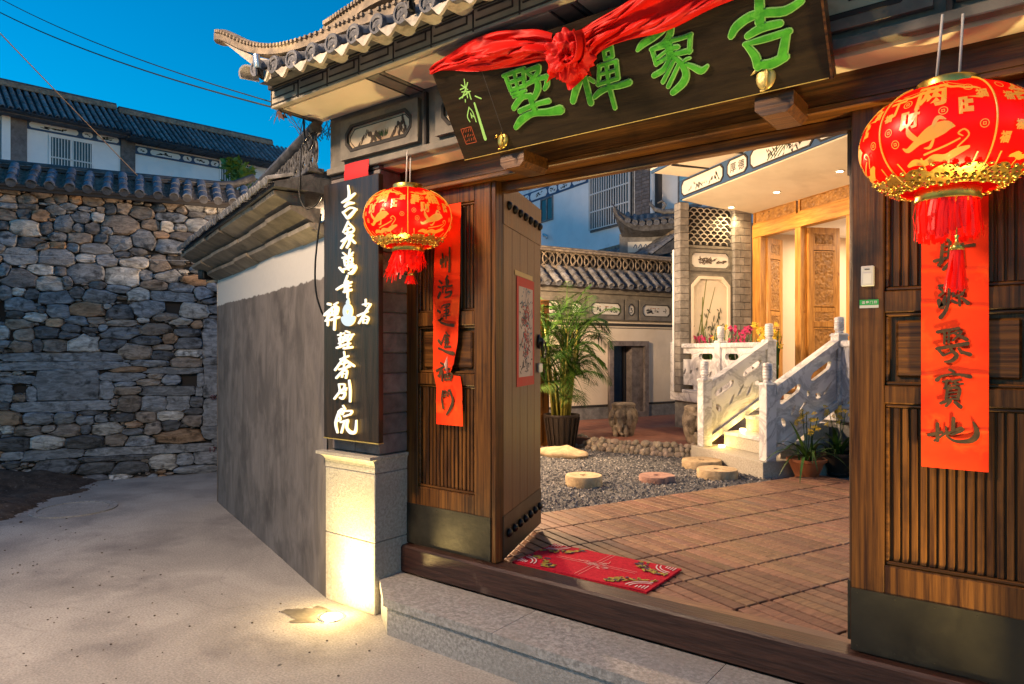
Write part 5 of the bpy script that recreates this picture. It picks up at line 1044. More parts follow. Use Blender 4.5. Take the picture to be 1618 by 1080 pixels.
    for i in range(60):
        a = rr.uniform(0, 2*PI); r = .018*math.sqrt(rr.random()); x, y = px+r*math.cos(a), py+r*math.sin(a); sx, sy = rr.gauss(.006, .008), rr.gauss(0, .008)
        b0 = len(m.v); tx, ty = -math.sin(a)*.003, math.cos(a)*.003; L = rr.uniform(.9, 1.05)*hh
        for p in ((x, y, pz-.045), (x*1.0+(x-px)*.5+sx, y+(y-py)*.5+sy, pz-.045-L)): m.v += [(p[0]-tx, p[1]-ty, p[2]), (p[0]+tx, p[1]+ty, p[2])]
        m.f.append((b0, b0+1, b0+3, b0+2))
    part('pendant_tassel', m, tassel_m, t, kind='stuff')
    # cords up to the frieze
    cm_ = flat('cord_%d' % seed, (.55, .50, .48), .6)
    for s in (-1, 1):
        part('cord', MB().tube([(s*.034, 0, .18), (s*.032, cord[1]*.5, (.18+cord[0])/2), (s*.030, cord[1], cord[0])], .0042, 6), cm_, t, smooth=True)
    l = lamp('lantern_bulb', 'POINT', (0, 0, -.085), 1.15, (1, .55, .2), size=.035); l.parent = t
    l2 = lamp('lantern_bulb', 'POINT', (0, 0, .05), .05, (1, .55, .2), size=.04); l2.parent = t
    return t
lantern((-.219, 2.565, 2.163), 'large red lantern printed with gold characters before the right door leaf', R(-147), 3, True, 1.02, (.385, .03))
lantern((-2.697, 2.60, 2.216), 'red lantern with ragged tassel hanging between the lit sign and the left door leaf', R(-62), 8, False, .97, (.37, .005))

# intercom and green sticker on the right leaf
t = thing('intercom', 'small white intercom box on the left stile of the right door leaf', 'intercom', (-.495, 2.85, 1.78), wc=True)
part('case', MB().box(-.517, -.473, 2.832, 2.849, 1.742, 1.818, .003), white_plastic, t)
part('speaker_slot', MB().box(-.504, -.487, 2.831, 2.833, 1.803, 1.806), black_metal, t)
part('call_button', MB().box(-.509, -.481, 2.831, 2.833, 1.752, 1.790), flat('ivory', (.6, .6, .58), .4), t)
t = thing('sticker', 'green and white sticker below the intercom on the door stile', 'sticker', (-.492, 2.849, 1.675), wc=True)
part('sheet', MB().box(-.524, -.460, 2.8478, 2.8492, 1.672, 1.692), sticker_green, t)
part('white_strip', MB().box(-.524, -.460, 2.8477, 2.8492, 1.661, 1.6715), white_plastic, t)
m = MB()
for i, ch in enumerate('温馨门牌'):
    v, f = glyphs(ch, .02); m.add([(-.511+.0135*i+p[0]*.011, 2.8470, 1.682+p[1]*.011) for p in v], f)
part('lettering', m, white_plastic, t)

# ------------------------------------------------------------------ door mat
MT = thing('door_mat', 'red doormat with gold and white corner ornaments inside the threshold', 'mat', (-1.88, 3.2, .3385), R(1.0))
def mat_pt(u, v): return (-.40+.80*u, -.215+.43*v, .006+.003*noise.noise((u*6, v*4, 1)))
mm = MB().grid(mat_pt, 24, 14); mm.box(-.40, .40, -.215, .215, -.004, .0035)
part('pile', mm, M('mat_red', (.42, .012, .03), (.58, .022, .045), 60, .95, bump=.6, bscale=200, spec=.08), MT, smooth=False)
mw = flat('mat_white', (.62, .50, .50), .95); my = flat('mat_gold', (.42, .30, .05), .95); mp_ = flat('mat_plum', (.10, .06, .10), .95)
ff = lambda a, b, c: (a, b, .0105+c)
for sx in (-1, 1):
    for sy in (-1, 1):
        w_, g_, d_ = MB(), MB(), MB(); s1, s2, s3 = [], [], []
        X = lambda x, y: (sx*(.39-x), sy*(.205-y))
        for rr_ in (.085, .105):
            s1.append([(*X(.01+rr_*math.sin(a), .01+rr_*math.cos(a)), .007) for a in np.linspace(.05, 1.5, 8)])
        for k in range(4): s1.append([(*X(.012+.016*k, .012), .006), (*X(.012+.016*k, .06-.008*k), .006)])
        for i in range(42):
            a = rng.uniform(0, 1.57); r = rng.uniform(.118, .16); x, y = X(.01+r*math.sin(a)*1.35, .01+r*math.cos(a)*.95)
            (s2 if i % 2 else s3).append([(x, y, .010), (x+rng.normal(0, .007), y+rng.normal(0, .007), .016), (x+rng.normal(0, .012), y+rng.normal(0, .012), .006)])
        brush(w_, s1, ff, 0, .0006, .00002); brush(g_, s2, ff, 0, .0009, .00002); brush(d_, s3, ff, 0, .0004, .00002)
        part('corner_motif', w_, mw, MT); part('corner_leaf', g_, my, MT, kind='stuff'); part('corner_leaf', d_, mp_, MT, kind='stuff')
m = MB(); st = []
for o in (-.012, .012):
    st += [[(-.24, o, .0025), (.24, o, .0025)], [(o, -.2, .0025), (o, .2, .0025)]]
for i in range(26):
    a = rng.uniform(0, 2*PI); r = rng.uniform(.0, .075)
    x, y = r*math.cos(a)*1.2, r*math.sin(a)*.8; st.append([(x, y, .003), (x+rng.normal(0, .012), y+rng.normal(0, .012), .005), (x+rng.normal(0, .02), y+rng.normal(0, .02), .002)])
brush(m, st, ff, 0, .0005, .00001)
part('centre_motif', m, flat('mat_pink', (.60, .28, .26), .95), MT)

# ------------------------------------------------------------------ roof floodlights
for i, (x, z, s, lb) in enumerate(((-3.335, 3.055, .8, 'small silver floodlight clipped to the eave tiles by the roof corner'), (-2.17, 3.06, 1.1, 'silver cylinder floodlight standing on the eave tiles above the plaque'))):
    t = thing('eave_floodlight', lb, 'floodlight', (x, 2.10, z-.04), group='floodlights on the gate eaves')
    m = MB(); m.lathe([(.0, .012), (.021*s, .012), (.023*s, .02), (.023*s, .10*s), (.021*s, .105*s), (.017*s, .10*s), (0, .095*s)], 20, cap=False); m.xf(lambda a, b, c: (a, b*.98-.12*c, c))
    part('housing', m, silver, t, smooth=True, ang=40)
    m = MB(); m.box(-.008, .008, -.01, .03, -.03, .012, .002); m.tube([(-.012, 0, .01), (-.02, .01, -.02), (-.005, .03, -.035)], .004, 6); m.tube([(.012, 0, .01), (.016, .012, -.02), (.0, .03, -.03)], .004, 6)
    part('bracket', m, black_metal, t, smooth=True, ang=40)
    sp = lamp('floodlight_lamp', 'SPOT', (0, -.02, .11), 1.5, (1, .72, .32), rot=(R(180-28), 0, 0), size=.03, spot=110, blend=.8); sp.parent = t
# ------------------------------------------------------------------ alley wall with coping and lattice ridge
AW = thing('alley_wall', 'half painted plaster wall with tiled coping and lattice ridge beside the gate pillar', 'wall', (-3.43, 2.612, 0), math.atan2(.315, -.949))
def wall_paint():
    m = M('alley_plaster', (.105, .09, .081), (.20, .172, .155), 3.2, .85, (1.6, 1, .55), bump=.4, bscale=26, c3=(.075, .064, .058), c3scale=2.6, c3lo=.5, c3hi=.68, dist=1.2)
    t = m.node_tree; N = t.nodes; Lk = t.links; b = N[m['bsdf']]
    base = b.inputs['Base Color'].links[0].from_socket
    tc = N.new('ShaderNodeTexCoord'); sx = N.new('ShaderNodeSeparateXYZ'); Lk.new(tc.outputs['Object'], sx.inputs[0])
    n = N.new('ShaderNodeTexNoise'); n.inputs['Scale'].default_value = 9; n.inputs['Detail'].default_value = 8; Lk.new(tc.outputs['Object'], n.inputs['Vector'])
    a = N.new('ShaderNodeMath'); a.operation = 'MULTIPLY_ADD'; a.inputs[1].default_value = .06; Lk.new(n.outputs['Fac'], a.inputs[0]); Lk.new(sx.outputs['Z'], a.inputs[2])
    r = N.new('ShaderNodeMapRange'); r.inputs[1].default_value = 1.972; r.inputs[2].default_value = 1.980; Lk.new(a.outputs[0], r.inputs[0])
    mx = N.new('ShaderNodeMix'); mx.data_type = 'RGBA'; mx.inputs[7].default_value = (.55, .53, .50, 1)
    Lk.new(r.outputs[0], mx.inputs[0]); Lk.new(base, mx.inputs[6])
    # a few pale scratches
    vo = N.new('ShaderNodeTexNoise'); vo.inputs['Scale'].default_value = 5; mp = N.new('ShaderNodeVectorMath'); mp.operation = 'MULTIPLY'; mp.inputs[1].default_value = (3, 3, .5)
    Lk.new(tc.outputs['Object'], mp.inputs[0]); Lk.new(mp.outputs[0], vo.inputs['Vector'])
    r2 = N.new('ShaderNodeMapRange'); r2.inputs[1].default_value = .74; r2.inputs[2].default_value = .78; r2.inputs[4].default_value = .35; Lk.new(vo.outputs['Fac'], r2.inputs[0])
    m2 = N.new('ShaderNodeMix'); m2.data_type = 'RGBA'; m2.inputs[7].default_value = (.5, .47, .44, 1); Lk.new(r2.outputs[0], m2.inputs[0]); Lk.new(mx.outputs[2], m2.inputs[6])
    Lk.new(m2.outputs[2], b.inputs['Base Color'])
    return m
AL = 3.2
def plaster(u, v):
    x = -.03+AL*u; z = 2.21*v
    return (x, .006*noise.noise((x*1.3, z*1.3, 3))+.002*noise.noise((x*6, z*6, 4)), z)
m = MB(); m.box(-.03, AL, -.26, -.012, 0, 2.3); m.grid(plaster, 60, 40); m.add([(AL, 0, 0), (AL, -.26, 0), (AL, -.26, 2.21), (AL, 0, 2.21)], [(0, 1, 2, 3)])
part('plaster', m, wall_paint(), AW, smooth=False)
part('return_wall', MB().prism([(2.95, -.265), (3.19, -.265), (7.0, -8.1), (6.75, -8.2)], 0, 2.45, 'z'), MATS['alley_plaster'], AW)
slab_mats = [M('coping_stone', (.155, .135, .11), (.29, .25, .205), 6, .85, bump=.5, bscale=40, rand=.25, c3=(.16, .14, .12), c3lo=.5, c3hi=.75, c3scale=5)]
for row, (y1, z0, z1, y0) in enumerate(((.09, 2.21, 2.270, -.05), (.185, 2.295, 2.362, .02), (.285, 2.395, 2.462, .10))):
    x = -.03 + .05*row
    while x < AL+.15:
        L = min(rng.uniform(.38, .62), AL+.2-x)
        o = rng.uniform(-.014, .014); dz = rng.uniform(-.008, .008)
        m = MB()
        vs = []
        for xx in (x+.004, x+L-.004):
            j = rng.uniform(-.006, .006)
            vs += [(xx, y0, z0-.04+dz), (xx, y1+o+j, z1-.024+dz), (xx, y1+o+j+.006, z1+dz), (xx, y0, z1+dz)]
        m.add(vs, [(0, 1, 5, 4), (1, 2, 6, 5), (2, 3, 7, 6), (3, 0, 4, 7), (0, 3, 2, 1), (4, 5, 6, 7)])
        part('coping_slab', m, slab_mats[0], AW)
        x += L
part('tile_bed', MB().prism([(-.26, 2.45), (.30, 2.466), (.30, 2.49), (-.02, 2.60), (-.26, 2.56)], 0, AL+.16, 'x'), tile_dark, AW)
em = MB(); half_tile(em, .026, .16, n=6, th=.008); em.xf(lambda x, y, z: (x, -y, z)); 
em.lathe([(0, 0), (.024, 0), (.026, .006)], 10, cap=False)
em.v[-30:] = [(x, .006-z, y*.9) for x, y, z in em.v[-30:]]
em_me = em.mesh('edge_tile', True, 40); em_me.materials.append(tile_grey)
x = .02
while x < AL+.14:
    part('edge_tile', em_me, None, AW, loc=(x, .335+rng.uniform(-.006, .006), 2.498+rng.uniform(-.004, .004)), rot=(-.28+rng.normal(0, .03), rng.normal(0, .05), rng.normal(0, .03)))
    x += .056
# lattice ridge: overlapping arc tiles
lm = MB(); cw, chh = .17, .205
for s in (-1, 1):
    for k in range(2):
        o = k*.05
        lm.tube([(s*(cw/2-o)*math.cos(a), 0, chh/2+(chh/2)*math.sin(a)*(1 if s > 0 else 1)) for a in np.linspace(-PI/2, PI/2, 7)], .009, 4)
lm.tube([(-cw/2, 0, 0), (0, 0, chh*.5), (cw/2, 0, chh)], .008, 4); lm.tube([(cw/2, .004, 0), (0, .004, chh*.5), (-cw/2, .004, chh)], .008, 4)
lm_me = lm.mesh('lattice_tile', True); lm_me.materials.append(tile_dark)
x = .05
while x < AL+.1:
    lo_ = part('lattice_tile', lm_me, None, AW, loc=(x, .06, 2.60), rot=(0, 0, 0)); lo_.scale = (1, 1, max(.25, (.21-.062*x)/.205)); x += cw*.92
part('ridge_base', MB().box(-.02, AL+.14, .01, .11, 2.575, 2.602, .004), tile_dark, AW)
m = MB(); m.tube([(-.02, .06, 2.845), (AL*.4, .06, 2.765), (AL*.75, .06, 2.695), (AL+.15, .06, 2.64)], .038, 8)
part('ridge_cap', m, tile_dark, AW, smooth=True, ang=45)

# cables by the pillar
def cable(name, pts, r, mat, label, cat='cable', sub=10, group=None):
    P = [Vector(p) for p in pts]; q = []
    for i in range(len(P)-1):
        p0, p1, p2, p3 = P[max(i-1, 0)], P[i], P[i+1], P[min(i+2, len(P)-1)]
        for k in range(sub):
            t = k/sub; q.append(.5*((2*p1)+(p2-p0)*t+(2*p0-5*p1+4*p2-p3)*t*t+(3*p1-p0-3*p2+p3)*t**3))
    q.append(P[-1])
    return solo(name, MB().tube(q, r, 6), mat, label, cat, smooth=True, group=group)
def sag(a, b, s, n=14):
    a, b = Vector(a), Vector(b); return [a.lerp(b, i/n)-Vector((0, 0, s*4*(i/n)*(1-i/n))) for i in range(n+1)]
cable('overhead_cable', sag((-9.6, 2.35, 5.72), (-3.543, 2.314, 2.955), .10), .0042, cable_mat, 'upper of two dark green cables sagging across the sky to the roof corner', group='overhead cables', sub=2)
cable('overhead_cable', sag((-9.464, 2.205, 5.525), (-3.534, 2.308, 2.922), .11), .0055, cable_mat, 'lower thicker dark cable of the pair running to the roof corner', group='overhead cables', sub=2)
cable('overhead_wire', sag((-7.55, 1.35, 5.1), (-8.78, 4.42, 3.19), .0), .0055, cable_tan, 'thin tan wire running down across the stone wall', group='overhead cables', sub=2)
cable('wall_wire', sag((-9.6, 1.1, 2.55), (-7.9, 4.5, 2.60), .03), .0035, flat('wire_pale', (.4, .4, .42), .5), 'thin pale wire stretched level across the stone wall', sub=2)
cable('pillar_cable', [(-3.49, 2.50, 2.90), (-3.475, 2.50, 2.78), (-3.44, 2.50, 2.70), (-3.40, 2.50, 2.745), (-3.425, 2.49, 2.80)], .0055, black_metal, 'looped black cable hanging under the eave corner', group='cables on the gate pillar')
cable('pillar_cable', [(-3.39, 2.52, 2.80), (-3.43, 2.50, 2.79), (-3.475, 2.48, 2.72), (-3.48, 2.47, 2.55), (-3.47, 2.46, 2.42), (-3.42, 2.47, 2.34), (-3.37, 2.50, 2.36), (-3.36, 2.535, 2.42)], .005, black_metal, 'black cable looping over the coping beside the lit sign', group='cables on the gate pillar')
cable('pillar_cable', [(-3.385, 2.55, 2.32), (-3.40, 2.54, 2.2), (-3.415, 2.53, 2.02), (-3.41, 2.53, 1.86), (-3.385, 2.55, 1.74), (-3.37, 2.57, 1.70)], .0055, black_metal, 'black cable hanging down the left edge of the lit sign', group='cables on the gate pillar')
# camera under the coping
t = thing('security_camera', 'small black security camera under the far end of the wall coping', 'camera', (-6.56, 3.56, 2.26))
m = MB(); m.box(-.055, .055, -.06, .05, -.05, .05, .008); part('housing', m, black_metal, t)
m = MB(); m.box(-.035, .035, -.064, -.058, -.028, .028); part('lens_plate', m, glass_dark, t)
m = MB(); m.tube([(0, .0, -.06), (.03, .03, -.07), (.10, .06, -.06)], .014, 6); part('arm', m, tile_pale, t)
# dry twigs on the wall ridge
m = MB()
for i in range(26):
    a = Vector((-3.62+rng.uniform(-.15, .12), 2.70+rng.uniform(-.08, .1), 2.86))
    d = Vector((rng.uniform(-.2, .2), rng.uniform(-.1, .1), rng.uniform(.08, .26)))
    b = a+d; m.tube([a, a.lerp(b, .5)+Vector((rng.normal(0, .02), 0, rng.normal(0, .02))), b], [.003, .002, .001], 4)
    for k in range(2):
        e = a.lerp(b, rng.uniform(.4, .9)); m.tube([e, e+Vector((rng.uniform(-.07, .07), rng.uniform(-.05, .05), rng.uniform(0, .06)))], [.0015, .0008], 3)
solo('dry_twigs', m, flat('twig', (.06, .045, .035), .9), 'tangle of dry twigs on the wall ridge under the eave', 'twigs')
m = MB()
for i in range(14):
    c = Vector((-3.47+rng.normal(0, .02), 2.33+rng.normal(0, .02), 2.885)); e = c+Vector((rng.normal(-.03, .04), rng.normal(0, .02), rng.uniform(-.06, -.02)))
    m.add([c, c.lerp(e, .5)+Vector((.012, 0, .01)), e, c.lerp(e, .5)-Vector((.012, 0, .006))], [(0, 1, 2, 3)])
solo('dry_leaves', m, flat('dry_leaf', (.10, .055, .05), .9), 'small bunch of withered leaves hanging under the roof corner', 'leaves')

# ------------------------------------------------------------------ dry stone wall
SWA = math.atan2(.895, .446)
SW = thing('stone_wall', 'old dry stone wall of mixed rubble with a tiled coping across the alley', 'wall', (-8.06, 4.504, 0), SWA)
X0, X1, Z0, Z1 = -3.4, .62, -.05, 3.30
seeds = []
for e in STONES.split(';'):
    a, b, w, h, c_ = e.split(','); seeds.append([float(a), float(b), float(w), float(h), c_, 1])
RES = .0125
gx = np.arange(X0, X1, RES); gz = np.arange(Z0, Z1, RES); GX, GZ = np.meshgrid(gx, gz)
best = np.full(GX.shape, 9e9); own = np.full(GX.shape, -1, int)
def metric(s):
    p = 4.0 if s[4] in 'SGH' else 2.6
    return ((np.abs(GX-s[0])/(s[2]/2))**p+(np.abs(GZ-s[1])/(s[3]/2))**p)**(1/p)
def put(i):
    global best, own
    mt = metric(seeds[i]); k = mt < best; best[k] = mt[k]; own[k] = i
for i in range(len(seeds)): put(i)
rs = np.random.default_rng(3)
# dips between stones get smaller stones; areas beyond the frame get courses of their own
for rnd, (wm, hm, thr, cnt) in enumerate(((.20, .095, 1.5, 160), (.12, .055, 1.28, 260), (.07, .032, 1.16, 420))):
    for _ in range(cnt):
        cand = np.argwhere(best > thr)
        if len(cand) == 0: break
        j, i = cand[rs.integers(len(cand))]
        x, z = gx[i], gz[j]
        if x < -2.45 and rnd == 2: continue
        sc = min(1.0, .45+(best[j, i]-thr)*.6) if rnd else 1
        seeds.append([x, z, wm*rs.uniform(.7, 1.35)*sc, hm*rs.uniform(.75, 1.3)*sc, rs.choice(list('gdtgdtol')), 0]); put(len(seeds)-1)
def cell_poly(i, n):
    s = seeds[i]; out = []
    for k in range(n):
        a = 2*PI*(k+.5)/n; ca, sa = math.cos(a)*s[2], math.sin(a)*s[3]
        r = 0.0; L = math.hypot(ca, sa); step = RES*.5/L
        while r < 1.15:
            x, z = s[0]+ca*r, s[1]+sa*r
            ii, jj = int((x-X0)/RES+.5), int((z-Z0)/RES+.5)
            if ii < 0 or jj < 0 or ii >= len(gx) or jj >= len(gz) or own[jj, ii] != i: break
            r += step
        lim = 1/((abs(math.cos(a))*2)**(4.0 if s[4] in 'SG' else 2.6)+(abs(math.sin(a))*2)**(4.0 if s[4] in 'SG' else 2.6))**(1/(4.0 if s[4] in 'SG' else 2.6))
        out.append((ca, sa, min(r, lim*1.5), L))
    return out
cores, kept = [], 0
stuff = MB()
order = sorted(range(len(seeds)), key=lambda i: -seeds[i][2]*seeds[i][3]*(1 if -2.3 < seeds[i][0] < .1 else .0001))
for rank, i in enumerate(order):
    s = seeds[i]
    if s[4] == 'H': continue
    square = s[4] in 'SG'
    n = 20 if square else 14
    pl = cell_poly(i, n)
    if max(p[2]*p[3] for p in pl) < .012: continue
    hgt = (.032 if square else .046)*min(1, .5+s[3]/.16)*rs.uniform(.7, 1.25)+.012
    tiltx, tiltz = rs.normal(0, .12 if not square else .03, 2)
    m = MB(); b0 = 0
    gap = .003
    rings = ((1.0, -.03, gap), (1.0, .25, gap), (.90, .72, gap), (.62, 1.0, gap)) if square else ((1.0, -.03, gap), (.985, .50, gap), (.87, .88, gap), (.5, 1.0, gap))
    if square: rings = ((1.0, -.03, gap), (1.0, .62, gap), (.95, .95, gap), (.6, 1.0, gap))
    for sc, hh, gp in rings:
        for (ca, sa, r, L) in pl:
            rr_ = max(r-gp/L, .01)*sc
            jit = 1+.10*noise.noise((ca*40+i, sa*40, hh*3)) if 0 < hh else 1+.05*noise.noise((ca*40+i, sa*40, 0))
            x, z = ca*rr_*jit, sa*rr_*jit
            y = -(hgt*hh*(1+tiltx*x/s[2]*3+tiltz*z/s[3]*3)) - (.020*noise.noise(((s[0]+x)*15, (s[1]+z)*24, i)) if hh > .3 else 0)*(1 if not square else .35)
            m.v.append((x, y, z))
    m.v.append((0, -hgt*(1+.1*rs.normal()), 0))
    for q in range(3): m.f += [(q*n+k, q*n+(k+1) % n, (q+1)*n+(k+1) % n, (q+1)*n+k) for k in range(n)]
    m.f += [(3*n+k, 3*n+(k+1) % n, 4*n) for k in range(n)]
    m.f = [f[::-1] for f in m.f]
    kc = 'd' if s[4] not in STONE else s[4]
    if kept < 295 and -2.5 < s[0] < .25:
        part('stone', m, STONE[kc], SW, loc=(s[0], 0, s[1]), smooth=True, ang=30 if not square else 40); kept += 1
    else:
        stuff.add([(x+s[0], y, z+s[1]) for x, y, z in m.v], m.f)
if stuff.v: part('stone_fill', stuff, STONE['t'], SW, smooth=True, kind='stuff')
part('core', MB().box(X0, X1+.0, .035, .5, 0, 3.28), wall_rubble, SW)
def rub(u, v):
    x = X0+(X1-X0)*u; z = -.02+3.3*v
    y = .022+.018*noise.noise((x*20, z*26, 0))
    for hs in seeds_h:
        if abs(x-hs[0]) < hs[2]*.5 and abs(z-hs[1]) < hs[3]*.5: y += .16
    return (x, y, z)
seeds_h = [s for s in seeds if s[4] == 'H']
part('mortar_bed', MB().grid(rub, 150, 120), wall_rubble, SW, smooth=True)
# numbers painted in red low on the wall
rp = flat('red_mark', (.13, .012, .015), .8)
m = MB()
for k, ch in enumerate('172'):
    v, f = glyphs(ch, .01); m.add([(-.075+k*.05+p[0]*.05, -.062, .285+p[1]*.065) for p in v], f)
v, f = glyphs('①', .02); m.add([(-.04+p[0]*.06, -.062, .93+p[1]*.06) for p in v], f)
part('painted_number', m, rp, SW)
# tiled coping of the stone wall
CR = part('coping', MB().prism([(-.16, 3.292), (-.16, 3.315), (.16, 3.56), (.5, 3.36), (.5, 3.29)], X0, X1, 'x'), wall_rubble, SW)
part('eave_board', MB().box(X0, X1, -.145, -.11, 3.255, 3.292), trim_dark, SW)
mb_ = MB()
for k in range(3): half_tile(mb_, .052, .135, y0=k*.12, z0=.006*k)
mb_.v = [(x, y, z) for x, y, z in mb_.v]
ct = mb_.mesh('cover_tile', True, 40); ct.materials.append(M('tile_blue', (.085, .10, .14), (.165, .185, .23), 12, .8, bump=.4, bscale=50, rand=.15, c3=(.05, .05, .055), c3lo=.55, c3hi=.7, c3scale=8))
cap_m = MB().lathe([(0, 0), (.050, 0), (.052, .01)], 12, cap=False); cap_m.xf(lambda x, y, z: (x, z, abs(y) if 0 else y)); 
cap_me = cap_m.mesh('tile_end', False); cap_me.materials.append(tile_dark)
dp = MB(); 
top = [(-.062+.124*i/8, -.028*math.sin(PI*i/8)) for i in range(9)]
dp.v = [(a, 0, b) for a, b in top]+[(a, .36, b+.01) for a, b in top]+[(a, -.004, b-.026-.018*math.sin(PI*i/8)) for i, (a, b) in enumerate(top)]
dp.f = [(i, 9+i, 10+i, i+1) for i in range(8)]+[(i, i+1, 19+i, 18+i) for i in range(8)]
dp_me = dp.mesh('pan_tile', True, 50); dp_me.materials.append(M('tile_mossy', (.05, .042, .036), (.17, .145, .125), 22, .9, bump=.9, bscale=40, rand=.2, c3=(.26, .22, .19), c3scale=26, c3lo=.58, c3hi=.66))
xs = [-2.95, -2.77, -2.60, -2.42, -2.24, -2.06, -1.88, -1.71, -1.52, -1.35, -1.16, -.99, -.83, -.64, -.47, -.33, -.15, .01, .18, .34]
sl = math.atan2(.245, .32)
for x in xs:
    part('cover_tile', ct, None, CR, loc=(x, -.165, 3.335), rot=(sl+rng.normal(0, .03), rng.normal(0, .05), rng.normal(0, .03)))
    part('tile_end', cap_me, None, CR, loc=(x, -.163, 3.33))
    part('pan_tile', dp_me, None, CR, loc=(x+.087, -.165, 3.345), rot=(sl, rng.normal(0, .04), 0))
part('ridge_cap', MB().tube([(X0, .16, 3.60), (-1, .16, 3.597), (.05, .16, 3.60), (.22, .16, 3.625), (.38, .15, 3.70), (.46, .15, 3.74)], .048, 8), tile_dark, SW, smooth=True)
part('ridge_course', MB().box(X0, .2, .09, .23, 3.545, 3.575), tile_dark, SW)
for k in range(11):
    x = -2.4+k*.22
    part('ridge_tile', MB().box(x, x+.215, .08, .24, 3.5755+rng.uniform(0, .006), 3.588+rng.uniform(0, .006), .003), tile_grey, SW)
mm = MB()
mm.tube([(.46, .15, 3.73), (.42, .15, 3.66), (.36, .14, 3.60), (.30, .10, 3.58)], .006, 5)
part('ridge_horn', mm, tile_dark, SW)
# ------------------------------------------------------------------ houses behind the stone wall
def roof_rows(parent, x0, x1, ye, ze, yr, zr, step, r, mat, disc=True):
    L = math.hypot(yr-ye, zr-ze); a = math.atan2(zr-ze, yr-ye)
    m = MB(); n = 3
    for k in range(n): half_tile(m, r*(1-.0*k), L/n+.03, n=5, th=.012, y0=k*L/n, z0=.006*k)
    me = m.mesh('tile_row', True, 50); me.materials.append(mat)
    x = x0+step/2
    while x < x1:
        part('tile_row', me, None, parent, loc=(x, ye, ze), rot=(a, 0, 0)); x += step
def pane_window(parent, x0, x1, z0, z1, bars, rails, y=0, frame=white_paint, glass=glass_pale, barmat=bar_white, bar_w=.016, proud=-.04):
    w = part('window', MB().box(x0, x1, y-.012, y-.002, z0, z1), glass, parent)
    m = MB(); f = .04
    for a, b, c_, d in ((x0-f, x0, z0-f, z1+f), (x1, x1+f, z0-f, z1+f), (x0, x1, z1, z1+f), (x0, x1, z0-f, z0)): m.box(a, b, y-.03, y+.06, c_, d)
    part('frame', m, frame, w)
    mid = (x0+x1)/2
    part('mullion', MB().box(mid-.02, mid+.02, y-.025, y-.0125, z0, z1), frame, w)
    for i in range(bars):
        x = x0+(x1-x0)*(i+.5)/bars
        part('bar', MB().box(x-bar_w/2, x+bar_w/2, y+proud-.008, y+proud+.008, z0, z1), barmat, w)
    for rz in rails:
        part('rail', MB().box(x0, x1, y+proud-.012, y+proud+.006, z0+(z1-z0)*rz-.014, z0+(z1-z0)*rz+.014), barmat, w)
    return w
def frieze_panels(parent, spans, z0, z1, y=-.012, seed=1):
    r = random.Random(seed)
    for a, b in spans:
        h = z1-z0; c = h*.22
        part('panel', MB().prism(octa(a, b, z0+h*.14, z1-h*.14, c), y-.012, y), house_panel, parent)
        m = MB(); st = []
        n = 3 if b-a < .35 else 8
        for i in range(n):
            x = a+(b-a)*r.uniform(.3, .7); z = z0+h*r.uniform(.35, .65)
            st.append([(x, z, .012), (x+r.uniform(-.12, .12)*(b-a), z+r.uniform(-.12, .12)*h, .026), (x+r.uniform(-.2, .2)*(b-a), z+r.uniform(-.15, .15)*h, .008)])
        brush(m, st, lambda p, q, c_: (p, y-.0125-c_, q), 0, .001)
        part('painting', m, ink, parent, kind='stuff')
HA = math.atan2(.987, .16)
H1 = thing('white_house', 'white two storey house with brick pilasters nearer the left edge above the stone wall', 'house', (-16.94, 5.93, 0), HA, 'houses behind the stone wall')
part('wall', MB().box(-3.5, 1.12, 0, 5, 0, 6.5), white_paint, H1)
part('pilaster', MB().box(-.94, -.66, -.05, .05, 0, 6.42), grey_brick, H1)
part('downpipe', MB().box(-1.10, -.95, -.08, .05, 0, 6.45), white_paint, H1)
part('frieze_band', MB().box(-.66, 1.12, -.012, .02, 6.235, 6.43), blue_trim, H1)
frieze_panels(H1, ((-.62, .28), (.36, .56), (.64, 1.08)), 6.25, 6.42, -.013, 4)
part('eave_board', MB().box(-1.35, 1.18, -.32, .1, 6.40, 6.455), grey_brick, H1)
RB = part('roof', MB().prism([(-.45, 6.44), (.75, 7.22), (1.2, 7.22), (5, 5.5), (5, 6.3), (-.35, 6.42)], -1.6, 1.22, 'x'), tile_dark, H1)
roof_rows(RB, -1.6, 1.2, -.47, 6.47, .72, 7.24, .135, .045, tile_grey)
part('ridge', MB().box(-1.6, 1.2, .62, .86, 7.24, 7.36, .01), tile_warm, RB); part('ridge_top', MB().box(-1.6, 1.2, .66, .82, 7.361, 7.41, .01), tile_dark, RB)
pane_window(H1, -.23, .54, 5.35, 6.15, 14, (.45,))
part('side_panel', MB().box(-3.4, -1.12, -.03, .0, 5.2, 6.3), grey_brick, H1)
H2 = thing('white_house', 'long white house with blue painted frieze and tiled roof above the stone wall', 'house', (-16.94, 5.93, 0), HA, 'houses behind the stone wall')
part('wall', MB().box(1.125, 5.4, .02, 5, 0, 6.45), white_paint, H2)
part('pilaster', MB().box(1.125, 1.42, -.05, .05, 0, 6.4), grey_brick, H2)
part('frieze_band', MB().box(1.42, 3.36, -.012, .03, 6.12, 6.31), blue_trim, H2)
frieze_panels(H2, ((1.47, 1.68), (1.75, 2.42), (2.48, 2.68), (2.74, 3.10), (3.14, 3.33)), 6.13, 6.30, -.013, 9)
part('eave_board', MB().box(1.2, 5.5, -.30, .1, 6.37, 6.42), grey_brick, H2)
for k in range(11): part('eave_joint', MB().box(1.5+k*.36, 1.53+k*.36, -.315, .08, 6.352, 6.369), trim_dark, H2)
RB = part('roof', MB().prism([(-.45, 6.38), (.75, 7.17), (1.2, 7.17), (5, 5.5), (5, 6.3), (-.35, 6.36)], 1.235, 5.6, 'x'), tile_dark, H2)
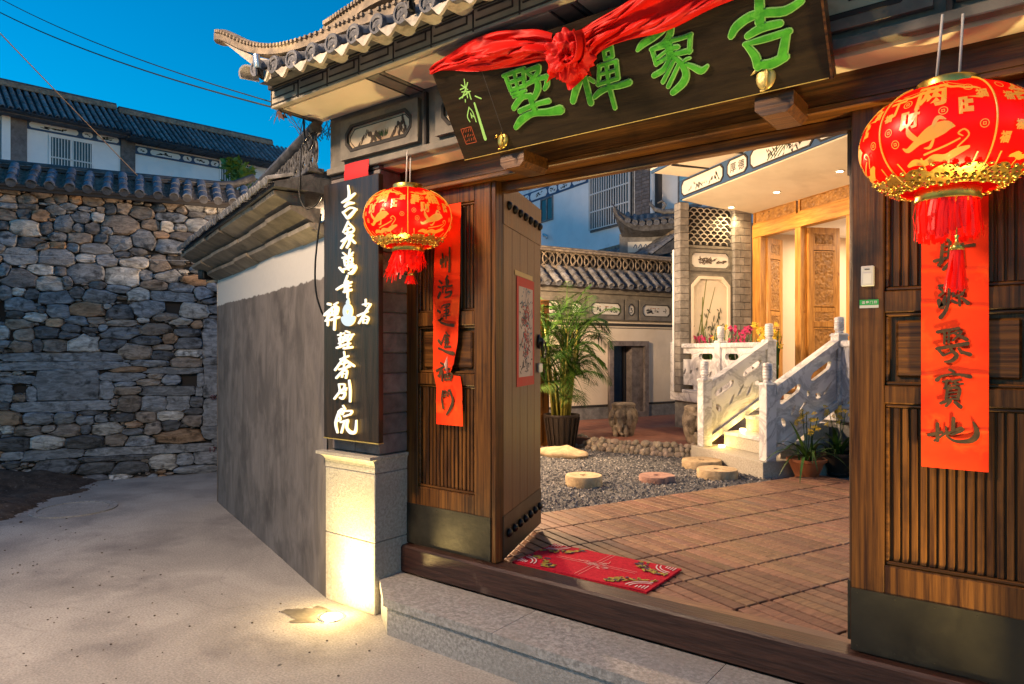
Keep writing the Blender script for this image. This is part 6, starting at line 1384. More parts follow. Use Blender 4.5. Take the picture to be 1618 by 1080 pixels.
roof_rows(RB, 1.24, 5.58, -.47, 6.41, .72, 7.19, .130, .044, tile_grey)
part('ridge', MB().box(1.24, 5.05, .62, .86, 7.19, 7.31, .01), tile_warm, RB); part('ridge_top', MB().box(1.24, 5.05, .66, .82, 7.311, 7.36, .01), tile_dark, RB)
pane_window(H2, 3.40, 4.25, 5.4, 6.33, 14, (.93,), y=.02)
# gable seen between the wall ridge and the gate roof
H3 = thing('gable_house', 'grey gabled house end beyond the wall ridge under the gate roof corner', 'house', (-20.5, 15.6, 0), R(20))
part('wall', MB().prism([(-1.4, 0), (1.4, 0), (1.4, 6.0), (0, 6.8), (-1.4, 6.0)], 0, 5), grey_stone, H3)
m = MB(); m.prism([(-1.7, 5.95), (0, 6.98), (1.7, 5.95), (1.7, 6.12), (0, 7.2), (-1.7, 6.12)], -.2, 5.1); part('roof', m, tile_dark, H3)
m = MB(); m.tube([(0, -.2, 7.15), (0, -.4, 7.25), (.02, -.45, 7.45)], .07, 6); part('ridge_horn', m, tile_dark, H3)
part('vent_panel', MB().box(-.35, .35, -.03, .0, 6.05, 6.45), white_paint, H3)

# leafy branch by the house
def leaf_cloud(n, c, r, size, seed):
    q = np.random.default_rng(seed); m = MB()
    for i in range(n):
        d = q.normal(0, 1, 3); d /= np.linalg.norm(d)+1e-6; p = np.array(c)+d*np.array(r)*q.random()**.4
        u = Vector(q.normal(0, 1, 3)).normalized(); w = u.orthogonal().normalized(); L = size*q.uniform(.6, 1.4)
        p = Vector(p); m.add([p, p+u*L*.5+w*L*.22, p+u*L, p+u*L*.5-w*L*.22], [(0, 1, 2, 3)])
    return m
t = thing('small_tree', 'small green tree showing between the long house and the wall ridge', 'tree', (-11.6, 6.9, 0))
tm = MB(); tm.tube([(0, 0, 0), (.05, 0, 2), (.0, .05, 3.6), (.05, .1, 4.6)], [.06, .05, .035, .015], 7)
part('trunk', tm, flat('bark', (.08, .06, .045), .9), t)
m = MB()
for i in range(16):
    a = rng.uniform(0, 2*PI); z = rng.uniform(3.3, 4.9); L = rng.uniform(.25, .6)
    e = Vector((math.cos(a)*L, math.sin(a)*L, z+rng.uniform(0, .25)))
    tm2 = leaf_cloud(46, e, (.20, .20, .14), .13, 100+i); m.add(tm2.v, tm2.f)
part('crown', m, M('bright_leaf', (.06, .12, .012), (.13, .22, .03), 5, .5, bump=0), t)

# ------------------------------------------------------------------ rear building seen through the gate
RBX = thing('rear_building', 'tall white building with a big barred window behind the courtyard', 'building', (-7.0, 13.53, 0), math.atan2(-.384, .923))
part('wall', MB().box(-9, .12, 0, 4, 0, 8.2), white_paint, RBX)
part('frieze_band', MB().box(-9, -1.60, -.012, .02, 5.55, 5.84), blue_trim, RBX)
frieze_panels(RBX, ((-4.6, -4.35), (-4.27, -3.45), (-3.36, -2.98), (-2.9, -2.35), (-2.27, -1.68)), 5.56, 5.83, -.013, 2)
w = pane_window(RBX, -1.50, .0, 4.36, 5.62, 17, (.33, .66), frame=grey_stone, glass=glass_dark, bar_w=.022, proud=-.09)
m = MB()
for a, b, c_, d in ((-1.50, .0, 5.60, 5.625), (-1.5, .0, 4.355, 4.38), (-1.505, -1.48, 4.36, 5.62), (-.02, .005, 4.36, 5.62)): m.box(a, b, -.10, -.078, c_, d)
part('bar_frame', m, bar_white, w)
part('curtain', MB().grid(lambda u, v: (-1.45+.5*u, -.017-.004*math.sin(u*40), 4.4+1.2*v), 40, 2), flat('curtain', (.07, .12, .15), .8), w)
part('curtain', MB().grid(lambda u, v: (-.6+.55*u, -.017-.004*math.sin(u*40), 4.4+1.2*v), 40, 2), flat('curtain2', (.06, .11, .14), .8), w)
pane_window(RBX, -3.72, -3.2, 4.95, 5.5, 0, (), frame=grey_stone, glass=glass_dark)
pil = part('pilaster', MB().box(.125, .60, -.05, .3, 0, 8.2), mortar, RBX)
bm_ = MB().box(0, .228, -.062, -.04, 0, .072, .004).mesh('brick'); bm_.materials.append(grey_brick)
for k in range(34):
    for c in range(2): part('brick', bm_, None, pil, loc=(.127+c*.236+(.0 if k % 2 else .0), 0, 4.2+k*.078))
part('downpipe', MB().tube([(.70, -.06, 0), (.70, -.06, 8)], .05, 8), bar_white, RBX, smooth=True)
part('wing', MB().box(.601, 3.0, .3, 4, 0, 8.2), white_paint, RBX)
part('wing_window', MB().box(1.1, 1.75, .27, .31, 4.4, 5.5), grey_stone, RBX)
part('wing_pane', MB().box(1.17, 1.68, .255, .272, 4.47, 5.43), flat('wing_glass', (.20, .42, .55), .3), RBX)
part('wing_band', MB().box(.85, 3.0, .22, .3, 4.1, 4.25), grey_stone, RBX)
part('tap_bracket', MB().tube([(-3.6, -.02, 4.55), (-3.45, -.12, 4.56), (-3.3, -.12, 4.5), (-3.28, -.12, 4.42)], .03, 6), silver, RBX, smooth=True)

# ------------------------------------------------------------------ courtyard floor
struct('courtyard_ground', MB().prism([(-3.0, 2.94), (1.6, 2.94), (2.5, 5), (4, 20), (-14, 20), (-14, 13), (-6.6, 12), (-6.3, 3.98)], .0, .285, 'z'), concrete)
struct('terrace_floor', MB().prism([(-4.75, 7.28), (-4.15, 7.30), (-2.95, 7.50), (-2.3, 8.05), (-4.6, 11.2), (-5.1, 11.0), (-6.3, 8.2), (-5.6, 7.4)], .286, .42, 'z'), terrace_red)
# gravel bed: a base sheet and thousands of stones
gpoly = [(-2.82, 3.55), (-2.0, 6.15), (-1.95, 6.60), (-2.9, 7.25), (-2.95, 7.42), (-4.2, 7.2), (-5.4, 7.35), (-6.0, 6.2), (-5.6, 4.2), (-4.0, 3.4)]
struct('gravel_base', MB().prism(gpoly, .286, .292, 'z'), M('gravel_base', (.035, .035, .04), (.22, .22, .23), 130, .9, bump=1.0, bscale=130, detail=2))
def inside(x, y, P):
    c_ = False; n = len(P)
    for i in range(n):
        (x1, y1), (x2, y2) = P[i], P[(i+1) % n]
        if (y1 > y) != (y2 > y) and x < (x2-x1)*(y-y1)/(y2-y1)+x1: c_ = not c_
    return c_
E1 = np.array((.38, .925)); E1 /= np.linalg.norm(E1); E2 = np.array((E1[1], -E1[0]))
def gravel(seed, n, tone):
    q = np.random.default_rng(seed); V, Fc = [], []
    base = [(1, 0, 0), (-.5, .87, 0), (-.5, -.87, 0), (0, 0, 1), (0, 0, -1)]
    tri = [(0, 1, 3), (1, 2, 3), (2, 0, 3)]
    cnt = 0
    while cnt < n:
        x, y = q.uniform(-6, -1.9), q.uniform(3.4, 7.45)
        if not inside(x, y, gpoly) or np.dot((x, y), E2) > -4.165: continue
        a = q.uniform(0, 2*PI); s = q.uniform(.008, .017); b0 = len(V); z = .290+q.uniform(0, .012); tl = q.normal(0, .35)
        ca, sa = math.cos(a), math.sin(a)
        for bx, by, bz in base[:4]:
            px_, py_, pz_ = bx*s*q.uniform(.8, 1.5), by*s*q.uniform(.6, 1.1), bz*s*.75
            V.append((x+px_*ca-py_*sa, y+px_*sa+py_*ca, z+pz_+tl*px_))
        Fc += [tuple(b0+i for i in f) for f in tri]; cnt += 1
    m = MB(); m.v = V; m.f = Fc
    struct('gravel', m, tone, kind='stuff')
gravel(1, 9000, M('gravel_dark', (.045, .048, .055), (.12, .125, .14), 40, .8, bump=0))
gravel(2, 8000, M('gravel_mid', (.09, .09, .095), (.18, .178, .18), 40, .8, bump=0))
gravel(3, 4500, M('gravel_pale', (.20, .19, .185), (.42, .40, .39), 40, .75, bump=0))

# timber deck of small slatted tiles
DK = thing('timber_deck', 'reddish brown hardwood deck of slatted tiles inside the gate', 'deck', (-1.5, 3.6, .29), math.atan2(-E1[1], -E1[0])*0)
WC[DK.name] = Vector((-1.5, 3.6, .29))
part('deck_bed', MB().prism([(-2.86, 3.7), (-2.30, 2.94), (1.2, 2.94), (1.8, 4.4), (-.5, 7.9), (-1.2, 7.0), (-1.85, 6.55)], .286, .30, 'z'), flat('deck_shadow', (.012, .009, .008), .9), DK)
part('border_board', MB().box(-2.29, 1.1, 2.937, 3.045, .30, .3335, .003), deck_wood, DK)
SLW = .0765
sm_ = MB().box(.0055, SLW-.0055, .006, .394, 0, .027, .003).mesh('slat'); sm_.materials.append(deck_wood)
slats = []
camp = Vector((0, 0, 1.5))
ang = math.atan2(E1[1], E1[0])
deckpoly = [(-4, 2.94), (1.0, 2.94), (1.9, 4.4), (-.2, 8.2), (-1.25, 7.0), (-1.85, 6.60), (-4, 6.60)]
for c in range(12):
    e2 = -4.161+.4*c
    k = 0
    e1 = .35+(.0 if c % 2 else .0)
    while e1 < 7.6:
        cx_ = E1*(e1+SLW/2)+E2*(e2+.2)
        if cx_[1] > 2.975 and inside(cx_[0], cx_[1], deckpoly):
            slats.append((e1, e2, cx_))
        e1 += SLW+(.004 if k % 5 == 4 else 0); k += 1
def vis(s):
    x, y = s[2]; u = -math.sin(R(37.4))*x+math.cos(R(37.4))*y; r_ = math.cos(R(37.4))*x+math.sin(R(37.4))*y
    px = 809+1079*r_/max(u, .1); ok = 770 < px < 1360 and not (px > 1345)
    return (0 if ok else 1, u)
slats.sort(key=vis)
rest = MB()
for i, (e1, e2, cc) in enumerate(slats):
    o = E1*e1+E2*e2
    if i < 298:
        part('slat', sm_, None, DK, loc=(o[0], o[1], .302+rng.uniform(0, .0015)), rot=(0, 0, ang))
        # slat mesh runs along local +y = left of E1, so mirror to the right by starting at the far edge
        ob = bpy.context.scene.objects[-1] if False else None
    else:
        b = MB().box(.0055, SLW-.0055, .006, .394, .302, .329, .003)
        rest.add([(o[0]+E1[0]*x+E2[0]*y, o[1]+E1[1]*x+E2[1]*y, z) for x, y, z in b.v], [f[::-1] for f in b.f])
for ob in DK.children:
    if ob.name.startswith('slat'):
        ob.location.x += E2[0]*.4; ob.location.y += E2[1]*.4
part('slat_rows', rest, deck_wood, DK, kind='stuff')

# millstones
def millstone(x, y, r, h, mat, label, broken=False):
    t = thing('millstone', label, 'millstone', (x, y, .288), rng.uniform(0, 3), 'old millstones lying in the gravel')
    m = MB(); n = 36; prof = [(r*.98, 0), (r*1.0, h*.2), (r, h*.85), (r*.97, h), (r*.62, h*1.0), (.035, h*.99), (.030, h*.8)]
    for rr_, z in prof:
        for k in range(n):
            a = 2*PI*k/n; q = rr_*(1+.012*noise.noise((math.cos(a)*3, math.sin(a)*3, z*9+x)))
            if broken and 5.1 < a < 5.9 and rr_ > r*.6: q *= 1-.22*math.sin((a-5.1)/.8*PI)
            m.v.append((q*math.cos(a), q*math.sin(a), z+.003*noise.noise((q*30*math.cos(a), q*30*math.sin(a), x))))
    m.f += [(i*n+k, i*n+(k+1) % n, (i+1)*n+(k+1) % n, (i+1)*n+k) for i in range(len(prof)-1) for k in range(n)]+[tuple((len(prof)-1)*n+k for k in range(n))]
    part('disc', m, mat, t, smooth=True, ang=35)
    m = MB()
    for k in range(8 if not broken else 5):
        a = 2*PI*k/8; m.box(-.002, .002, .06, r*.85, h-.001, h+.0006)
        m.v[-8:] = [(x_*math.cos(a)-y_*math.sin(a), x_*math.sin(a)+y_*math.cos(a), z) for x_, y_, z in m.v[-8:]]
    part('grooves', m, mat, t)
    return t
millstone(-3.21, 5.26, .165, .10, millstone_sand, 'thick tan millstone standing alone on the gravel nearest the open door')
millstone(-2.77, 5.83, .165, .065, millstone_red, 'reddish millstone with a broken rim in the middle of the gravel', True)
millstone(-2.73, 6.80, .20, .09, millstone_sand, 'tan millstone farther from the deck, beside the marble stairs')
millstone(-2.40, 6.36, .19, .09, millstone_sand, 'tan millstone closest to the deck edge near the stairs')
t = thing('flat_rock', 'irregular flat tan rock on the gravel before the palm pot', 'rock', (-4.28, 6.55, .29))
m = MB().ell((0, 0, .04), (.34, .17, .075), 20, 10); m.xf(lambda x, y, z: (x*(1+.2*noise.noise((x*4, y*4, 1))), y*(1+.35*noise.noise((x*5, y*5, 2))), z*(1+.4*noise.noise((x*6, y*6, 3)))))
part('stone', m, millstone_sand, t, smooth=True, ang=50)
# cobble border of the raised terrace
CB = thing('cobble_border', 'low curving border of rounded river cobbles edging the raised terrace', 'cobble border', (-3.6, 7.3, .29), wc=True)
path = [Vector(p) for p in ((-5.3, 7.42), (-4.85, 7.46), (-4.55, 7.36), (-4.15, 7.22), (-3.7, 7.25), (-3.3, 7.33), (-2.96, 7.42), (-2.86, 7.44))]
mc = [MB().ell((0, 0, 0), (1, 1, 1), 8, 6) for _ in range(3)]
mes = []
for i in range(4):
    q = MB().ell((0, 0, 0), (1, 1, 1), 8, 6); q.xf(lambda x, y, z: tuple(c_*(1+.16*noise.noise((x*1.5+i*9, y*1.5, z*1.5))) for c_ in (x, y, z)))
    me = q.mesh('cobble', True); me.materials.append(cobble); mes.append(me)
dist = 0; cb = 0
for i in range(len(path)-1):
    a, b = path[i], path[i+1]; L = (b-a).length; n = int(L/.05)
    for k in range(n):
        p = a.lerp(b, k/n); nn = Vector((-(b-a).y, (b-a).x)).normalized()
        for row in range(3):
            s = rng.uniform(.032, .05); off = (.035*row-.05)
            o = part('cobble', mes[int(rng.integers(4))], None, CB, loc=(p.x+nn.x*off+rng.normal(0, .012), p.y+nn.y*off+rng.normal(0, .012), [.315, .358, .405][row]+rng.normal(0, .006)), rot=tuple(rng.uniform(0, 3, 3)))
            o.scale = (s*rng.uniform(.85, 1.4), s, s*rng.uniform(.8, 1.1)); cb += 1
m = MB(); 
for i in range(len(path)-1):
    a, b = path[i], path[i+1]; nn = Vector((-(b-a).y, (b-a).x)).normalized()*.09
    m.add([(a.x-nn.x*.2, a.y-nn.y*.2, .286), (b.x-nn.x*.2, b.y-nn.y*.2, .286), (b.x-nn.x*.2, b.y-nn.y*.2, .40), (a.x-nn.x*.2, a.y-nn.y*.2, .40), (b.x+nn.x, b.y+nn.y, .40), (a.x+nn.x, a.y+nn.y, .40)], [(0, 1, 2, 3), (3, 2, 4, 5)])
part('mortar', m, mortar, CB)

# stone drum seats carved with elephant heads
def drum(x, y, z, r, h, label, face):
    t = thing('stone_drum', label, 'stone stool', (x, y, z), face, 'carved stone drum stools')
    n = 40; prof = []
    for j in range(25):
        v = j/24; rr_ = r*(.74+.26*math.sin(PI*(v*.92+.02)))
        prof.append((rr_, h*v))
    m = MB()
    for rr_, zz in prof:
        for k in range(n):
            a = 2*PI*k/n; q = rr_*(1+.05*noise.noise((math.cos(a)*3, math.sin(a)*3, zz*12))+.02*noise.noise((math.cos(a)*9, math.sin(a)*9, zz*30)))
            if zz > h*.82: q *= 1+.04*math.sin(k*PI/2.0)     # fringe of the saddle cloth
            m.v.append((q*math.cos(a), q*math.sin(a), zz))
    m.f += [(i*n+k, i*n+(k+1) % n, (i+1)*n+(k+1) % n, (i+1)*n+k) for i in range(24) for k in range(n)]+[tuple(24*n+k for k in range(n))]
    part('body', m, drum_stone, t, smooth=True)
    part('seat_cloth', MB().lathe([(r*.93, h*.93), (r*.93, h*1.0), (r*.80, h*1.04), (0, h*1.05)], 28, cap=False), drum_stone, t, smooth=True, ang=40)
    for s in range(2):
        a = s*PI+.0
        f = lambda px, py, pz: (px*math.cos(a)-py*math.sin(a), px*math.sin(a)+py*math.cos(a), pz)
        m = MB(); m.ell((r*.98, 0, h*.60), (r*.38, r*.50, h*.27), 14, 10)
        m.tube([(r*1.2, 0, h*.55), (r*1.38, 0, h*.36), (r*1.3, 0, h*.18), (r*1.22, .02, h*.09), (r*1.36, .04, h*.08)], [r*.24, r*.20, r*.15, r*.12, r*.09], 8)
        m.xf(f); hd = part('elephant_head', m, drum_stone, t, smooth=True)
        for e in (-1, 1):
            m = MB(); m.ell((r*.95, e*r*.66, h*.56), (r*.14, r*.30, h*.28), 10, 8); m.xf(f); part('ear', m, drum_stone, hd, smooth=True)
            m = MB(); m.tube([(r*1.16, e*r*.2, h*.45), (r*1.28, e*r*.24, h*.34), (r*1.38, e*r*.2, h*.32)], [r*.05, r*.04, r*.012], 6); m.xf(f); part('tusk', m, tile_pale, hd, smooth=True)
            m = MB(); m.tube([(r*.92, e*r*.36, h*.36), (r*.95, e*r*.38, 0)], [r*.22, r*.24], 8); m.xf(f); part('leg', m, drum_stone, t, smooth=True)
    return t
drum(-4.18, 7.82, .42, .165, .40, 'carved stone elephant stool below the small window in the rear wall', R(-75))
drum(-3.10, 7.72, .42, .215, .42, 'larger carved stone elephant stool beside the marble stairs', R(-60))
# ------------------------------------------------------------------ low rear courtyard wall
BW = thing('courtyard_wall', 'low cream courtyard wall with painted frieze, tiled eave and lattice ridge', 'wall', (-5.64, 9.1, .28), math.atan2(.923, .384))
Z = lambda z: z-.28
WX0, WX1 = -2.2, 2.42
m = MB()   # wall with a real opening for the small window
for a, b, c_, d in ((WX0, .60, .0, 2.0), (1.33, WX1, .0, 2.0), (.60, 1.33, Z(1.64), 2.0), (.60, 1.33, 0, Z(.44))): m.box(a, b, 0, .22, c_, d)
part('plaster', m, warm_plaster, BW)
part('skirting', MB().box(WX0, .57, -.02, -.001, Z(.42)+.0, Z(.60)), grey_stone, BW); part('skirting', MB().box(1.36, WX1, -.02, -.001, Z(.42), Z(.60)), grey_stone, BW)
part('skirting_line', MB().box(WX0, .57, -.008, -.001, Z(.605), Z(.645)), trim_dark, BW); part('skirting_line', MB().box(1.36, WX1, -.008, -.001, Z(.605), Z(.645)), trim_dark, BW)
part('border_band', MB().box(WX0, WX1-.2, -.012, -.001, Z(1.90), Z(1.945)), trim_dark, BW)
part('border_line', MB().box(WX0, WX1-.32, -.008, -.001, Z(1.865), Z(1.875)), trim_dark, BW)
part('border_band', MB().box(WX1-.24, WX1-.20, -.012, -.001, Z(.65), Z(1.90)), trim_dark, BW)
FZ = part('frieze', MB().box(WX0, WX1+.02, -.04, .2, Z(1.985), Z(2.40)), frieze_grey, BW)
spans = [(-1.9, -1.4), (-1.3, -1.1), (-1.0, -.35), (-.25, .07), (.14, .84), (.88, 1.13), (1.18, 1.90), (1.95, 2.22)]
for a, b in spans:
    part('panel_frame', plate('panel_frame', [(a, Z(2.0)), (b, Z(2.0)), (b, Z(2.33)), (a, Z(2.33))], [octa(a+.06, b-.06, Z(2.07), Z(2.26), .05)], .02), frieze_grey, FZ, loc=(0, -.05, 0))
    part('painted_panel', MB().prism(octa(a+.07, b-.07, Z(2.08), Z(2.25), .045), -.045, -.0405), pale_panel, FZ)
    part('panel_line', plate('panel_line', octa(a+.055, b-.055, Z(2.065), Z(2.265), .05), [octa(a+.066, b-.066, Z(2.076), Z(2.254), .047)], .012), trim_dark, FZ, loc=(0, -.056, 0))
    r = random.Random(int(a*10)); st, sr = [], []
    if b-a > .4:
        for i in range(16):
            x = r.uniform(a+.16, b-.16); z = Z(2.12)+r.uniform(0, .05); st.append([(x, z+.05*r.random(), .006), (x+r.uniform(-.05, .05), z, .016), (x+r.uniform(-.06, .06), z+r.uniform(-.02, .03), .004)])
        for i in range(5): x = r.uniform(a+.2, b-.2); sr.append([(x, Z(2.2), .006), (x+.03, Z(2.205), .012)])
    else:
        x, z = (a+b)/2, Z(2.165); st = [[(x-.025, z+.03, .008), (x+.02, z+.025, .012), (x-.01, z, .01), (x+.025, z-.005, .012), (x+.01, z-.045, .014), (x-.025, z-.04, .006)]]
    part('ink_painting', brush(MB(), st, lambda p, q, h: (p, -.0455-h, q), 0, .0008), ink, FZ, kind='stuff')
    if sr: part('ink_painting', brush(MB(), sr, lambda p, q, h: (p, -.0455-h, q), 0, .001), flat('orange_ink', (.4, .15, .05), .7), FZ, kind='stuff')
part('eave_course', MB().box(WX0, WX1+.06, -.10, .2, Z(2.402), Z(2.47), .005), frieze_grey, BW)
BR = part('roof', MB().prism([(-.28, Z(2.50)), (-.28, Z(2.475)), (0, Z(2.47)), (.3, Z(2.55)), (.1, Z(2.76)), (.02, Z(2.76))], WX0, WX1+.12, 'x'), tile_dark, BW)
m = MB()
for k in range(3): half_tile(m, .055, .15, y0=k*.13, z0=.006*k)
me = m.mesh('cover_tile', True, 40); me.materials.append(tile_grey)
m = MB(); m.lathe([(0, 0), (.052, 0), (.056, .008)], 12, cap=False); m.xf(lambda x, y, z: (x, z, y)); me2 = m.mesh('tile_end', False); me2.materials.append(tile_disc)
me3 = MB(); tp_ = [(-.06+.12*i/6, -.024*math.sin(PI*i/6)) for i in range(7)]
me3.v = [(p, 0, q) for p, q in tp_]+[(p, .40, q) for p, q in tp_]+[(p, -.003, q-.02) for p, q in tp_]
me3.f = [(i, 7+i, 8+i, i+1) for i in range(6)]+[(i, i+1, 15+i, 14+i) for i in range(6)]
me3 = me3.mesh('pan_tile', True, 50); me3.materials.append(tile_dark)
x = WX0+.05; a = math.atan2(.26, .32)
while x < WX1+.16:
    part('cover_tile', me, None, BR, loc=(x, -.32, Z(2.505)), rot=(a, rng.normal(0, .02), rng.normal(0, .02)))
    part('tile_end', me2, None, BR, loc=(x, -.318, Z(2.515)))
    part('pan_tile', me3, None, BR, loc=(x+.1, -.305, Z(2.535)), rot=(a, 0, 0))
    x += .195
part('lattice_base', MB().box(WX0, WX1-.2, -.03, .12, Z(2.745), Z(2.80), .005), tile_warm, BW)
part('lattice_cap', MB().box(WX0, WX1-.2, -.05, .14, Z(3.02), Z(3.055), .005), tile_warm, BW)
part('lattice_cap', MB().box(WX0, WX1-.18, -.02, .11, Z(3.0555), Z(3.095), .012), tile_warm, BW)
part('lattice_back', MB().box(WX0, WX1-.22, .09, .11, Z(2.80), Z(3.02)), trim_dark, BW)
lm = MB(); r = .108
for s in (-1, 1):
    lm.tube([(s*.13+r*math.cos(q), 0, r+r*math.sin(q)) for q in np.linspace(0, 2*PI, 19)], .011, 5, caps=False)
lm.tube([(r*math.cos(q), .002, r+r*math.sin(q)) for q in np.linspace(0, 2*PI, 19)], .011, 5, caps=False)
lm.tube([(-.13, .0, 0), (0, 0, r), (.13, 0, 2*r)], .008, 4); lm.tube([(.13, .003, 0), (0, .003, r), (-.13, .003, 2*r)], .008, 4)
lme = lm.mesh('lattice_tile', True); lme.materials.append(tile_warm)
x = WX0+.1
while x < WX1-.3:
    part('lattice_tile', lme, None, BW, loc=(x, .04, Z(2.802))); x += .26
# small deep window
W = part('window', plate('window', [(.56, Z(.42)), (1.37, Z(.42)), (1.37, Z(1.66)), (.56, Z(1.66))], [[(.64, Z(.50)), (1.29, Z(.50)), (1.29, Z(1.58)), (.64, Z(1.58))]], .06), grey_brick, BW, loc=(0, -.03, 0))
part('jamb', MB().box(1.05, 1.29, .02, .20, Z(.5), Z(1.58)), grey_brick, W)
part('pane', MB().box(.6, 1.33, .17, .19, Z(.44), Z(1.64)), flat('mirror_glass', (.05, .09, .15), .05, .5, .8), W)
part('sash', MB().box(.97, 1.01, .14, .17, Z(.5), Z(1.58)), trim_dark, W)
part('sill', MB().box(.54, 1.39, -.07, .02, Z(.38), Z(.419), .006), grey_stone, W)
# corner pilaster at the house end
part('end_pilaster', MB().box(WX1-.10, WX1+.03, -.03, .22, 0, Z(2.40)), frieze_grey, BW)

# dark wooden side door behind the palm
t = thing('side_door', 'dark brown panelled wooden door with a lock behind the potted palm', 'door', (-5.05, 6.75, .29), R(62))
part('leaf', MB().box(-.75, .42, 0, .05, 0, 1.85, .004), dark_wood_v, t)
for a, b in ((.06, .42), (.50, .82), (1.05, 1.75)):
    part('panel', MB().box(-.62, -.2, -.014, .001, a, b, .01), dark_wood_v, t); part('panel', MB().box(-.10, .32, -.014, .001, a, b, .01), dark_wood_v, t)
part('lock', MB().box(.34, .40, -.03, .0, .80, 1.05, .005), black_metal, t)
# small tiled roof with a flying corner between wall and house
CRA = math.atan2(.462, .887)
t = thing('corner_roof', 'small grey tiled roof with an upturned corner beside the porch', 'roof', (-5.43, 10.95, .28), CRA)
zc = lambda z: z-.28
ev = [(-.56, 4.02), (-.47, 3.90), (-.36, 3.80), (-.22, 3.735), (-.05, 3.71), (.15, 3.715), (.4, 3.735), (.8, 3.75), (1.6, 3.75)]
part('wall', MB().box(-.45, 1.7, .34, 1.5, 0, zc(3.62)), grey_stone, t)
part('wall_panel', MB().box(-.30, .62, .325, .339, zc(3.28), zc(3.47)), pale_panel, t)
st = [[(-.2+.09*k, zc(3.36), .01), (-.16+.09*k, zc(3.42), .02), (-.14+.09*k, zc(3.35), .008)] for k in range(8)]
part('panel_writing', brush(MB(), st, lambda p, q, h: (p, .3245-h, q), 0, .001), blue_trim, t)
part('fret_band', MB().box(-.42, 1.7, .32, .339, zc(3.06), zc(3.19)), blue_trim, t)
m = MB()
for k in range(12): m.box(-.36+.1*k, -.30+.1*k, .312, .321, zc(3.08), zc(3.17)); m.box(-.34+.1*k, -.32+.1*k, .309, .3125, zc(3.10), zc(3.15))
part('fret', m, pale_panel, t)
m = MB()
for x, z in ev: k = max(0, min(1, (x+.56)/.5)); m.v += [(x, 0, zc(z)), (x, .02, zc(z)-.05-.05*k), (max(x, -.40), .36, zc(3.55)), (max(x, -.40), .36, zc(3.60)), (x+.05, .75*k, zc(z)+.33*k+.02)]
m.f = [(5*i+k, 5*i+(k+1) % 5, 5*i+5+(k+1) % 5, 5*i+5+k) for i in range(len(ev)-1) for k in range(5)]
RR = part('roof', m, tile_dark, t)
m = MB(); m.tube([(x, .10, zc(z)+.09+.02*(x > 0)) for x, z in ev], [.012, .022, .03, .036, .04, .042, .045, .045, .045], 8); part('flying_ridge', m, tile_dark, RR, smooth=True)
for k in range(13):
    x = -.30+.125*k; z = np.interp(x, [e[0] for e in ev], [e[1] for e in ev])
    part('tile_end', me2, None, RR, loc=(x, -.02, zc(z)+.03)); m = MB(); half_tile(m, .045, .5, n=6, th=.01); part('cover_tile', m, tile_grey, RR, loc=(x, -.02, zc(z)+.03), rot=(.42, 0, 0), smooth=True, ang=45)
m = MB(); m.tube([(.12, .25, zc(4.20)), (.10, .22, zc(4.12)), (.18, .2, zc(4.02)), (.34, .2, zc(3.97)), (.6, .2, zc(3.98)), (1.4, .2, zc(4.0))], [.015, .03, .04, .045, .05, .05], 8); m.tube([(.30, .2, zc(4.0)), (.36, .2, zc(4.1)), (.30, .2, zc(4.17)), (.22, .2, zc(4.13))], [.03, .03, .025, .012], 7); part('ridge_scroll', m, tile_grey, RR, smooth=True)
t = thing('lattice_parapet', 'slanting tiled wall top behind the low courtyard wall', 'parapet', (-7.602, 12.367, .28), math.atan2(-1.18, 2.10))
part('wall', MB().box(-.5, 2.9, .25, .5, 0, 3.05), white_paint, t)
RR = part('roof', MB().prism([(-.25, 2.82), (-.25, 2.86), (.34, 3.25), (.6, 3.05)], -.5, 2.9, 'x'), tile_dark, t)
roof_rows(RR, -.5, 2.9, -.27, 2.87, .34, 3.27, .15, .05, tile_grey)
part('ridge', MB().box(-.5, 2.9, .27, .42, 3.26, 3.34), tile_warm, t)

# ------------------------------------------------------------------ main house with porch
HSA = math.atan2(-.57643, .81714)
HS = thing('main_house', 'courtyard house with lit porch, carved pine doors and painted blue frieze', 'house', (-1.532, 7.335, .28), HSA)
Zh = lambda z: z-.28
part('platform', MB().box(-3.12, 2.2, .02, 1.05, 0, Zh(.805)), grey_stone, HS)
part('platform_coping', MB().box(-3.14, 2.2, -.05, 1.06, Zh(.806), Zh(.93), .008), marble, HS)
# walls of the room behind the doors
part('room_floor', MB().box(-2.85, 2.4, 1.06, 4.2, 0, Zh(.95)), grey_stone, HS)
part('room_wall', MB().box(-2.95, 2.4, 3.4, 3.5, Zh(.95), Zh(3.35)), peach, HS)
part('room_wall', MB().box(-2.97, -2.85, 1.16, 3.4, Zh(.95), Zh(3.35)), peach, HS)
part('room_ceiling', MB().box(-2.95, 2.4, 1.16, 3.5, Zh(3.20), Zh(3.26)), ceil_white, HS)
part('dark_post', MB().box(-.98, -.82, 3.0, 3.39, Zh(.95), Zh(3.19)), trim_dark, HS)
part('ceiling_track', MB().box(-1.7, -.4, 2.55, 2.62, Zh(3.16), Zh(3.199)), trim_dark, HS)
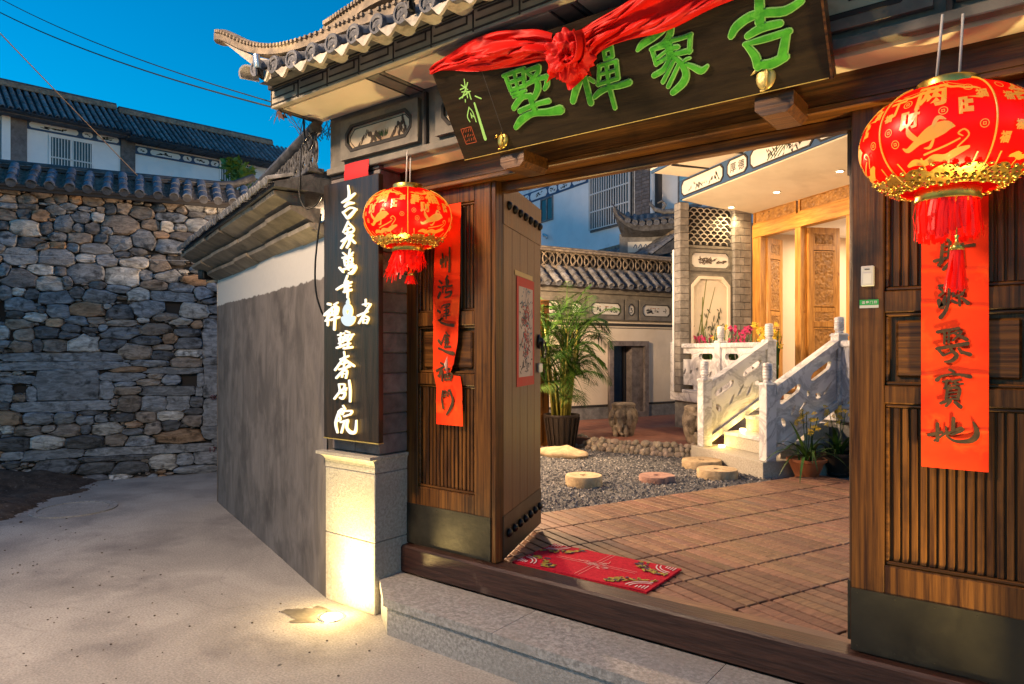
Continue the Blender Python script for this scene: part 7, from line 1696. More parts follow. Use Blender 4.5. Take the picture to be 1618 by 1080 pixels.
# niche with a strip light and a shelf
nx = -1.46
m = plate('niche', [(nx-.55, Zh(1.9)), (nx+.35, Zh(1.9)), (nx+.35, Zh(3.0)), (nx-.55, Zh(3.0))], [[(nx-.26, Zh(2.05)), (nx+.12, Zh(2.05))]+[(nx-.07+.19*math.cos(q), Zh(2.52)+.24*math.sin(q)) for q in np.linspace(0, PI, 12)]], .05)
NI = part('niche', m, peach, HS, loc=(0, 3.36, 0))
m = MB(); m.tube([(nx-.2, 3.34, Zh(2.1)), (nx-.22, 3.34, Zh(2.3)), (nx-.20, 3.34, Zh(2.55)), (nx-.1, 3.34, Zh(2.70))], .018, 6)
part('strip_light', m, glow('strip', (1, .86, .62), 3), NI)
part('shelf', MB().box(nx-.35, nx+.75, 3.15, 3.33, Zh(1.93), Zh(1.97), .004), pine_h, HS)
m = MB().lathe([(.0, 0), (.05, 0), (.05, .03), (0, .03)], 12); m.xf(lambda x, y, z: (x+nx-.22, y+3.22, z+Zh(1.895)))
part('shelf_light', m, glow('shelf_lamp', (1, .85, .6), 3), HS)
# porch: end wall, pillars, ceiling
for (y0, y1, lo, hi) in ((-.08, .065, .93, 3.56), (.775, 1.06, .93, 3.50)):
    P = part('pillar', MB().box(-2.975, -2.832 if y0 < 0 else -2.80, y0+.006, y1-.006, Zh(lo), Zh(hi)), mortar, HS)
    k = 0; z = lo
    while z < hi-.02:
        h = min(.105, hi-z)
        if y0 > 0:
            ys = [y0, y0+.16, y1] if k % 2 else [y0, y0+.10, y1]
        else: ys = [y0, y1]
        for a, b in zip(ys[:-1], ys[1:]):
            part('brick', MB().box(-2.98, -2.822 if y0 < 0 else -2.785, a+.003, b-.003, Zh(z)+.003, Zh(z+h)-.003, .004), grey_brick_warm, P)
        z += h; k += 1
EW = part('end_wall', MB().box(-2.96, -2.86, .06, .78, Zh(.93), Zh(2.96)), frieze_grey, HS)
part('outer_wall', MB().box(-3.02, -2.985, -.08, 1.06, Zh(.93), Zh(2.92)), white_paint, HS)
sc = MB(); sc.tube([(-2.86, .062*math.cos(q), .055*math.sin(q)) for q in np.linspace(0, PI, 8)], .0085, 4)
sme = sc.mesh('scale_tile', True); sme.materials.append(tile_pale)
for row in range(10):
    for c in range(7):
        y = .11+c*.108+(.054 if row % 2 else 0)
        if y < .75: part('scale_tile', sme, None, EW, loc=(0, y, Zh(2.985)+row*.051))
part('lattice_dark', MB().box(-2.95, -2.90, .06, .78, Zh(2.96), Zh(3.52)), trim_dark, EW)
part('lattice_sill', MB().box(-2.96, -2.845, .06, .775, Zh(2.94), Zh(2.975)), frieze_grey, EW)
def yz_plate(nm, outer, holes, d, mat, x, parent):
    me = plate(nm, outer, holes, d); n = len(me.vertices); co = np.empty(n*3); me.vertices.foreach_get('co', co); co = co.reshape(-1, 3)
    co = np.stack([-co[:, 1]+x, co[:, 0], co[:, 2]], 1); me.vertices.foreach_set('co', co.ravel()); me.update()
    return part(nm, me, mat, parent)
yz_plate('panel_frame', octa(.08, .77, Zh(2.62), Zh(2.92), 0), [octa(.12, .73, Zh(2.66), Zh(2.88), .05)], .02, frieze_grey, -2.85, EW)
part('painted_panel', MB().prism(octa(.13, .72, Zh(2.67), Zh(2.87), .045), -2.8595, -2.853, 'x'), pale_panel, EW)
st = []
r = random.Random(8)
for i in range(26): y = r.uniform(.22, .64); z = Zh(2.72)+r.uniform(0, .08); st.append([(y, z+.04*r.random(), .006), (y+r.uniform(-.05, .05), z, .018), (y+r.uniform(-.07, .07), z+r.uniform(-.03, .03), .004)])
part('ink_painting', brush(MB(), st, lambda p, q, h: (-2.8525+h, p, q), 0, .0008), ink_soft, EW, kind='stuff')
yz_plate('alcove_frame', octa(.07, .765, Zh(.95), Zh(2.58), 0), [octa(.12, .72, Zh(1.3), Zh(2.53), .12)], .02, frieze_grey, -2.85, EW)
yz_plate('alcove_moulding', octa(.105, .735, Zh(1.28), Zh(2.545), .125), [octa(.145, .695, Zh(1.32), Zh(2.505), .11)], .03, warm_plaster, -2.842, EW)
part('alcove_back', MB().prism(octa(.12, .72, Zh(1.3), Zh(2.53), .12), -2.8595, -2.853, 'x'), cream, EW)
# bamboo painted in the alcove
st, sl_ = [], []
for (y0, z0, y1, z1, w) in ((.20, 1.55, .36, 2.50, .016), (.26, 1.5, .30, 2.25, .020), (.24, 1.55, .50, 2.40, .012), (.34, 1.5, .27, 2.0, .02)):
    st.append([(y0, Zh(z0), w), ((y0+y1)/2+.01, Zh((z0+z1)/2), w), (y1, Zh(z1), w*.6)])
for i in range(64):
    y, z = r.choice(((.33, 2.0), (.55, 2.05), (.60, 1.85), (.45, 1.78), (.25, 1.7), (.56, 1.66))); y += r.gauss(0, .045); z += r.gauss(0, .07)
    a = r.uniform(-2.6, -.5); L = r.uniform(.05, .12)
    y = min(max(y, .16), .66)
    sl_.append([(y, Zh(z), .003), (y+L*.5*math.cos(a)*.6, Zh(z)+L*.5*math.sin(a), .012), (min(max(y+L*math.cos(a)*.6, .14), .69), Zh(z)+L*math.sin(a), .001)])
part('bamboo_painting', brush(MB(), st, lambda p, q, h: (-2.8525+h, p, q), 0, .0006), flat('bamboo_green', (.16, .18, .05), .8), EW, kind='stuff')
part('bamboo_painting', brush(MB(), sl_, lambda p, q, h: (-2.8525+h, p, q), 0, .0012), flat('bamboo_dark', (.07, .085, .05), .8), EW, kind='stuff')
m = MB(); m.add([(-2.86, -.02, Zh(3.585)), (2.2, -.02, Zh(3.585)), (2.2, 1.10, Zh(3.455)), (-2.86, 1.10, Zh(3.455)), (-2.86, -.02, Zh(3.64)), (2.2, -.02, Zh(3.64)), (2.2, 1.10, Zh(3.52)), (-2.86, 1.10, Zh(3.52))], [(0, 1, 2, 3), (7, 6, 5, 4), (0, 4, 5, 1), (3, 2, 6, 7)])
part('porch_ceiling', m, cream, HS)
for i, x in enumerate((-2.70, -1.75, -.70, .35)):
    yy, zz = .66, Zh(3.504)
    L = part('downlight', MB().lathe([(.036, .004), (.05, .004), (.052, -.004), (.036, -.006)], 20, cap=False), white_plastic, HS, loc=(x, yy, zz), smooth=True)
    part('bulb', MB().lathe([(0, -.003), (.036, -.003)], 16, cap=False), glow('downlight_bulb_%d' % i, (1, .80, .45), 14), L)
    l = lamp('downlight_lamp', 'SPOT', (0, 0, -.02), 18, (1, .68, .33), size=.03, spot=150, blend=.9); l.parent = L
FA2 = part('fascia', MB().box(-2.88, 2.2, -.05, -.022, Zh(3.60), Zh(3.86)), blue_trim, HS)
for (a, b, kind) in ((-2.81, -1.86, 'land'), (-1.76, -1.38, '厚德'), (-1.31, -.30, 'bamboo'), (-.235, .17, '吉庆'), (.26, 1.2, 'land')):
    part('panel_edge', plate('panel_edge', octa(a-.012, b+.012, Zh(3.618), Zh(3.842), .055), [octa(a+.006, b-.006, Zh(3.636), Zh(3.824), .05)], .012), trim_dark, FA2, loc=(0, -.056, 0))
    part('painted_panel', MB().prism(octa(a, b, Zh(3.63), Zh(3.83), .05), -.0585, -.0505), pale_panel, FA2)
    m = MB(); mg = MB()
    fp = lambda p, q, h: (p, -.059-h, q)
    if kind == 'land':
        d_, g_ = mountains(a+.08, b-.08, Zh(3.65), Zh(3.81), 17, 0, fp); m, mg = d_, g_
    elif kind == 'bamboo':
        st, sl_ = [], []
        for k in range(4): x = a+.3+.06*k; st.append([(x, Zh(3.65), .014), (x+.12, Zh(3.74), .014), (x+.28, Zh(3.81), .006)])
        for i in range(44):
            x = r.choice((a+.36, b-.30, b-.22, b-.38)) + r.gauss(0, .05); z = Zh(3.73)+r.gauss(0, .03); an = r.uniform(.6, 2.4)*r.choice((1, -1)); Lq = r.uniform(.03, .07)
            sl_.append([(x, z, .003), (x+Lq*.5*math.cos(an), min(max(z+Lq*.5*math.sin(an), Zh(3.64)), Zh(3.82)), .012), (x+Lq*math.cos(an), min(max(z+Lq*math.sin(an), Zh(3.64)), Zh(3.82)), .001)])
        brush(mg, st, fp, 0, .0006); brush(m, sl_, fp, 0, .0010)
    else:
        for k, ch in enumerate(kind):
            v, f = glyphs(ch, .01); m.add([(a+(b-a)*(.30+.42*k)+p[0]*.12, -.0592, Zh(3.73)+p[1]*.12) for p in v], f)
    if m.v: part('ink_painting', m, ink, FA2, kind='stuff')
    if mg.v: part('ink_painting', mg, ink_green, FA2, kind='stuff')
# eave above the porch
EV = part('eave', MB().prism([(-.05, Zh(3.862)), (-.58, Zh(3.875)), (-.60, Zh(3.93)), (-.05, Zh(4.0))], -2.66, 2.2, 'x'), cream, HS)
part('eave_edge', MB().box(-2.67, 2.2, -.615, -.585, Zh(3.868), Zh(3.905)), blue_trim, EV)
part('eave_board', MB().box(-2.67, 2.2, -.62, -.586, Zh(3.906), Zh(3.945)), pale_panel, EV)
for k in range(6): part('eave_rib', MB().box(-2.2+k*.72, -2.17+k*.72, -.583, -.052, Zh(3.850), Zh(3.866)), trim_dark, EV)
RH = part('roof', MB().prism([(-.66, Zh(3.95)), (2.5, Zh(5.6)), (2.5, Zh(5.5)), (-.05, Zh(4.0)), (-.62, Zh(3.93))], -2.75, 2.2, 'x'), tile_dark, HS)
m = MB()
for k in range(6): half_tile(m, .055, .27, y0=k*.25, z0=.006*k)
me = m.mesh('tile_row', True, 45); me.materials.append(tile_grey)
a = math.atan2(1.65, 3.16); x = -2.72
while x < 1.6:
    part('tile_row', me, None, RH, loc=(x, -.72, Zh(3.985)), rot=(a, 0, 0)); part('tile_end', me2, None, RH, loc=(x, -.72, Zh(3.985))); part('drip_tile', drip_me, None, RH, loc=(x+.09, -.70, Zh(3.99)))
    x += .185
m = MB(); m.tube([(-3.25, -.80, Zh(4.22)), (-3.0, -.74, Zh(4.10)), (-2.75, -.6, Zh(4.12)), (-2.74, .6, Zh(4.75)), (-2.72, 2.4, Zh(5.7))], [.03, .05, .06, .06, .06], 8); part('hip_ridge', m, tile_grey, RH, smooth=True)
m = MB(); m.tube([(-2.55, -.2, Zh(4.55)), (-2.7, -.3, Zh(4.75)), (-2.55, -.36, Zh(4.62)), (-2.3, -.3, Zh(4.6)), (-2.1, -.3, Zh(4.75))], [.03, .05, .06, .05, .02], 8); part('ridge_scroll', m, tile_pale, RH, smooth=True)
# carved timber front
yd = 1.06
LTL = part('door_lintel', MB().box(-2.78, 2.2, yd, yd+.12, Zh(3.10), Zh(3.285), .006), pine_h, HS)
def carve_panel(w, h, d, seed, res=.011):
    """fretwork relief: deep holes between scrolling stems"""
    nx_, nz_ = max(int(w/res), 6), max(int(h/res), 6)
    def fn(u, v):
        x, z = u*w, v*h
        q = noise.noise((x*11+seed, z*11, seed*1.7)); p = noise.noise((x*23+5, z*23, seed+3.1))
        s = abs(math.sin(q*9+p*2.5)); hgt = d*(min(1, s*1.7)-.55)+.3*d*noise.noise((x*60, z*60, seed))
        e = min(u, 1-u, v*h/w, (1-v)*h/w)
        return (x, -hgt, z)
    return MB().grid(fn, nx_, nz_)
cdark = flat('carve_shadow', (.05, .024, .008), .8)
for a, b in ((-2.775, -1.90), (-1.86, -.10), (-.06, 1.7)):
    part('frieze_frame', plate('frieze_frame', [(a, Zh(3.287)), (b, Zh(3.287)), (b, Zh(3.475)), (a, Zh(3.475))], [[(a+.03, Zh(3.31)), (b-.03, Zh(3.31)), (b-.03, Zh(3.452)), (a+.03, Zh(3.452))]], .05), pine_h, HS, loc=(0, yd+.04, 0))
    part('frieze_carving', carve_panel(b-a-.06, .142, .02, a*3+7), carve_wood, HS, loc=(a+.03, yd+.045, Zh(3.31)), smooth=True)
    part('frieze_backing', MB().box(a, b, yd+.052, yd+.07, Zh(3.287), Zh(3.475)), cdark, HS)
part('jamb', MB().box(-2.78, -2.60, yd+.004, yd+.11, Zh(.93), Zh(3.099), .006), pine, HS)
part('post', MB().box(-1.91, -1.80, yd+.004, yd+.11, Zh(.93), Zh(3.099), .006), pine, HS)
part('post', MB().box(-1.04, -.90, yd+.004, yd+.11, Zh(.93), Zh(3.099), .006), pine, HS)
part('post', MB().box(-.1, .02, yd+.004, yd+.11, Zh(.93), Zh(3.099), .006), pine, HS)
part('sill', MB().box(-2.6, 2.2, yd+.0, yd+.12, Zh(.93), Zh(1.0), .006), pine_h, HS)
def carved_leaf(x, y, ang, w=.44, z0=1.005, z1=3.09, label=None):
    D = part('door', plate('door', [(0, Zh(z0)), (w, Zh(z0)), (w, Zh(z1)), (0, Zh(z1))],
             [[(.07, Zh(2.86)), (w-.07, Zh(2.86)), (w-.07, Zh(3.02)), (.07, Zh(3.02))], [(.07, Zh(2.06)), (w-.07, Zh(2.06)), (w-.07, Zh(2.80)), (.07, Zh(2.80))],
              [(.07, Zh(1.87)), (w-.07, Zh(1.87)), (w-.07, Zh(2.01)), (.07, Zh(2.01))], [(.07, Zh(1.10)), (w-.07, Zh(1.10)), (w-.07, Zh(1.81)), (.07, Zh(1.81))]], .05), pine, HS, loc=(x, y, 0), rot=(0, 0, ang))
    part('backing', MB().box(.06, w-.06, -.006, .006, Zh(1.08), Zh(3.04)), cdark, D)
    for a, b in ((2.88, 3.0), (2.09, 2.77), (1.885, 1.995), (1.13, 1.78)):
        for sd in (-1, 1):
            c_ = carve_panel(w-.18, b-a, .014, a*5+sd); c_.v = [(p[0]+.09, sd*(.016+p[1]*-1*1), p[2]+Zh(a)) for p in c_.v]
            part('carving', c_, carve_wood, D, smooth=True)
        m = MB()
        for sd in (-1, 1):
            for p, q, r_, s_ in ((.07, .09, a-.02, b+.02), (w-.09, w-.07, a-.02, b+.02), (.09, w-.09, a-.02, a), (.09, w-.09, b, b+.02)): m.box(p, q, sd*.018-.006, sd*.018+.006, Zh(r_), Zh(s_), .003)
        part('bead', m, pine, D)
    return D
carved_leaf(-1.785, yd+.10, R(82))
carved_leaf(-2.60, yd+.10, R(112), w=.40)
carved_leaf(.03, yd+.10, R(84))
carved_leaf(.02+.45, yd+.06, R(0), w=.44)
lamp_r = lamp('room_lamp', 'AREA', (-1.9, 2.3, Zh(3.14)), 18, (1, .76, .50), size=1.0); lamp_r.parent = HS
part('ceiling_lamp', MB().box(-2.1, -1.7, 2.1, 2.5, Zh(3.165), Zh(3.199), .01), glow('room_lamp_glow', (1, .9, .75), 1.5), HS)
lamp_r2 = lamp('room_lamp', 'AREA', (-.6, 2.3, Zh(3.14)), 15, (1, .76, .50), size=.8); lamp_r2.parent = HS

# ------------------------------------------------------------------ marble stairs and balustrade
ST = thing('marble_stairs', 'short flight of marble stairs with lit treads leading up to the porch', 'stairs', (-1.532, 7.335, .28), HSA)
part('base', MB().box(-1.17, .06, -.94, -.06, 0, Zh(.45), .004), granite_warm, ST)
for (y0, top) in ((-.64, .62), (-.36, .785)):
    part('tread', MB().box(-.985, -.07, y0-.015, -.06, Zh(top)-.035, Zh(top), .004), marble, ST)
    part('riser', MB().box(-.985, -.07, y0, -.06, Zh(top-.165), Zh(top)-.036), granite_warm, ST)
for i, (yy, zz) in enumerate(((-.70, .452), (-.43, .622), (-.16, .787))):
    L = part('step_light', MB().lathe([(0, .0), (.032, .0), (.036, .012), (.030, .022), (0, .024)], 16, cap=False), glow('step_bulb_%d' % i, (1, .80, .30), 6), ST, loc=(-.945, yy, Zh(zz)))
    l = lamp('step_lamp', 'POINT', (.03, -.02, .07), .62, (1, .62, .11), size=.025); l.parent = L
def post(parent, x, y, z0, zs, zt, w=.115):
    P = part('post', MB().box(x-w/2, x+w/2, y-w/2, y+w/2, Zh(z0), Zh(zs), .006), marble, parent)
    f = MB(); r = .046; h = zt-zs
    f.lathe([(r*.85, 0), (r*.95, h*.06), (r*.75, h*.12), (r*.95, h*.2)] + [(r*(1.0+.06*math.sin(k*2.2)), h*(.22+.7*k/14)) for k in range(15)] + [(r*.9, h*.96), (0, h)], 16, cap=False)
    f.xf(lambda a, b, c_: (a+x, b+y, c_+Zh(zs)))
    part('finial', f, marble, P, smooth=True, ang=40)
    m = MB(); m.box(x-w/2-.006, x+w/2+.006, y-w/2-.006, y+w/2+.006, Zh(zs)-.03, Zh(zs)-.012, .004); part('collar', m, marble, P)
    return P
def pierced(L, h, seed, n=2):
    """panel outline with pierced slots above and bamboo shaped cut-outs below"""
    r = random.Random(seed); holes = []
    sw = L/n
    for k in range(n): holes.append(octa(k*sw+sw*.17, (k+1)*sw-sw*.17, h*.70, h*.86, h*.05))
    for k in range(7*n//2+3):
        cx_, cz_ = L*(.10+.8*(k+.5)/(7*n//2+3)), h*r.uniform(.30, .55); a = r.uniform(.5, 2.6); l = h*r.uniform(.09, .15); wd = h*r.uniform(.025, .05)
        ca, sa = math.cos(a), math.sin(a)
        holes.append([(cx_+p*l*ca-q*wd*sa, cz_+p*l*sa+q*wd*ca) for p, q in ((-1, 0), (-.4, -1), (.5, -.8), (1, 0), (.4, .9), (-.5, 1))])
    # drop holes that touch
    ok = []
    for hh in holes:
        c_ = (sum(p[0] for p in hh)/len(hh), sum(p[1] for p in hh)/len(hh)); rad = max(math.dist(c_, p) for p in hh)
        if all(math.dist(c_, o[0]) > rad*.75+o[1]*.75 for o in ok): ok.append((c_, rad, hh))
    return [o[2] for o in ok]
BL = thing('marble_balustrade', 'grey veined marble balustrade with pierced panels along the porch edge', 'balustrade', (-1.532, 7.335, .28), HSA)
xs_ = [-3.06, -1.985, -1.056]
for x in xs_: post(BL, x, 0.0, .931, 1.63, 1.815)
xs2 = [0.0, 1.25]
for x in xs2: post(BL, x, 0.0, .931, 1.675, 1.838)
for a, b in ((xs_[0], xs_[1]), (xs_[1], xs_[2]), (xs2[0], xs2[1])):
    L = b-a-.115; x0 = a+.0575
    me = plate('pierced_panel', [(0, 0), (L, 0), (L, .50), (0, .50)], pierced(L, .50, int(abs(a)*10), 2), .05)
    part('pierced_panel', me, marble, BL, loc=(x0, 0, Zh(1.035)))
    part('hand_rail', MB().box(x0+.001, x0+L-.001, -.055, .055, Zh(1.536), Zh(1.60), .012), marble, BL)
    part('base_rail', MB().box(x0+.001, x0+L-.001, -.05, .05, Zh(.931), Zh(.972), .008), marble, BL)
    for q in (.06, L/2, L-.06): part('foot', MB().box(x0+q-.04, x0+q+.04, -.03, .03, Zh(.973), Zh(1.034)), marble, BL)
# stair flanks
for x, nm in ((-1.056, 'a'), (0.0, 'b')):
    post(ST, x, -.84, .451, 1.197, 1.39)
    y0, y1 = -.782, -.06; Ls = y1-y0; sl_ = (1.581-1.173)/.67
    zb = .56
    def shear(me, dz):
        n = len(me.vertices); co = np.empty(n*3); me.vertices.foreach_get('co', co); co = co.reshape(-1, 3)
        co = np.stack([-co[:, 1]+x, co[:, 0]+y0, co[:, 2]+co[:, 0]*sl_+dz], 1); me.vertices.foreach_set('co', co.ravel()); me.update(); return me
    h = .50
    me = shear(plate('flank_panel', [(0, 0), (Ls, 0), (Ls, h), (0, h)], pierced(Ls, h, 5 if nm == 'a' else 21, 2), .05), Zh(.585))
    part('flank_panel', me, marble, ST)
    for z_, hh, w_, nm2 in ((1.088, .075, .06, 'hand_rail'), (.505, .07, .055, 'string')):
        m = MB(); m.v = [(x+sx*w_, yy, Zh(z_)+(yy-y0)*sl_+dz) for yy in (y0, y1) for sx in (-1, 1) for dz in (0, hh)]
        m.f = [(0, 1, 3, 2), (4, 6, 7, 5), (0, 4, 5, 1), (2, 3, 7, 6), (0, 2, 6, 4), (1, 5, 7, 3)]
        part(nm2, m, marble, ST)

# ------------------------------------------------------------------ plants
def frond(parent, base, az, L, lift, droop, mat, seed, nl=26, wid=.42):
    q = random.Random(seed); m = MB(); pts = []
    dx, dy = math.cos(az), math.sin(az)
    for i in range(13):
        t = i/12; h = lift*t-droop*t*t; r = L*(t**1.15)*(1-.12*t)
        pts.append(Vector((base[0]+dx*r, base[1]+dy*r, base[2]+h)))
    m.tube(pts, [.009*(1-.8*i/12) for i in range(13)], 5)
    for k in range(nl):
        t = .25+.74*k/(nl-1); i = min(int(t*12), 11); p = pts[i].lerp(pts[i+1], t*12-i); d = (pts[i+1]-pts[i]).normalized()
        side = d.cross(Vector((0, 0, 1))); side = side.normalized() if side.length > .05 else Vector((-dy, dx, 0))
        ll = L*wid*1.25*(math.sin(PI*(.15+.8*(t-.25)/.75)))*q.uniform(.85, 1.1)
        for s in (-1, 1):
            v = (side*s*.95+d*.55+Vector((0, 0, .35-.55*t+q.uniform(-.12, .12)))).normalized()
            e = p+v*ll-Vector((0, 0, ll*.25)); mid = p+v*ll*.5; w = Vector((0, 0, 1)).cross(v).normalized()*.0055+Vector((0, 0, .002))
            m.add([p, mid+w, e, mid-w], [(0, 1, 2, 3)])
    return part('frond', m, mat, parent)
PL_ = thing('potted_palm', 'tall feathery areca palm in a dark slatted wicker pot on the gravel', 'palm', (-4.60, 7.02, .292))
m = MB(); m.lathe([(0, 0), (.145, 0), (.21, .40), (.222, .41), (.222, .435), (.20, .435), (.19, .36), (0, .36)], 24, cap=False)
PT = part('pot', m, wicker, PL_, smooth=True, ang=40)
for k in range(20):
    a = 2*PI*k/20
    m = MB(); b = []
    for z, r in ((.02, .151), (.40, .212)):
        for da in (-.055, .055): b += [((r+.002)*math.cos(a+da), (r+.002)*math.sin(a+da), z), ((r+.014)*math.cos(a+da), (r+.014)*math.sin(a+da), z)]
    m.add(b, [(1, 3, 7, 5), (0, 1, 5, 4), (2, 6, 7, 3), (4, 5, 7, 6)])
    part('slat', m, wicker, PT)
m = MB()
for i in range(160):
    a, r = rng.uniform(0, 2*PI), .185*math.sqrt(rng.random()); s = rng.uniform(.008, .014); m.ell((r*math.cos(a), r*math.sin(a), .362+rng.uniform(0, .03)), (s*1.3, s, s*.8), 5, 4)
part('pebbles', m, flat('pebble_white', (.45, .43, .40), .7), PT, kind='stuff')
r = random.Random(4)
for k in range(24):
    a = r.uniform(0, 2*PI); rr = r.uniform(.02, .13); h = r.uniform(.5, 1.15)
    b = Vector((rr*math.cos(a), rr*math.sin(a), .36)); tp = b+Vector((.12*math.cos(a)*h, .12*math.sin(a)*h, h))
    part('stem', MB().tube([b, b.lerp(tp, .5)+Vector((r.gauss(0, .01), r.gauss(0, .01), 0)), tp], [.017, .014, .011], 7), stem_yellow, PL_, smooth=True)
    for j in range(4):
        az = a+r.uniform(-1.3, 1.3)+2.1*j*(.4+.6*r.random()); 
        frond(PL_, tp-Vector((0, 0, .12*j)), az, r.uniform(.30, .58), r.uniform(.45, 1.0), r.uniform(.2, .75), palm_green, k*7+j, nl=24)
for k in range(5):
    frond(PL_, (0, 0, .75+.1*k), R(-60+30*k)-.5, r.uniform(.5, .72), r.uniform(.15, .4), r.uniform(.3, .55), palm_green, 300+k, nl=24)

def orchid(loc, label, potmat, seed, pot_r=.165, pot_h=.2, nleaf=24, flowers=26, rot=0):
    q = random.Random(seed)
    t = thing('potted_orchid', label, 'plant pot', loc, rot, 'potted orchids beside the stairs')
    m = MB(); m.lathe([(0, 0), (pot_r*.62, 0), (pot_r*.66, .02), (pot_r*.60, .03), (pot_r*.98, pot_h*.86), (pot_r*1.08, pot_h*.88), (pot_r*1.1, pot_h), (pot_r*.98, pot_h), (pot_r*.92, pot_h*.88), (0, pot_h*.88)], 28, cap=False)
    part('pot', m, potmat, t, smooth=True, ang=35)
    for k in range(nleaf):
        a = q.uniform(0, 2*PI); L = q.uniform(.28, .52); up = q.uniform(.25, .55); dr = q.uniform(.12, .5); w = q.uniform(.011, .018)
        m = MB(); b0 = Vector((q.gauss(0, .03), q.gauss(0, .03), pot_h*.88)); n = 9
        for i in range(n+1):
            u = i/n; rr = L*u**1.1; p = b0+Vector((math.cos(a)*rr, math.sin(a)*rr, up*u-dr*u*u*1.1)); ww = w*(1-u**3)*(.6+.4*min(1, u*4))
            s = Vector((-math.sin(a), math.cos(a), 0))*ww
            m.v += [tuple(p-s+Vector((0, 0, ww*.4))), tuple(p), tuple(p+s+Vector((0, 0, ww*.4)))]
        m.f = [(3*i, 3*i+1, 3*i+4, 3*i+3) for i in range(n)]+[(3*i+1, 3*i+2, 3*i+5, 3*i+4) for i in range(n)]
        part('leaf', m, leaf_green, t, smooth=True)
    for k in range(4):
        a = q.uniform(0, 2*PI); b0 = Vector((0, 0, pot_h*.88)); tp = Vector((.10*math.cos(a), .10*math.sin(a), pot_h+q.uniform(.32, .50)))
        part('flower_stem', MB().tube([b0, b0.lerp(tp, .5), tp], .004, 5), leaf_green, t)
        m = MB()
        for f_ in range(flowers//4):
            c = tp+Vector((q.gauss(0, .04), q.gauss(0, .04), q.uniform(-.13, .04)))
            for pz in range(5):
                an = 2*PI*pz/5; u = Vector((math.cos(an), math.sin(an)*.6, math.sin(an)*.8+.1)).normalized(); w_ = u.orthogonal().normalized(); l_ = q.uniform(.020, .032)
                m.add([c, c+u*l_*.6+w_*l_*.32, c+u*l_, c+u*l_*.6-w_*l_*.32], [(0, 1, 2, 3)])
        part('blossom', m, petal_yellow, t)
    return t
orchid((-1.70, 6.78, .29), 'terracotta pot of yellow orchids standing on the deck edge by the stairs', terracotta, 5)
orchid((-1.50, 7.16, .30), 'dark pot of yellow orchids half hidden behind the right door leaf', flat('pot_dark', (.035, .025, .022), .5), 9, .15, .22)
# flower boxes behind the balustrade
def flower_box(x, mat, label, seed, n=26, tall=.34, w=.36):
    q = random.Random(seed)
    t = thing('flower_box', label, 'flower pot', (0, 0, 0), 0, 'flower pots on the porch')
    c0 = Vector((-1.532, 7.335, 0))+Vector((.81714, -.57643, 0))*x+Vector((.57643, .81714, 0))*.22
    t.location = (c0.x, c0.y, .93); t.rotation_euler = (0, 0, HSA)
    part('box', MB().box(-w/2, w/2, -.09, .09, 0, .24, .01), terracotta, t)
    m = MB()
    for k in range(30):
        a = q.uniform(0, 2*PI); b = Vector((q.uniform(-w*.4, w*.4), q.uniform(-.05, .05), .22)); L = q.uniform(.35, .7)
        e = b+Vector((math.cos(a)*.14*L*2, math.sin(a)*.1, L)); s = Vector((.013, .005, 0)); m.add([b-s, b+s, b.lerp(e, .6)+s, e, b.lerp(e, .6)-s], [(0, 1, 2, 3, 4)])
    part('leaves', m, leaf_green, t)
    m = MB()
    for k in range(n):
        c = Vector((q.uniform(-w/2, w/2), q.uniform(-.08, .06), .62+q.uniform(0, tall)))
        for pz in range(5):
            an = 2*PI*pz/5+q.random(); u = Vector((math.cos(an), q.uniform(-.5, .2), math.sin(an))).normalized(); w_ = u.orthogonal().normalized(); l_ = q.uniform(.03, .05)
            m.add([c, c+u*l_*.6+w_*l_*.42, c+u*l_, c+u*l_*.6-w_*l_*.42], [(0, 1, 2, 3)])
    part('blossoms', m, mat, t)
flower_box(-2.70, petal_pink, 'pot of dark pink orchids at the left end of the porch balustrade', 3, 26, .14)
flower_box(-2.30, petal_yellow, 'pot of small yellow orchids between the two pink ones on the porch', 5, 9, .26, .22)
flower_box(-1.86, petal_pink, 'pot of tall pink orchids behind the middle of the balustrade', 6, 34, .24)
flower_box(-1.36, petal_yellow, 'pot of bright yellow orchids nearest the carved doors', 7, 40, .28)

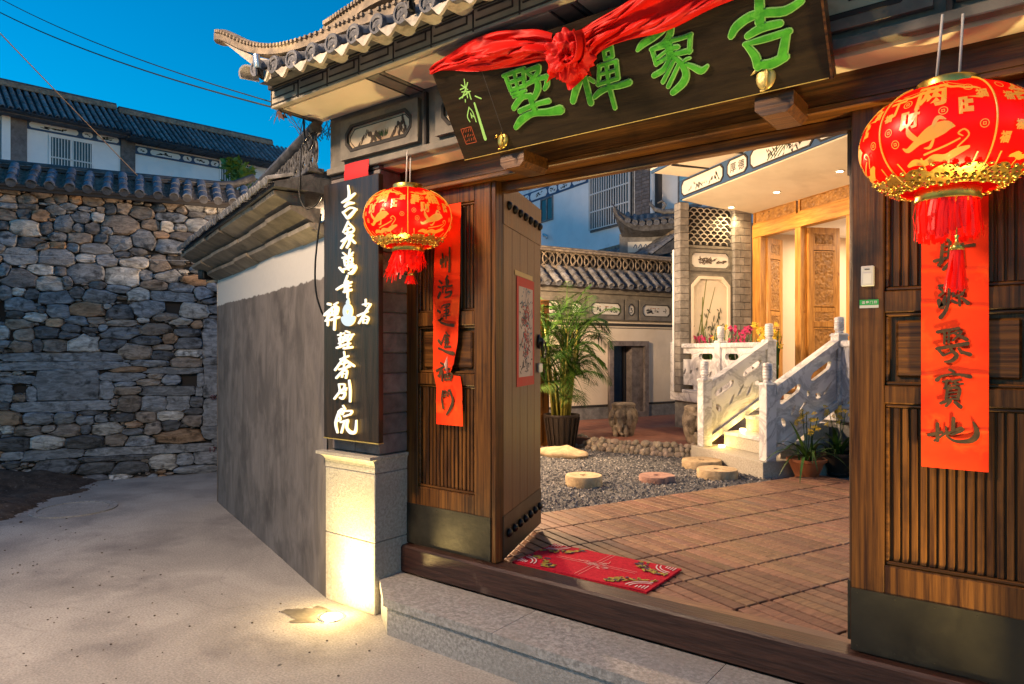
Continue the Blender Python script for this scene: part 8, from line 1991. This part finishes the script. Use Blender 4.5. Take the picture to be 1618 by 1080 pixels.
# courtyard lamps: a wall lantern on the inner side of the alley wall
t = thing('wall_lamp', 'warm wall lamp inside the courtyard hidden behind the open door leaf', 'lamp', (-5.05, 3.62, 2.05))
part('bracket', MB().box(-.05, .05, -.2, -.02, -.05, .05, .005), black_metal, t)
part('shade', MB().lathe([(.03, .13), (.09, .06), (.092, .055)], 16, cap=False), black_metal, t)
part('bulb', MB().ell((0, 0, .03), (.045, .045, .05), 12, 8), glow('wall_lamp_bulb', (1, .75, .4), 20), t)
l = lamp('courtyard_lamp', 'POINT', (0, .08, -.03), 190, (1, .67, .40), size=.09); l.parent = t

# street lamp on the alley, standing behind and left of the viewpoint
t = thing('street_lamp', 'street lamp on a grey pole beside the alley opposite the gate', 'street lamp', (-4.0, -.75, 0))
part('pole', MB().tube([(0, 0, 0), (0, 0, 3.9), (.1, .08, 4.2), (.6, .5, 4.3)], [.06, .05, .045, .04], 10), silver, t, smooth=True)
part('head', MB().ell((.72, .6, 4.3), (.2, .12, .06), 14, 8), black_metal, t, smooth=True)
part('glass', MB().ell((.72, .6, 4.26), (.14, .09, .05), 14, 8), glow('street_glass', (1, .75, .5), 6), t, smooth=True)
l = lamp('street_lamp_bulb', 'SPOT', (.72, .6, 4.2), 360, (1, .70, .44), size=.28, spot=176, blend=.75); l.parent = t; aim(l, (-1.5, 2.5, .9), (-3.28, -.15, 4.2))


t = thing('garden_lamp', 'second warm wall lamp near the side door hidden behind the door leaves', 'lamp', (-5.2, 6.2, 2.6))
part('bracket', MB().box(-.25, -.02, -.05, .05, -.05, .05, .005), black_metal, t)
part('shade', MB().lathe([(.03, .13), (.09, .06), (.092, .055)], 16, cap=False), black_metal, t)
part('bulb', MB().ell((0, 0, .03), (.045, .045, .05), 12, 8), MATS['wall_lamp_bulb'], t)
l = lamp('garden_lamp_light', 'POINT', (.08, 0, -.03), 250, (1, .66, .36), size=.09); l.parent = t
part('post', MB().tube([(-.25, 0, -2.2), (-.25, 0, .05)], .03, 8), black_metal, t)
